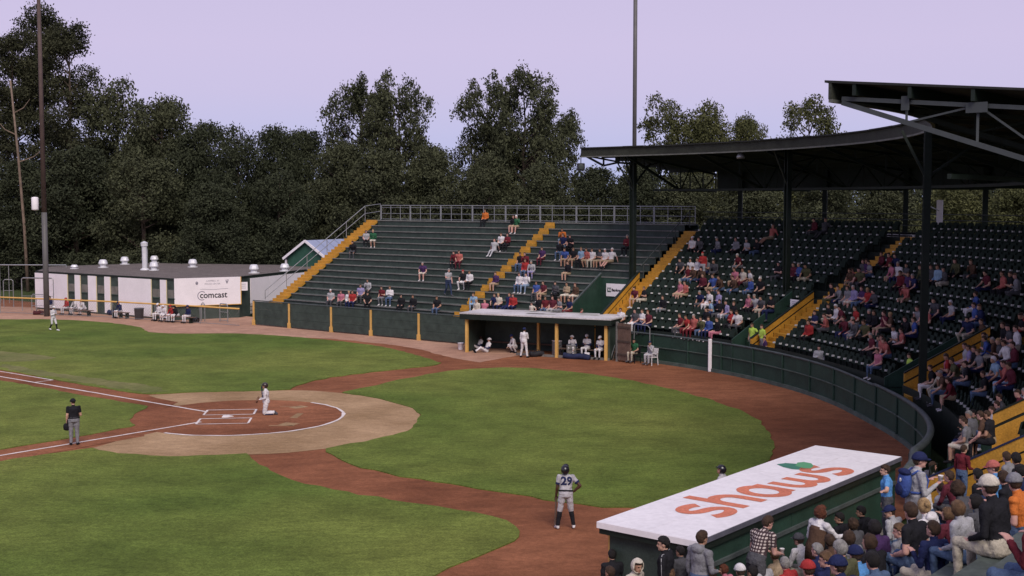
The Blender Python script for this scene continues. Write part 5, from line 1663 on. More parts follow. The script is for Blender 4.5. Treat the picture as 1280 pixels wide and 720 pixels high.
    for nm in 'LR':
        sh, el, wr = J['sh' + nm], J['el' + nm], J['wr' + nm]
        add(sh, sh.lerp(el, .55), .062, .052, 2, 'uarm'); add(sh.lerp(el, .62), el, .046, .041, 3, 'larm'); add(el, wr, .041, .027, 3, 'farm')
        d = (wr - el).normalized(); add(wr + d * .03, wr + d * .15, .035, .03, 0, 'hand')
        hp, kn, an, to = J['hip' + nm], J['kn' + nm], J['an' + nm], J['to' + nm]
        add(hp, kn, .09, .062, 4, 'thigh'); add(kn.lerp(an, .15), an.lerp(kn, .12), .06, .045, 5, 'shin'); add(an + V((0, 0, -.02)), to, .045, .04, 6, 'foot')
    add(hd + Rh @ V((0, .02, -.05)), hd + Rh @ V((0, 0, .04)), .07, .09, 0, 'head')
    Ri = Rh.transposed()
    def region(c):
        best, bd_ = None, 1e9
        for a, b, ra, rb, sl, nm in seg:
            ab = b - a
            t_ = max(0, min(1, (c - a).dot(ab) / max(1e-9, ab.length_squared)))
            d_ = (c - (a + ab * t_)).length / (ra + (rb - ra) * t_)
            if d_ < bd_: best, bd_ = (sl, nm), d_
        sl, nm = best
        if nm == 'head':
            l = Ri @ (c - hd)
            if l.z > .052 + max(0, -l.y) * -.5 + (.0 if l.y > .03 else -.02) or (l.y < -.035 and l.z > -.055): sl = 1
            if l.y < .0 and l.z > .0 and abs(l.x) < .09 and l.y < -.01: sl = 1 if l.z > -.03 else sl
            if detail:
                for s in (-1, 1):
                    if (l - V((.030 * s, .085, .012))).length < .0165: sl = 7
                if abs(l.x) < .024 and l.y > .07 and -.064 < l.z < -.050: sl = 8
        return sl
    for m_ in range(9): m2.materials.append(None)
    idx = [region(p.center) for p in m2.polygons]
    # ---- clothes stand proud of the skin and crease
    vs = {}
    for p, s in zip(m2.polygons, idx):
        for v in p.vertices: vs.setdefault(v, set()).add(s)
    nz_s = 11.0
    infl = {2: .012, 3: .006, 4: .011, 5: .006, 6: .004, 1: .008}
    mv = []
    for v in m2.vertices:
        ss = vs.get(v.index, {0})
        base_ = min(infl.get(s, 0.0) for s in ss)
        w_ = 0
        if ss <= {2, 3, 4, 5} and detail:
            q = v.co * nz_s + V((seed * 3.1, 0, 0))
            w_ = (noise.noise(q) * .011 + noise.noise(V((q.x * 2.6, q.y * 2.6, q.z * 1.2)) ) * .008 - .002) * (1.0 if ss & {2, 4} else .6)
        mv.append(v.co + v.normal * (base_ + w_))
    for v, c in zip(m2.vertices, mv): v.co = c
    m2.polygons.foreach_set('material_index', idx)
    m2.polygons.foreach_set('use_smooth', [True] * len(idx))
    m2.update()
    return m2
def set_mats(o, ml):
    for i, m in enumerate(ml):
        sl = o.material_slots[i]; sl.link = 'OBJECT'; sl.material = m
def outfit(shirt, legs, skin=None, hair='brown', long=True, shorts=False, shoes='darkgrey', sleeve=None, cap=None, shin=None, r=rnd):
    sk = skin or r.choice(SKINS)
    return [sk, C(cap) if cap else HM(hair), C(shirt), (C(sleeve) if sleeve else C(shirt)) if long else sk, C(legs), sk if shorts else C(shin or legs), C(shoes), EYE, LIP]

# ---- head pieces (separate meshes, parented to the person)
def shell(P, sc, keep, name, m, n=26, rough=0.0, seed=0, c=(0, -.008, .025), thick=True, parent=None):
    """ellipsoidal shell over the skull: keep(l) says which part, l in head space"""
    bm = bmesh.new()
    bmesh.ops.create_uvsphere(bm, u_segments=n, v_segments=n // 2 + 3, radius=1.0)
    for v in bm.verts: v.co = V((v.co.x * sc[0] + c[0], v.co.y * sc[1] + c[1], v.co.z * sc[2] + c[2]))
    kill = [f for f in bm.faces if not keep(f.calc_center_median())]
    bmesh.ops.delete(bm, geom=kill, context='FACES')
    if rough:
        for v in bm.verts:
            q = v.co * 34 + V((seed * 7.7, 0, 0)); v.co += v.normal * rough * (noise.noise(q) + .6 * noise.noise(q * 2.2))
    if thick:
        bmesh.ops.solidify(bm, geom=bm.faces[:], thickness=-.012)
    for v in bm.verts: v.co = P.head + P.Rh @ v.co
    for f in bm.faces: f.smooth = True
    me = bpy.data.meshes.new(name); bm.to_mesh(me); bm.free()
    me.materials.append(m)
    o = bpy.data.objects.new(name, me); COL.objects.link(o)
    if parent: o.parent = parent
    return o
def hair_short(P, m, par, seed=0): return shell(P, (.0795, .103, .104), lambda l: l.z > .055 + .42 * max(-.06, l.y) - (.035 if l.y < .03 else 0) or (l.y < -.03 and l.z > -.055), 'hair', m, 30, .007, seed, parent=par)
def hair_long(P, m, par, seed=0):
    return shell(P, (.086, .108, .110), lambda l: l.z > .05 + .45 * max(-.06, l.y) or (l.y < .022 and l.z > -.14), 'hair', m, 30, .012, seed, c=(0, -.012, .012), parent=par)
def hair_curly(P, m, par, seed=0):
    return shell(P, (.101, .120, .119), lambda l: l.z > .06 + .4 * max(-.06, l.y) or (l.y < .02 and l.z > -.11), 'hair', m, 36, .022, seed, c=(0, -.012, .02), parent=par)
def hair_bun(P, m, par, seed=0):
    o = shell(P, (.086, .107, .108), lambda l: l.z > .045 + .45 * max(-.06, l.y) or (l.y < -.005 and l.z > -.06), 'hair', m, 30, .008, seed, parent=par)
    b = shell(P, (.045, .045, .05), lambda l: True, 'hair_bun', m, 16, .012, seed + 1, c=(0, -.125, .055), thick=False, parent=par)
    return o
def cap_(P, m, par, brim=True, back=False, seed=0):
    o = shell(P, (.096, .117, .116), lambda l: l.z > .034 - (.02 if l.y < 0 else 0), 'cap', m, 26, .0, seed, parent=par)
    if brim:
        s = -1 if back else 1
        mb = MB()
        top = []; bot = []
        for i in range(11):
            a = math.pi * i / 10
            top.append(V((.078 * math.cos(a), s * (.080 + .092 * math.sin(a)), .050 - .012 * math.sin(a) - .010 * abs(math.cos(a)))))
        top = [P.head + P.Rh @ q for q in top]
        bot = [q - P.Rh @ V((0, 0, .007)) for q in top]
        mb.poly(top); mb.poly(bot[::-1])
        for i in range(11): mb.poly([top[i], bot[i], bot[(i + 1) % 11], top[(i + 1) % 11]])
        b = mb.build('brim', m, None); fixn(b); b.parent = par
    return o
def helmet_(P, m, par):
    o = shell(P, (.104, .126, .122), lambda l: l.z > .03 or (l.y < .02 and l.z > -.06), 'helmet', m, 28, 0, parent=par)
    mb = MB(); top = [P.head + P.Rh @ V((.085 * math.cos(math.pi * i / 10), .10 + .075 * math.sin(math.pi * i / 10), .045)) for i in range(11)]
    bot = [q - P.Rh @ V((0, 0, .008)) for q in top]
    mb.poly(top); mb.poly(bot[::-1])
    for i in range(11): mb.poly([top[i], bot[i], bot[(i + 1) % 11], top[(i + 1) % 11]])
    b = mb.build('visor', m, None); fixn(b); b.parent = par
    return o
def hood_up(P, m, par):
    return shell(P, (.108, .125, .135), lambda l: not (l.y > .045 and -.09 < l.z < .085) and l.z > -.14, 'hood', m, 28, .006, 3, c=(0, -.010, .010), parent=par)
def hood_down(P, m, par):
    bm = bmesh.new()
    n0 = P.J['neck'] + P.Rt @ V((0, -.075, .0))
    ellipsoid(bm, n0, P.Rt @ Matrix.Diagonal((.125, .062, .085)), 16)
    for v in bm.verts: v.co += (v.co - n0).normalized() * .012 * noise.noise(v.co * 20)
    for f in bm.faces: f.smooth = True
    me = bpy.data.meshes.new('hood'); bm.to_mesh(me); bm.free(); me.materials.append(m)
    o = bpy.data.objects.new('hood', me); COL.objects.link(o); o.parent = par
    return o
def cup_(P, hand, par, m=None):
    J = P.J; wr = J['wr' + hand]; d = (wr - J['el' + hand]).normalized()
    c = wr + d * .085 + V((0, 0, -.03))
    mb = MB(); mb.lathe(c, [(.030, 0), (.041, .115), (.044, .118), (.044, .125), (.036, .124), (.028, .02)], 14)
    o = mb.build('paper_cup', m or C('white'), None, True)
    return o

# ---- placing
PEOPLE = []
LABELS = set()
def uniq(lb):
    if lb in LABELS:
        print('DUP LABEL', lb)
    LABELS.add(lb); return lb
def place_person(name, me, mats_, loc, yaw, label, group=None, scale=1.0, cat='person'):
    o = bpy.data.objects.new(name, me); COL.objects.link(o)
    set_mats(o, mats_)
    o.location = loc; o.rotation_euler = (0, 0, yaw); o.scale = (scale,) * 3
    tag(o, uniq(label), cat, group)
    return o
def yaw_to(frm, to):
    d = V(to) - V(frm); return math.atan2(d.y, d.x) - math.pi / 2
# ================================================================== FAR SPECTATORS (seated in the stands)
POSES = {
 'lap': Pose('sit', .12, 0, 0, .1, .15, ('lap', 'lap')), 'knee': Pose('sit', .42, .05, 0, -.2, -.1, ('knee', 'knee')), 'cross': Pose('sit', .02, -.1, 0, .25, .1, ('cross', 'cross')),
 'chin': Pose('sit', .3, .1, .05, .3, .1, ('knee', 'chin')), 'back': Pose('sitstretch', -.22, .1, 0, -.3, .0, ('back', 'back')), 'wide': Pose('sit', .2, .2, .0, -.35, .2, ('lap', 'knee'), (-.12, .12)),
 'tuck': Pose('sit', .25, -.25, -.04, .5, .05, ('cup', 'lap'), (-.15, .02)), 'up': Pose('sit', .05, .0, .04, -.4, .0, ('up', 'lap'), (.05, .06)),
 'stand': Pose('stand', .04, .1, 0, .2, .1, ('down', 'cross')), 'hips': Pose('stand', .02, -.1, 0, -.3, .1, ('hip', 'down')), 'stride': Pose('walk', .1, 0, 0, .1, .1, ('down', 'fwd')),
}
LOW = {}
def low(p):
    if p not in LOW: LOW[p] = body_mesh('spectator_' + p, POSES[p], .032, detail=False)
    return LOW[p]
ORD = ['first', 'second', 'third', 'fourth', 'fifth', 'sixth', 'seventh', 'eighth', 'ninth', 'tenth', 'eleventh', 'twelfth', 'thirteenth', 'fourteenth', 'fifteenth', 'sixteenth', 'seventeenth']
CN = dict(lightgrey='light grey', darkgrey='dark grey', lightblue='light blue', skyblue='sky blue', darkred='dark red', jeans='blue jeans', lightjeans='faded jeans', darkjeans='dark jeans', lime='lime yellow', uniformgrey='grey')
def cn(c): return CN.get(c, c)
def legs_words(l, shorts): 
    if shorts: return 'shorts'
    return cn(l) if 'jeans' in l else cn(l) + ' trousers'
def section(p):
    if p < -10.2: return 'left part of bleachers'
    if p < 0: return 'right part of bleachers'
    if p < 26: return 'between first and second gold stairs'
    if p < 57: return 'between second and third gold stairs'
    if p < 88: return 'between third and fourth gold stairs'
    return 'behind last gold parapet'
# x, y, shirt, legs, pose, head ('cap:colour' or hair colour), shorts
F = []
def fl_(txt):
    for ln in txt.strip().splitlines():
        w = ln.split()
        F.append((float(w[0]), float(w[1]), w[2], w[3], w[4] if len(w) > 4 else None, w[5] if len(w) > 5 else None))
fl_("""
446 309 black darkgrey knee black
455 301 lightgrey black lap brown
469 297 green cream tuck blond
605 275 orange black lap brown
646 281 green tan up cap:white
640 283 black tan lap brown
624 306 white black lap brown
631 307 darkred black cross brown
615 313 lightgrey lightgrey back brown
569 325 darkred black knee brown
575 324 coral maroon lap brown
527 342 purple cream knee grey
581 349 black white wide cap:red
588 350 white black lap brown
546 384 black jeans lap brown
408 379 lightgrey darkgrey lap cap:white
422 379 pink darkgrey lap brown
434 378 white navy lap blond
441 376 red navy lap brown
449 370 lavender darkgrey lap brown
457 364 lightgrey darkgrey chin brown
461 376 black black lap black
475 373 darkred grey tuck brown
487 371 white jeans cross lightbrown
495 387 black black lap black
510 388 black darkgrey lap brown
590 381 lightblue lightblue knee lightbrown
598 386 cream tan lap grey
607 386 pink tan back lightbrown
621 352 purple tan lap brown
618 381 navy black wide brown
625 379 cream navy lap blond
634 382 navy navy back brown
640 383 red navy lap brown
701 300 orange lightjeans chin brown
708 302 navy lightjeans lap brown
717 302 black black tuck brown
699 315 black jeans up brown
682 317 purple maroon lap brown
708 322 blue tan knee brown
717 323 black tan lap brown
727 323 lightblue black lap lightbrown
734 324 coral tan tuck brown
740 324 white khaki lap brown
749 325 darkgrey tan cross brown
758 323 white tan lap cap:white
764 324 white tan back cap:white
785 307 darkred black cross grey
712 338 black tan lap brown
648 331 black jeans lap black
655 331 darkred jeans chin brown
661 333 red jeans lap brown
669 334 lightgrey lavender knee grey
653 351 white jeans lap brown
662 351 white lightjeans out black
672 363 blue darkgrey lap brown
681 364 maroon tan lap brown
696 365 darkgrey black tuck black
711 364 tan cream cross brown
722 365 brown cream lap auburn
674 384 black black lap black
683 383 darkred jeans lap brown
692 384 maroon lightgrey lap brown
703 383 grey grey tuck brown
712 386 navy darkred lap brown
868 309 white black lap cap:white
867 335 white darkgrey lap brown
887 336 grey navy cross grey
894 341 darkgrey darkgrey knee brown
860 349 darkred jeans lap brown
867 350 brown jeans chin brown
884 354 maroon black lap brown
895 358 blue tan wide brown
852 366 pink tan lap grey
858 366 coral tan lap brown
892 376 white white lap brown
903 377 lavender navy cross brown
894 388 lightblue navy tuck black
913 389 lavender white lap grey
889 397 black white lap brown
907 394 black grey lap black
918 402 red black cross brown
906 408 black pink lap brown
893 408 blue navy lap brown
873 407 coral darkred lap grey
866 405 red darkred chin brown
857 404 darkred darkgrey lap brown
828 387 black grey lap brown
801 367 maroon tan knee brown
794 404 darkgrey white lap black
806 401 white navy cross brown
816 400 maroon navy lap auburn
926 347 pink tan chin brown
935 347 cream maroon lap brown
928 330 darkred grey knee white
938 311 lightgrey black tuck grey
924 310 grey black lap brown
968 293 coral tan back brown
938 364 blue jeans lap grey
944 379 pink black lap grey
952 381 lightgrey black chin grey
955 361 black black lap white
998 342 maroon navy lap brown
1004 342 blue black cross grey
1028 291 darkgrey darkgrey back brown
1051 354 coral tan lap brown
1068 342 darkgrey olive lap brown
1075 346 brown black knee brown
1083 344 purple black lap brown
1092 341 grey jeans tuck brown
1063 374 grey grey lap brown
1074 373 lavender cream lap grey
1083 374 purple jeans cross brown
1092 375 red black lap blond
1041 373 black olive lap brown
1127 344 white navy lap grey
1117 347 pink tan knee brown
1111 335 darkred black lap brown
1101 334 maroon black cross brown
1134 362 purple maroon lap brown
1139 370 coral tan chin brown
1131 356 darkred black lap brown
1048 398 white black lap cap:white
1067 406 red grey lap brown
1022 413 red black lap brown
1030 413 coral darkgrey tuck brown
1073 414 grey navy lap grey
1081 413 darkgrey grey knee brown
1090 411 black black lap brown
1105 411 maroon tan up brown
1113 412 brown black cross blond
1149 416 blue navy lap brown
1088 440 maroon black lap grey
1097 441 darkgrey black cross brown
1110 438 coral black lap brown
1122 437 coral jeans knee brown
1124 427 white black tuck black
1136 427 coral black lap brown
1108 452 pink jeans lap brown
1181 347 lightblue black lap brown
1176 344 darkgrey black lap brown
1193 345 olive black knee brown
1263 357 coral black lap brown
1272 358 black black cross brown
1194 394 lightgrey navy lap cap:white
1221 386 blue white up brown
1222 401 blue navy lap brown
1167 402 coral black lap brown
1168 462 black black lap grey
1188 464 pink khaki lap brown
1196 464 red navy tuck brown
1213 456 lavender maroon lap brown
1216 437 olive grey lap brown
1222 438 blue khaki cross grey
1205 447 lightgrey lavender lap brown
1241 442 blue khaki knee brown
1272 434 white khaki lap brown
1275 414 white black cross grey
1255 410 red black lap brown
1263 406 black black tuck brown
1231 420 brown black lap brown
1243 417 black olive lap brown
1247 474 lightblue navy knee cap:white
1262 464 blue tan lap brown
1265 477 coral lightblue chin brown
1208 477 darkgrey black lap brown
1216 472 red black cross brown
1203 490 darkred tan knee brown
1186 482 khaki khaki wide brown
1176 476 black white lap brown
1275 452 maroon jeans lap brown
1254 448 darkgrey black tuck blond
1232 452 black khaki lap brown
1183 452 darkgrey black lap brown
1225 470 black jeans lap brown
1237 488 black jeans lap brown
1233 537 olive darkgrey lap black
1242 540 white jeans lap brown
1259 541 brown black knee brown
1272 533 lightblue jeans cross brown
1225 549 grey cream lap brown
1249 547 black tan lap brown
1276 522 maroon black tuck brown
1262 526 darkgrey jeans lap brown
""")
ents = []
for i, (x, y, sh_, lg, ps_, hd_) in enumerate(F):
    h = hit_stand(x, y, 0.14)
    if not h: continue
    p, R = h
    k = max(0, min(16, int(round((R - 0.16 - row_R(p, 0)) / TREAD))))
    for a_, w_ in STAIRS:
        if a_ - .9 < p < a_ + w_ * 25 / row_R(p, k) + .7 and p > 2.4: p = a_ + w_ * 25 / row_R(p, k) + .85
    ents.append([p, k, x, y, sh_, lg, ps_ or 'lap', hd_ or 'brown'])
# company in the neighbouring seats: the covered stand is fuller and darker than the bleachers
r3 = random.Random(31)
taken = [(e[0], e[1]) for e in ents]
for e in list(ents):
    p, k = e[0], e[1]
    if p < 1 or p > 90 or r3.random() > .62: continue
    for sgn in r3.sample((1, -1), 2):
        p2 = p + sgn * 1.12 * r3.choice((1, 1, 2))
        if p2 < 2.4 or in_cut(p2, k) or any(a - 1.2 < p2 < a + w_ + 1.0 for a, w_ in STAIRS): continue
        if any(k == k2 and abs(p2 - q2) < 1.0 for q2, k2 in taken): continue
        x2, y2 = PX(path(p2, row_R(p2, k) + .1, row_z(p2, k) + .14))
        if x2 > 1290: continue
        ents.append([p2, k, x2, y2, r3.choice(['black', 'darkgrey', 'navy', 'grey', 'black', 'brown', 'navy', 'olive', 'grey', 'white', 'darkgrey', 'maroon']), r3.choice(['black', 'jeans', 'darkgrey', 'khaki', 'navy']), r3.choice(['lap', 'knee', 'chin', 'tuck', 'cross', 'wide']), r3.choice(['brown', 'black', 'grey', 'brown', 'lightbrown'])])
        taken.append((p2, k)); break
labs = {}
for e in ents:
    p, k, x, y, sh_, lg, ps_, hd_ = e
    cap = hd_[4:] if hd_.startswith('cap:') else None
    shorts = lg in ('tan', 'coral', 'cream')
    lb = 'spectator in %s top and %s%s, %s row, %s' % (cn(sh_), legs_words(lg, shorts), ' with %s cap' % cap if cap else '', ORD[k], section(p))
    if len(lb.split()) > 15:
        lb = 'spectator in %s top%s, %s row, %s' % (cn(sh_), ' and %s cap' % cap if cap else '', ORD[k], section(p))
    e += [lb, shorts, cap]
    labs.setdefault(lb, []).append(e)
for lb, L_ in labs.items():
    if len(L_) > 1:
        L_.sort(key=lambda e: e[2])
        for j, e in enumerate(L_):
            e[8] = lb.replace('spectator', ['left', 'middle', 'right'][0 if j == 0 else (2 if j == len(L_) - 1 else 1)] + ' spectator', 1) if len(L_) <= 3 else ORD[j] + ' ' + lb
for p, k, x, y, sh_, lg, ps_, hd_, lb, shorts, cap in ents:
    R = row_R(p, k) + (.14 if p < 0 or p > 90.3 else .06)
    loc = path(p, R, row_z(p, k) + (.0 if p < 0 or p > 90.3 else .02))
    yw = yaw_to(loc, HOME + CF * 6) + rnd.uniform(-.25, .25)
    if ps_ == 'out': ps_ = 'up'
    ft = outfit(sh_, lg, None, hd_ if not cap else 'brown', rnd.random() < .5, shorts, rnd.choice(['darkgrey', 'white', 'black']), cap=cap)
    place_person('person', low(ps_), ft, loc, yw, lb, 'spectators sitting in the stands', rnd.uniform(.93, 1.03))
def stand_at(u, v_foot, z, me, mats_, label, face, scale=.97, group=None, head=None):
    q = G(u, v_foot, z)
    return place_person('person', me, mats_, q, yaw_to(q, face), label, group, scale)
def stand_on(u, v, h, pose, ft, label, faced, zf=None, scale=.97, group=None):
    """stand someone whose head is at a photo pixel; h = height of head above the floor"""
    q = G(u, v, zf + h)
    q = V((q.x, q.y, zf))
    return place_person('person', low(pose), ft, q, yaw_to(q, faced), label, group, scale)
# standing on the bleachers and in the entrances
hq = hit_stand(559, 368, 0.0); kq = int((hq[1] - row_R(hq[0], 0)) / TREAD)
q = path(hq[0], row_R(hq[0], kq) + .3, row_z(hq[0], kq))
place_person('person', low('stride'), outfit('lightgrey', 'darkjeans', None, 'grey', False), q, yaw_to(q, q + E1 * -3 + N1 * -1), 'man in grey T-shirt and jeans walking along a bleacher row left of the middle aisle', 'spectators standing about', 1.0)
hq = hit_stand(877, 345, 0.1); kq = int(round((hq[1] - row_R(hq[0], 0)) / TREAD))
q = path(hq[0], row_R(hq[0], kq) - .2, row_z(hq[0], kq) - .40)
place_person('person', low('stand'), outfit('red', 'lightgrey', None, 'auburn', True, cap='red'), q, yaw_to(q, HOME), 'spectator in red hooded top standing among the seats right of the first gold stair', 'spectators standing about', .95)
hq = hit_stand(645, 393, 0.1)
q = path(-3.2, 25.0, 1.43)
q = G(644, 379, 1.43 + 1.3); iv = inv(q); q = path(iv[0], 24.95, 1.43)
place_person('person', low('hips'), outfit('cream', 'cream', None, 'brown', False), q, yaw_to(q, HOME), 'child in cream clothes standing behind the white roof of the far dugout', 'spectators standing about', .72)
q = G(726, 386, 1.0 + 1.4); q.z = 0.75
place_person('person', low('stand'), outfit('red', 'navy', None, 'brown', True), q, yaw_to(q, q + E1 * -2 + N1), 'person in bright red jacket standing in the entrance behind the far dugout', 'spectators standing about', .97)
for u, v, sh_, lg, lb, ps_, sc in ((941, 404, 'lime', 'khaki', 'steward in lime vest, left of the pair by the second gold parapet', 'hips', .97), (953, 405, 'lime', 'grey', 'steward in lime vest, right of the pair by the second gold parapet', 'stand', .97),
                               (957, 415, 'purple', 'darkgrey', 'person in purple top leaning at the foot of the second gold parapet', 'stand', .85), (1138, 444, 'lime', 'olive', 'lone steward in lime vest beside the third gold parapet', 'hips', .97)):
    Rs = (25.05 if u < 1000 else 25.5) + off(26 if u < 1000 else 56); zs = .95
    q = path(ring_x(u, Rs, zs + 1.4, 0, 80), Rs); q.z = zs - (.35 if sh_ == 'purple' else 0)
    place_person('person', low(ps_), outfit(sh_, lg, None, 'brown', False), q, yaw_to(q, HOME + CF * 3) + rnd.uniform(-.6, .6), lb, 'stewards in the entrances', sc)
for u, v, sh_, lg, lb in ((846, 404, 'white', 'black', 'spectator in white jacket standing at the wall left of the white post'), (1024, 428, 'lightgrey', 'navy', 'spectator in pale grey shirt standing at the curved wall right of the second stair')):
    q = path(ring_x(u, 24.95, 1.9), 24.95, .55)
    place_person('person', low('stand'), outfit(sh_, lg, None, 'black', True), q, yaw_to(q, HOME) + .7, lb, 'spectators standing about', .95)

# ================================================================== PLAYERS AND UMPIRE
def hi(name, P, seed=1, vox=.0125): return body_mesh(name, P, vox, True, seed=seed)
PS = .93
DARK = [SKIN_DK]
# on-deck batter, number on his back
P = Pose('wide', .22, .0, .05, -.40, -.85, ('bat', 'hip'), None, 1, 1.10)
q = G(707, 661)
me = hi('batter_body', P, 3)
ft = outfit('uniformgrey', 'uniformgrey', SKIN_DK, 'black', False, False, 'white', cap=None, shin='black')
yb = yaw_to(q, V((q.x - 1.2, q.y + 9, 0)))
bat = place_person('person', me, ft, q, yb, 'on deck batter number 29 in grey uniform leaning on a bat, head bowed', None, .96)
helmet_(P, mat('helmet_gloss', (.012, .012, .016), .2, .1, 5, spec=.6), bat)
bvh = BVHTree.FromPolygons([v.co for v in me.vertices], [list(p.vertices) for p in me.polygons])
def back_text(s, size, o, P, m, zc, bold=.012, sgn=-1):
    cu = bpy.data.curves.new('tmp', 'FONT'); cu.body = s; cu.size = size; cu.align_x = 'CENTER'; cu.offset = bold; cu.resolution_u = 2
    to = bpy.data.objects.new('tmp', cu); COL.objects.link(to)
    dg = bpy.context.evaluated_depsgraph_get(); tm = bpy.data.meshes.new_from_object(to.evaluated_get(dg)); bpy.data.objects.remove(to)
    bm = bmesh.new(); bm.from_mesh(tm)
    bmesh.ops.triangulate(bm, faces=bm.faces)
    for _ in range(2): bmesh.ops.subdivide_edges(bm, edges=[e for e in bm.edges if e.calc_length() > .03], cuts=1, use_grid_fill=False)
    bmesh.ops.triangulate(bm, faces=bm.faces)
    c = P.J['chest']
    for v in bm.verts:
        x, y = v.co.x, v.co.y
        src = c + P.Rt @ V((x, sgn * .6, y + zc))
        hit = bvh.ray_cast(src, P.Rt @ V((0, -sgn, 0)))
        v.co = (hit[0] + hit[1] * .007) if hit[0] else src + P.Rt @ V((0, -sgn * .45, 0))
    bm.to_mesh(tm); bm.free()
    tm.materials.clear(); tm.materials.append(m)
    t = bpy.data.objects.new('number', tm); COL.objects.link(t); t.parent = o
back_text('29', .30, bat, P, C('navy'), -.10)
wr = P.J['wrL'] + V((0, .02, -.08))
M_ = Matrix.Translation(q) @ Matrix.Rotation(yb, 4, 'Z') @ Matrix.Scale(.96, 4)
mb = MB(); a = M_ @ (wr + V((0, 0, .05))); b = V((a.x - .02, a.y - .05, .05))
mb.tube([a, a.lerp(b, .1), a.lerp(b, .45), a.lerp(b, .75), a.lerp(b, .97), b], .016, 9, WOOD, r2=.036)
tag(mb.build('bat', None, None, True), 'dark wooden bat standing on the dirt in the left hand of the on deck batter', 'bat')
# belt and sleeve cuffs
def ring_piece(nm, c, ax, ay, h, m, par, up_=V((0, 0, 1))):
    mb = MB(); n = 18
    A = [c + ax * math.cos(6.2832 * i / n) + ay * math.sin(6.2832 * i / n) for i in range(n)]
    for i in range(n):
        j = (i + 1) % n; mb.poly([A[i] - up_ * h / 2, A[j] - up_ * h / 2, A[j] + up_ * h / 2, A[i] + up_ * h / 2])
    o = mb.build(nm, m, None); o.parent = par; return o
def belt(P, m, par, k=1.0): return ring_piece('belt', P.J['pel'] + P.Rt @ V((0, 0, .085)), P.Rt @ V((.188 * k, 0, 0)), P.Rt @ V((0, .142 * k, 0)), .04, m, par, P.Rt @ V((0, 0, 1)))
belt(P, C('black'), bat, 1.07)
for s in 'LR':
    sh, el = P.J['sh' + s], P.J['el' + s]; d = (el - sh).normalized(); x = d.orthogonal().normalized()
    ring_piece('sleeve_cuff', sh.lerp(el, .60), x * .068, d.cross(x) * .068, .05, C('navy'), bat, d)
# plate umpire
P = Pose('stand', .03, .1, .0, .55, .1, ('down', 'lap'), None, 1, 1.20)
q = G(93, 556.5)
me = hi('umpire_body', P, 4)
ump = place_person('person', me, outfit('black', 'grey', SKINS[0], 'brown', False, False, 'black'), q, yaw_to(q, V((q.x - 2.5, q.y + 9, 0))), 'umpire in black shirt and grey trousers standing on the third base line', None, PS)
cap_(P, C('black'), ump)
belt(P, C('black'), ump, 1.17)
mb = MB(); c = P.J['pel'] + V((-.19, .02, -.02)); mb.box(c + V((-.05, -.07, -.14)), V((.10, 0, 0)), V((0, .14, 0)), V((0, 0, .2))); o = mb.build('ball_bag', C('black'), None, bevel=.03); o.parent = ump
mb = MB(); c = P.J['wrL'] + V((-.01, .03, -.18)); mb.lathe(c, [(.05, -.14), (.12, -.1), (.13, .05), (.09, .12), (.03, .14)], 12)
mk = mb.build('face_mask', C('black'), None, True); mk.data.transform(Matrix.Identity(4)); mk.matrix_world = Matrix.Translation(q) @ Matrix.Rotation(ump.rotation_euler.z, 4, 'Z') @ Matrix.Scale(PS, 4)
tag(mk, 'black face mask hanging from the left hand of the umpire', 'mask')
# kneeling catcher
P = Pose('kneel', .06, .0, 0, .15, -.1, ('lap', 'lap'), None, 1, 1.12)
q = G(333, 518.5)
me = hi('catcher_body', P, 5)
cat_ = place_person('person', me, outfit('white', 'white', SKINS[1], 'black', True, False, 'darkgrey', shin='white'), q, yaw_to(q, V((q.x - 9, q.y - 1.0, 0))), 'catcher in white kneeling in the red circle with helmet pushed back', None, PS)
helmet_(P, mat('helmet_black', (.03, .02, .02), .3, .1, 5, spec=.5), cat_)
mb = MB()
for i in range(4):
    zc = -.10 + i * .12; mb.box(P.J['chest'] + P.Rt @ V((-.15, .125, zc - .04)), P.Rt @ V((.30, 0, 0)), P.Rt @ V((0, .035, 0)), P.Rt @ V((0, 0, .10)))
o = mb.build('chest_protector', C('navy'), None, bevel=.02); o.parent = cat_
for s in 'LR':
    kn, an = P.J['kn' + s], P.J['an' + s]
    mb = MB(); d = (an - kn); sd_ = V((1, 0, 0))
    mb.box(kn + d * .05 - sd_ * .06 + V((0, 0, -.075)), d * .8, sd_ * .12, V((0, 0, .05))); o = mb.build('shin_guard', C('navy'), None, bevel=.015); o.parent = cat_
mb = MB(); c = P.J['wrR'] + V((0, .10, -.05)); mb.lathe(V((0, 0, 0)), [(.03, -.03), (.13, -.03), (.155, .01), (.12, .05), (.06, .02), (.02, 0)], 14)
o = mb.build('mitt', mat('leather', (.16, .085, .05), .6, .2, 8), None, True); o.data.transform(Matrix.Translation(c) @ Matrix.Rotation(-1.2, 4, 'X')); o.parent = cat_
# first-base coach walking on the grass
P = Pose('walk', .06, .1, 0, .2, .2, ('cross', 'cross'))
q = G(67, 413.5)
me = hi('coach_body', P, 6)
o = place_person('person', me, outfit('white', 'white', SKINS[1], 'black', True, False, 'white', shin='black'), q, yaw_to(q, V((q.x + 5, q.y - 3, 0))), 'player in white with black socks walking on the grass at far left', None, PS)
cap_(P, C('white'), o)
# helmeted player half hidden beyond the near dugout roof
P = Pose('stand', .25, .3, 0, .4, -.4, ('fwd', 'fwd'))
q = G(907, 584, 1.58); q.z = 0
me = hi('hidden_player', P, 7, .016)
o = place_person('person', me, outfit('uniformgrey', 'uniformgrey', SKINS[1], 'black', False, False, 'black'), q, yaw_to(q, HOME), 'player in black helmet, only head and shoulder showing over the near dugout roof', None, PS)
helmet_(P, MATS['helmet_gloss'], o)
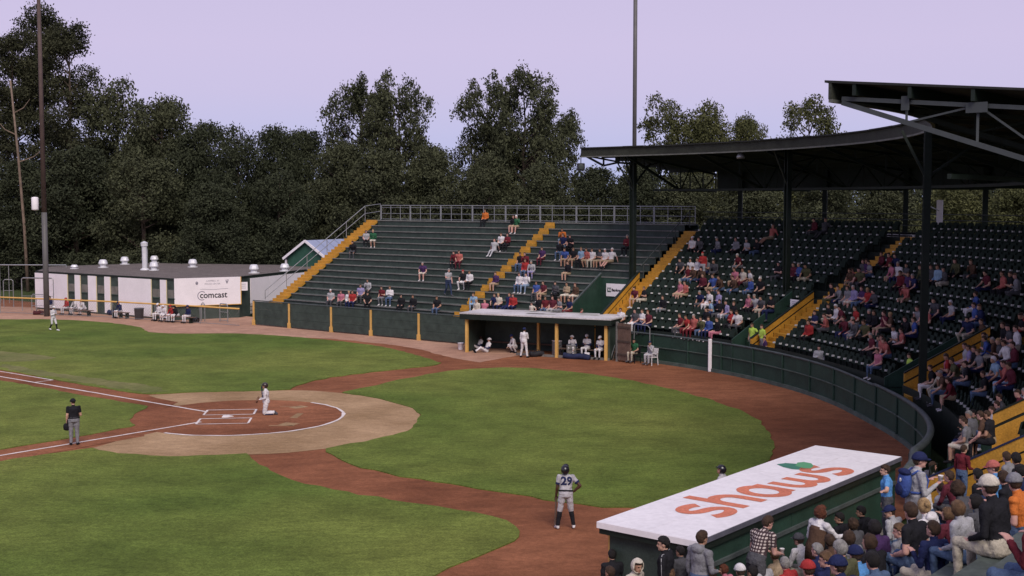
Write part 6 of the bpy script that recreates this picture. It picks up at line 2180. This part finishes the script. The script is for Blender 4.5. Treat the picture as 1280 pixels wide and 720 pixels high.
# players round the far dugout
GP = 'players of the home team in white'
MID = {}
def mid(nm, P, seed): 
    if nm not in MID: MID[nm] = (body_mesh('player_' + nm, P, .019, True, seed=seed), P)
    return MID[nm]
def player(kind, P, q, face, ft, label, capc=None, seed=1, sc=PS, group=GP):
    me, P = mid(kind, P, seed)
    o = place_person('person', me, ft, q, yaw_to(q, face), label, group, sc)
    if capc: cap_(P, C(capc), o)
    return o
W_ = lambda sk=1, shin='white', sl='navy': outfit('white', 'white', (SKINS + [SKIN_DK])[sk], 'black', True, False, 'black', sleeve=sl, shin=shin)
q = G(655, 447)
player('stand', Pose('wide', .04, 0, 0, .2, 0, ('down', 'cross'), None, 1, 1.1), q, q + dn * 5 + du * .5, W_(1, 'white', 'white'), 'player in white standing with his back turned before the far dugout', 'navy')
back_ = Pose('ground', -.38, .1, 0, -.5, .05, ('lap', 'lap'))
for (u, v, lb, cp, sk) in ((598, 437, 'player in white sitting on the ground at the left post of the far dugout', None, 3), (608, 440.5, 'player in white lounging second from the left post of the far dugout', 'white', 1)):
    q = G(u, v) + dn * .0
    player('ground', back_, q, q - dn * 3 - du * 3.0, W_(sk), lb, cp, 2)
q = G(600, 433); 
player('sit', Pose('sit', .12, 0, 0, .1, .15, ('lap', 'lap')), V((q.x, q.y, .42)) + dn * 1.2, q - dn * 5, outfit('red', 'black', SKIN_DK, 'black', True), 'man in red jacket on the dugout bench behind the two lounging players', None, 3)
q = G(644, 441)
player('squat', Pose('squat', .35, -.2, 0, .3, .1, ('knee', 'knee')), q, q - dn * 5 - du * 3, W_(1, 'white', 'white'), 'player in white squatting beside the standing player at the far dugout', 'navy', 4)
q = G(640, 436); q.z = .42
player('sit2', Pose('sit', .3, .1, 0, .1, .15, ('knee', 'knee')), q + dn * 1.0, q - dn * 5, outfit('black', 'black', SKIN_DK, 'black', True), 'person in black on the dugout bench behind the squatting player', 'black', 5)
sx_ = [(715, 438, 'left of the three players sitting right of the middle dugout post', Pose('sit', .55, .1, .1, -.4, -.5, ('knee', 'knee')), 'sitlow'), (731, 439, 'middle of the three players sitting right of the middle dugout post', Pose('sit', .05, 0, 0, .1, .1, ('cross', 'cross')), 'sitcross'), (748, 441, 'right of the three players sitting by the right dugout post', Pose('sit', .1, .05, 0, -.2, .15, ('cross', 'lap')), 'sitlap')]
for u, v, lb, P, kd in sx_:
    q = G(u, v - 1, .42) + dn * .35; q.z = .43
    player(kd, P, q, q - dn * 5 - du * .5, W_(1), lb + ', white uniform', 'white', 6)
def chair(label, c, face, m):
    t = empty('chair', c, label, 'chair')
    yw = yaw_to(c, face); M = Matrix.Translation(c) @ Matrix.Rotation(yw, 4, 'Z')
    def part(nm, f):
        mb = MB(); f(mb); o = mb.build(nm, m, None); o.data.transform(M); o.parent = t; o.matrix_parent_inverse = Matrix.Translation(-V(t.location)); return o
    part('seat', lambda b: b.box(V((-.22, -.2, .40)), V((.44, 0, 0)), V((0, .42, 0)), V((0, 0, .035))))
    part('backrest', lambda b: b.box(V((-.22, -.25, .50)), V((.44, 0, 0)), V((0, .035, 0)), V((0, -.05, .36))))
    for x in (-.2, .2):
        part('leg', lambda b: b.beam(V((x, .19, .41)), V((x * 1.1, .22, 0)), .035)); part('leg', lambda b: b.beam(V((x, -.22, .52)), V((x * 1.1, -.26, 0)), .035))
        part('armrest', lambda b: b.beam(V((x * 1.1, -.22, .62)), V((x * 1.1, .2, .62)), .04, .025)); part('arm_post', lambda b: b.beam(V((x * 1.1, .18, .62)), V((x * 1.05, .19, .40)), .03))
    return t
for u, v, lb, cl, ft, P, kd in ((793, 448, 'man in green jersey and khaki trousers seated on a chair beside the wooden gate', 'dark folding chair under the man in the green jersey', outfit('green', 'khaki', SKINS[1], 'black', False), Pose('sit', .15, .05, 0, .3, .1, ('lap', 'lap')), 'cg'),
                               (814, 452, 'man in pale shirt and trousers seated on a white plastic chair by the wall', 'white plastic armchair standing against the curved wall', outfit('lightgrey', 'uniformgrey', SKINS[1], 'navy' if False else 'black', True, cap='navy'), Pose('sit', .25, -.1, 0, .4, .2, ('chin', 'lap')), 'cw')):
    q = path(ring_x(u, 23.8), 23.8)
    chair(cl, V((q.x, q.y, 0)), HOME, C('white') if kd == 'cw' else C('black'))
    f_ = (HOME - q).normalized()
    player(kd, P, V((q.x, q.y, .45)) - f_ * .05, HOME, ft, lb, None, 8, PS, 'seated men by the wall')
slat_bench('low bench under the three players at the right end of the far dugout', V((*(G(732, 438, .42) + dn * .35).xy, 0)), du, 3.4)
# bullpen
bl_ = [(64, 383.5, 'navy', 'white', 'player in navy jacket, first from the left on the left bullpen bench', None, 'sit'), (84, 386, 'red', 'white', 'player in red jacket on the left bullpen bench', 'red', 'sit'), (95, 386.5, 'white', 'white', 'player in white beside the red jacket on the left bullpen bench', 'navy', 'sit2'), (106, 386.8, 'white', 'white', 'player in white with red cap at the right end of the left bullpen bench', 'red', 'sitlow'),
       (151, 390.3, 'navy', 'white', 'lone player in navy jacket between the two bullpen benches', 'navy', 'sit2'), (199, 393.5, 'white', 'white', 'player in white at the left end of the right bullpen bench', 'white', 'sit'), (208, 394.5, 'white', 'white', 'player in white leaning back, second on the right bullpen bench', 'white', 'sitlow'), (216, 395, 'red', 'white', 'player in dark red jacket in the middle of the right bullpen bench', 'red', 'sit2'),
       (222, 395.3, 'black', 'white', 'player in black jacket on the right bullpen bench', 'black', 'sitlow'), (236, 396.3, 'navy', 'white', 'player in navy jacket at the right end of the right bullpen bench', 'navy', 'sit')]
fdir = V((.63, -.77, 0))
for u, v, sh_, lg, lb, cp, kd in bl_:
    q = G(u, v, .44)
    player(kd, MID[kd][1], q, V((q.x, q.y, 0)) - N1 * 5, outfit(sh_, lg, SKINS[1], 'black', True, False, 'black', shin='white'), lb, cp, 9, PS, 'bullpen players on the benches')
DEBUG = False
# ================================================================== NEAR SPECTATORS (third-base side, by the near dugout)
# third-base bleachers
nbl = empty('bleachers', path(98, 31), 'weathered board bleachers full of people behind the near dugout', 'bleachers')
T0, T1 = 92.6, 125.0
CONCF = mat('grey_brown_boards', (.12, .10, .085), .85, .2, 1.5, .2, fine=.2)
for k in range(18):
    R, z = row_R(100, k), row_z(100, k)
    for j in range(5):
        a, b = T0 + (T1 - T0) * j / 5, T0 + (T1 - T0) * (j + 1) / 5
        for nm, r0, r1, z0, z1, m in (('seat_board', R + .02, R + .30, z - .05, z, DECK), ('foot_board', R + .31, R + TREAD + .015, z - .05, z - .006, CONCF), ('riser_board', R + .03, R + .06, z - RISE - .02, z - .052, GREEN2)):
            p0_ = path(a + .006, r0, z0); mb = MB(); mb.box(p0_, E3 * (b - a - .012), N3 * (r1 - r0), up * (z1 - z0)); mb.build(nm, m, nbl)
mb = MB(); mb.box(path(T0, 26.95 + .55, 0.0), E3 * (T1 - T0), N3 * 1.1, up * .72); mb.build('walkway', CONC, nbl)
# gold parapet wall closing the grandstand
ps5 = empty('parapet', path(92.3, 29.5), 'long gold parapet wall sloping down beside the near crowd', 'wall')
r0, r1 = 28.1, 32.6
zf5 = lambda R: 1.15 + (R - 28.5) * RISE / TREAD
def slab5(za, zb_, p0, th, m, nm):
    A = [path(p0, r0, za(r0)), path(p0, r1, za(r1)), path(p0, r1, zb_(r1)), path(p0, r0, zb_(r0))]
    B = [q_ + E3 * th for q_ in A]
    mb = MB(); mb.poly(A); mb.poly(B[::-1])
    for i in range(4): mb.poly([A[i], A[(i + 1) % 4], B[(i + 1) % 4], B[i]])
    return fixn(mb.build(nm, m, ps5))
slab5(lambda R: 0, lambda R: zf5(R) + .48, 92.2, .10, GOLD, 'wall_panel')
slab5(lambda R: zf5(R) + .48, lambda R: zf5(R) + .53, 92.2, .08, DKGREEN, 'groove')
slab5(lambda R: zf5(R) + .53, lambda R: zf5(R) + .85, 92.19, .13, GOLD, 'rail_board')
slab5(lambda R: zf5(R) + .85, lambda R: zf5(R) + .90, 92.14, .2, NAVY, 'cap')
for k in range(0, 12):
    R = 28.5 + TREAD * k / 2; z = 1.2 + RISE * k / 2 - .35
    mb = MB(); mb.box(path(92.31, R, z - .2), E3 * .0 + E3 * .28, N3 * (TREAD / 2 + .02), up * .2); mb.build('gold_step', GOLD, ps5)

NGRP = 'spectators in the near bleachers'
NP = {
 'a': Pose('sit', .22, .05, 0, -.35, .05, ('lap', 'lap')), 'b': Pose('sit', .42, -.1, 0, .2, -.1, ('knee', 'knee')), 'c': Pose('sit', .08, .1, .03, .55, .12, ('cross', 'cross')),
 'd': Pose('sit', .3, .15, -.04, -.6, .0, ('cup', 'lap')), 'e': Pose('sit', .15, -.2, .03, .05, -.15, ('cup', 'cup'), (-.1, .02)), 'f': Pose('sit', .34, .05, 0, .75, .1, ('lap', 'chin'), (.05, .06), 1, 1.08),
 's1': Pose('stand', .03, .05, 0, .35, .1, ('down', 'down'), None, 1, 1.05), 's2': Pose('stand', .05, -.05, 0, -.1, .05, ('down', 'lap')), 's3': Pose('stand', .5, .0, 0, -.25, .1, ('fwd', 'fwd')), 's4': Pose('stand', .28, .0, 0, -.1, -.3, ('cup', 'reach')), 's5': Pose('stand', .08, -.1, 0, -.25, .0, ('cup', 'cup'), None, 1, 1.06), 's6': Pose('wide', .06, .2, 0, .3, .05, ('out', 'down'))}
HIM = {}
def him(k, seed=1):
    if k not in HIM: HIM[k] = body_mesh('spectator_near_' + k, NP[k], .0125, True, seed=len(HIM) + 2)
    return HIM[k]
HEADS = dict(short=hair_short, long=hair_long, curly=hair_curly, bun=hair_bun)
def near(u, v, pose, ft, head, label, standing=None, face=None, scale=1.0, extra=(), want=None):
    """head centre at photo pixel (u, v); seated people go to the row the view meets, standing people on a floor height"""
    P = NP[pose]
    hz = P.head.z * scale
    if standing is None:
        best = None
        if want is None:
            p, R = hit_stand(u, v, hz); want = path(p, R).y
        for k in range(18):
            q_ = G(u, v, row_z(100, k) + hz)
            p, R = inv(q_)
            cost = abs(q_.y - want) * .5 + 5 * max(0, abs(R - row_R(100, k) - .16) - .28)
            if best is None or cost < best[0]: best = (cost, k, q_)
        k = best[1]; q = best[2].copy(); q.z = row_z(100, k)
    else:
        q = G(u, v, standing + hz); q.z = standing
    fc = face if face is not None else q + E1 * 6 + E3 * -1.5
    yw = yaw_to(q, fc)
    off_ = R3('Z', yw) @ (V((P.head.x, P.head.y, 0)) * scale)
    loc = V((q.x - off_.x, q.y - off_.y, q.z))
    o = place_person('person', him(pose), ft, loc, yw, label, NGRP, scale)
    kind, col_ = head
    if kind in HEADS: HEADS[kind](P, HM(col_), o, len(PEOPLE))
    elif kind == 'cap': hair_short(P, HM('brown'), o); cap_(P, C(col_), o)
    elif kind == 'capback': cap_(P, C(col_), o, True, True)
    elif kind == 'hoodup': hood_up(P, C(col_), o)
    for x in extra:
        if x[0] == 'hood': hood_down(P, C(x[1]), o)
        elif x[0] == 'cup':
            cu = cup_(P, x[1], o); cu.matrix_world = Matrix.Translation(loc) @ Matrix.Rotation(yw, 4, 'Z') @ Matrix.Scale(scale, 4); tag(cu, uniq(x[2]), 'cup')
        elif x[0] == 'backpack':
            t_ = P.J['chest'] + P.Rt @ V((0, -.20, -.06))
            bm = bmesh.new(); ellipsoid(bm, t_, P.Rt @ Matrix.Diagonal((.16, .10, .24)), 16)
            for v_ in bm.verts: v_.co += V((0, 0, 1)) * .01 * noise.noise(v_.co * 14)
            for f in bm.faces: f.smooth = True
            me_ = bpy.data.meshes.new('backpack'); bm.to_mesh(me_); bm.free(); me_.materials.append(C('blue'))
            b_ = bpy.data.objects.new('backpack', me_); COL.objects.link(b_); b_.matrix_world = Matrix.Translation(loc) @ Matrix.Rotation(yw, 4, 'Z') @ Matrix.Scale(scale, 4)
            tag(b_, uniq('blue backpack worn by the tall man in the grey sweatshirt'), 'backpack')
            for nm_, c3, r3_, m3 in (('pocket', (0, -.285, -.16), (.11, .045, .10), 'navy'), ('top_flap', (0, -.215, .12), (.145, .09, .06), 'navy'), ('badge', (.05, -.30, .0), (.035, .012, .035), 'white')):
                bm = bmesh.new(); ellipsoid(bm, P.J['chest'] + P.Rt @ V(c3), P.Rt @ Matrix.Diagonal(r3_), 16)
                for f in bm.faces: f.smooth = True
                me2_ = bpy.data.meshes.new(nm_); bm.to_mesh(me2_); bm.free(); me2_.materials.append(C(m3)); o2_ = bpy.data.objects.new(nm_, me2_); COL.objects.link(o2_); o2_.parent = b_
            for s in (-1, 1):
                mb = MB(); X_ = lambda x, y, z: P.J['chest'] + P.Rt @ V((x, y, z))
                mb.tube([X_(.10 * s, -.14, .10), X_(.11 * s, -.05, .165), X_(.115 * s, .06, .14), X_(.13 * s, .128, .03), X_(.15 * s, .10, -.12), X_(.16 * s, -.02, -.18), X_(.12 * s, -.14, -.18)], .02, 7)
                st_ = mb.build('strap', C('blue'), None, True); st_.parent = b_
        elif x[0] == 'vest':
            bm = bmesh.new(); Q_ = P.Rt
            X_, Y_, Z_ = Q_ @ V((1, 0, 0)), Q_ @ V((0, 1, 0)), Q_ @ V((0, 0, 1))
            loft(bm, [(P.J['pel'] - V((0, 0, .22)), V((.20, 0, 0)), V((0, .165, 0))), (P.J['pel'] + Z_ * .02, X_ * .195, Y_ * .15), (P.J['waist'], X_ * .172, Y_ * .134), (P.J['chest'], X_ * .186, Y_ * .144), (P.J['chest'] + Z_ * .06, X_ * .150, Y_ * .138)], 20)
            for v_ in bm.verts: v_.co += V((0, 1, 0)) * .008 * noise.noise(v_.co * 12)
            for f in bm.faces: f.smooth = True
            me_ = bpy.data.meshes.new('apron'); bm.to_mesh(me_); bm.free(); me_.materials.append(C('brown'))
            v_ = bpy.data.objects.new('apron', me_); COL.objects.link(v_); v_.parent = o
        elif x[0] == 'stripe':
            mb = MB()
            for s in (-1, 1):
                a_, b_ = P.J['sh' + ('L' if s < 0 else 'R')], P.J['el' + ('L' if s < 0 else 'R')]
                w_ = P.Rt @ V((.066 * s, 0, .02)); mb.tube([P.J['neck'] + P.Rt @ V((.08 * s, 0, .005)), a_ + P.Rt @ V((.02 * s, 0, .074)), a_ + w_, b_ + P.Rt @ V((.055 * s, 0, .0))], .007, 5)
            v_ = mb.build('sleeve_piping', C('lightgrey'), None, True); v_.parent = o
    PEOPLE.append(o)
    if DEBUG: print('NEAR %d,%d Y=%.1f head %.0fpx z=%.2f' % (u, v, loc.y, .25 * scale * FPX / max(1, loc.y), loc.z))
    return o
O = outfit
SK = SKINS
WALK = .72
L_ = lambda d: d
# --- standing behind and beside the near dugout
near(829, 680, 's1', O('black', 'black', SK[0], 'black', True), ('short', 'black'), 'tall man in black track jacket standing at the end of the near dugout', .45, V((-40, 45, 0)), 1.1, [('stripe',)])
near(878, 673, 's2', O('grey', 'jeans', SK[1], 'brown', True), ('short', 'brown'), 'man in grey hooded sweatshirt looking right beside the near dugout wall', WALK, V((24, 40, 0)), 1.1, [('hood', 'grey')])
PL = mat('plaid_shirt', (.30, .26, .25), .85, .1, 5)
nt2 = PL.node_tree; bs = nt2.nodes['Principled BSDF']
tcn = nt2.nodes.new('ShaderNodeTexCoord'); ck = []
for rot in ('BANDS', 'BANDS'):
    wv = nt2.nodes.new('ShaderNodeTexWave'); wv.wave_type = 'BANDS'; wv.bands_direction = 'X' if not ck else 'Z'; wv.inputs['Scale'].default_value = 6.0; wv.inputs['Distortion'].default_value = .6
    nt2.links.new(tcn.outputs['Object'], wv.inputs['Vector']); ck.append(wv)
mxn = nt2.nodes.new('ShaderNodeMath'); mxn.operation = 'MULTIPLY'
nt2.links.new(ck[0].outputs['Fac'], mxn.inputs[0]); nt2.links.new(ck[1].outputs['Fac'], mxn.inputs[1])
rp2 = nt2.nodes.new('ShaderNodeValToRGB'); rp2.color_ramp.elements[0].color = (.05, .03, .035, 1); rp2.color_ramp.elements[1].color = (.50, .43, .40, 1); rp2.color_ramp.elements[0].position = .12; rp2.color_ramp.elements[1].position = .55
nt2.links.new(mxn.outputs[0], rp2.inputs[0]); nt2.links.new(rp2.outputs[0], bs.inputs['Base Color'])
ft = O('grey', 'darkgrey', SK[2], 'brown', False); ft[2] = PL
near(960, 654, 's3', ft, ('short', 'brown'), 'man in brown plaid shirt leaning forward with a paper cup by the near dugout', WALK, V((19, 36, 0)), 1.1, [('cup', 'R', 'white paper cup in the hand of the man in the plaid shirt')])
ft = O('white', 'brown', SK[0], 'auburn', True)
near(1027, 641, 's4', ft, ('curly', 'auburn'), 'vendor with white sleeves and brown apron bending to serve people by the near dugout', WALK, V((20, 32, 0)), 1.06, [('vest',)])
near(765, 694, 's2', O('black', 'black', SK[0], 'black', True), ('short', 'black'), 'boy in black jacket walking past the left end of the near dugout', .1, V((-2, 40, 0)), .9)
near(1150, 576, 's5', O('lightgrey', 'grey', SK[2], 'brown', True), ('cap', 'navy'), 'tall man in navy cap and grey sweatshirt standing with a blue backpack and a cup', 2.72, V((17, 22, 0)), 1.0, [('backpack',), ('cup', 'R', 'white paper cup in the hand of the tall man with the backpack')])
near(1106, 588, 's6', O('skyblue', 'darkgrey', SK[0], 'brown', False), ('short', 'brown'), 'boy in sky blue T-shirt standing at the far right corner of the near dugout', 1.3, V((-2, 30, 0)), .95)
near(1205, 562, 's2', O('darkred', 'jeans', SK[0], 'brown', True), ('short', 'brown'), 'boy in dark red shirt standing against the long gold parapet', 1.55, V((24, 36, 0)), .80)
near(1166, 583, 'a', O('grey', 'jeans', SK[2], 'brown', True), ('short', 'brown'), 'person in grey behind the tall man with the backpack, only the face showing', .9, V((20, 33, 0)), .95)
near(850, 690, 's1', O('darkgrey', 'black', SK[1], 'black', True), ('short', 'black'), 'dark haired boy half hidden between the track jacket and the grey hooded sweatshirt', .6, V((-5, 40, 0)), .85)
# --- seated rows
near(797, 708, 'a', O('cream', 'grey', SK[1], 'brown', True), ('hoodup', 'cream'), 'person with a cream hood pulled up at the bottom of the picture', face=V((20, 5, 0)))
near(833, 702, 'c', O('lightblue', 'jeans', SK[0], 'brown', True), ('short', 'brown'), 'boy in pale blue jacket in front of the black track jacket', face=V((-14, 15, 0)), scale=.9)
near(836, 718, 'a', O('tan', 'jeans', SK[0], 'blond', True), ('curly', 'lightbrown'), 'person with curly light brown hair in front of the pale blue jacket', scale=.95)
near(762, 716, 'b', O('black', 'black', SK[1], 'brown', True), ('short', 'brown'), 'dark haired head at the bottom edge farthest left of the near crowd', scale=.95)
near(904, 712, 'c', O('pink', 'jeans', SK[0], 'auburn', True), ('long', 'auburn'), 'girl in pink at the bottom edge right of the grey hooded sweatshirt', scale=.8)
near(925, 714, 'a', O('white', 'jeans', SK[0], 'brown', True), ('cap', 'white'), 'person in white cap at the bottom edge left of the two grey haired men')
near(951, 704, 'd', O('lightgrey', 'jeans', SK[2], 'grey', False), ('short', 'grey'), 'man with short grey hair and pale shirt, left of the pair of grey heads')
near(968, 694, 'a', O('tan', 'khaki', SK[2], 'grey', False), ('short', 'lightbrown'), 'balding man just behind the pair of grey heads')
near(981, 705, 'd', O('red', 'jeans', SK[2], 'grey', False), ('short', 'grey'), 'grey haired man in red shirt at the bottom edge')
near(998, 675, 'b', O('white', 'khaki', SK[2], 'black', True), ('cap', 'darkgrey'), 'man in dark cap and white shirt hunched near the plaid shirt')
near(1021, 688, 'b', O('navy', 'jeans', SK[2], 'grey', True), ('short', 'grey'), 'grey blond man in navy jacket right of the white shirt')
near(1037, 676, 'a', O('brown', 'jeans', SK[0], 'brown', True), ('long', 'brown'), 'brown haired woman just under the vendor')
near(1049, 648, 'c', O('black', 'black', SK[1], 'black', True), ('short', 'black'), 'dark haired person before the vendor, nearest the dugout wall', extra=[('cup', 'R', 'pinkish paper cup held up beside the near dugout wall')])
near(1066, 656, 'a', O('darkgrey', 'black', SK[1], 'brown', True), ('curly', 'brown'), 'person with big dark curly hair right of the vendor')
near(1061, 673, 'd', O('grey', 'jeans', SK[0], 'brown', True), ('long', 'brown'), 'brown haired woman looking left under the curly hair')
near(1050, 687, 'a', O('olive', 'jeans', SK[2], 'grey', True), ('short', 'grey'), 'grey brown haired head behind the two navy caps')
near(1069, 694, 'a', O('skyblue', 'jeans', SK[2], 'brown', True), ('cap', 'navy'), 'man in navy cap and sky blue jacket at the bottom edge', want=16.5)
near(1047, 708, 'b', O('navy', 'navy', SK[2], 'brown', True), ('cap', 'navy'), 'man in navy cap and navy jacket left of the sky blue jacket', want=16)
near(1093, 660, 'a', O('purple', 'jeans', SK[0], 'black', True), ('long', 'black'), 'black haired woman in dark purple jacket')
near(1112, 640, 'f', O('lightgrey', 'jeans', SK[0], 'brown', True), ('cap', 'navy'), 'man in navy cap and pale grey sweater with a hand at his chin')
near(1138, 640, 'a', O('black', 'jeans', SK[2], 'brown', False), ('short', 'brown'), 'broad man in black T-shirt with cropped hair holding a sandwich', scale=1.08)
near(1155, 634, 'd', O('white', 'jeans', SK[0], 'blond', True), ('bun', 'blond'), 'woman with blond hair in a bun and a white hooded top', extra=[('hood', 'white')])
near(1184, 643, 'b', O('maroon', 'jeans', SK[0], 'blond', True), ('long', 'lightbrown'), 'child with light brown hair in a maroon jersey right of the white hooded top', scale=.82)
near(1197, 636, 'a', O('lightgrey', 'jeans', SK[0], 'blond', True), ('long', 'lightbrown'), 'child with light hair in a pale grey sweatshirt', scale=.88)
near(1175, 610, 'a', O('lightgrey', 'jeans', SK[2], 'brown', True), ('short', 'brown'), 'dark haired man in pale grey hooded top in front of the backpack', extra=[('hood', 'lightgrey')])
near(1197, 612, 'd', O('darkgrey', 'jeans', SK[1], 'brown', True), ('curly', 'brown'), 'person with dark curly hair under the boy in the dark red shirt')
near(1222, 594, 'a', O('black', 'jeans', SK[1], 'black', True), ('short', 'black'), 'black haired man left of the coral cap')
near(1241, 585, 'c', O('skyblue', 'jeans', SK[2], 'brown', False), ('cap', 'coral'), 'man in coral cap and sky blue shirt under the gold parapet')
near(1236, 609, 'a', O('black', 'khaki', SK[2], 'brown', True), ('cap', 'cream'), 'large man in cream cap, black jacket and khaki trousers at the right of the crowd', scale=1.06, want=14.5)
near(1268, 604, 'd', O('orange', 'jeans', SK[2], 'brown', False), ('cap', 'grey'), 'man in grey cap and orange shirt at the right edge', want=16.5)
near(1258, 572, 'a', O('grey', 'jeans', SK[2], 'brown', True), ('short', 'brown'), 'brown haired man in grey at the right edge near the parapet')
near(1277, 556, 'b', O('darkgrey', 'jeans', SK[2], 'brown', True), ('short', 'brown'), 'man in dark grey jacket highest at the right edge under the parapet')
near(1010, 712, 'a', O('red', 'navy', SK[2], 'brown', True), ('cap', 'red'), 'person in red cap at the bottom edge left of the navy caps', want=18)
near(1308, 628, 'e', O('darkred', 'jeans', SK[2], 'brown', True), ('short', 'brown'), 'person in jeans whose knees reach in from the right edge', scale=1.06, want=12.5)
# more of the packed rows
for u, v, ps_, ft, hd_, lb, kw in (
    (940, 716, 'b', O('darkgrey', 'jeans', SK[1], 'black', True), ('short', 'black'), 'dark haired man in dark grey between the white cap and grey hair', {}),
    (1032, 700, 'c', O('navy', 'jeans', SK[2], 'brown', True), ('short', 'lightbrown'), 'light brown haired person in navy right behind the red cap', {'want': 18}),
    (1086, 678, 'b', O('black', 'jeans', SK[0], 'brown', True), ('long', 'brown'), 'brown haired person in black below the dark purple jacket', {'want': 18}),
    (1124, 664, 'c', O('grey', 'jeans', SK[2], 'lightbrown', True), ('short', 'lightbrown'), 'light haired person in grey left of the broad man in black', {'want': 20}),
    (1166, 662, 'e', O('navy', 'khaki', SK[2], 'brown', True), ('short', 'brown'), 'person in navy between the broad man in black and the maroon jersey', {'want': 16.5, 'scale': .9}),
    (1219, 628, 'b', O('darkgrey', 'jeans', SK[0], 'black', True), ('long', 'black'), 'black haired woman in dark grey left of the cream cap', {'want': 19}),
    (1254, 598, 'd', O('black', 'jeans', SK[2], 'brown', True), ('short', 'brown'), 'man in black between the cream cap and the grey cap', {'want': 20}),
    (1152, 608, 'd', O('white', 'jeans', SK[0], 'blond', True), ('short', 'blond'), 'blond child in white by the cup of the tall man', {'want': 25, 'scale': .85}),
    (1186, 596, 'b', O('maroon', 'darkgrey', SK[2], 'brown', True), ('short', 'brown'), 'person in maroon leaning forward beneath the boy in the dark red shirt', {'want': 25}),
    (1090, 702, 'a', O('jeans', 'jeans', SK[2], 'black', True), ('short', 'black'), 'black haired person in denim jacket before the broad man in black', {'want': 15.5}),
    (889, 716, 'a', O('black', 'black', SK[1], 'brown', True), ('long', 'brown'), 'woman in black at the bottom edge below the grey hooded sweatshirt', {}),
    (866, 714, 'd', O('olive', 'jeans', SK[2], 'brown', True), ('cap', 'darkgrey'), 'man in dark cap and olive jacket at the bottom edge', {}),
    (1275, 590, 'a', O('navy', 'jeans', SK[2], 'black', True), ('short', 'black'), 'black haired man in navy behind the grey cap at the right edge', {'want': 21}),
    (1270, 574, 'd', O('black', 'jeans', SK[1], 'black', True), ('short', 'black'), 'dark figure in black under the top of the parapet at the right edge', {'want': 24}),
    (1076, 640, 'c', O('black', 'jeans', SK[1], 'black', True), ('short', 'black'), 'dark haired person in black nearest the dugout wall left of the purple jacket', {})):
    near(u, v, ps_, ft, hd_, lb, **kw)
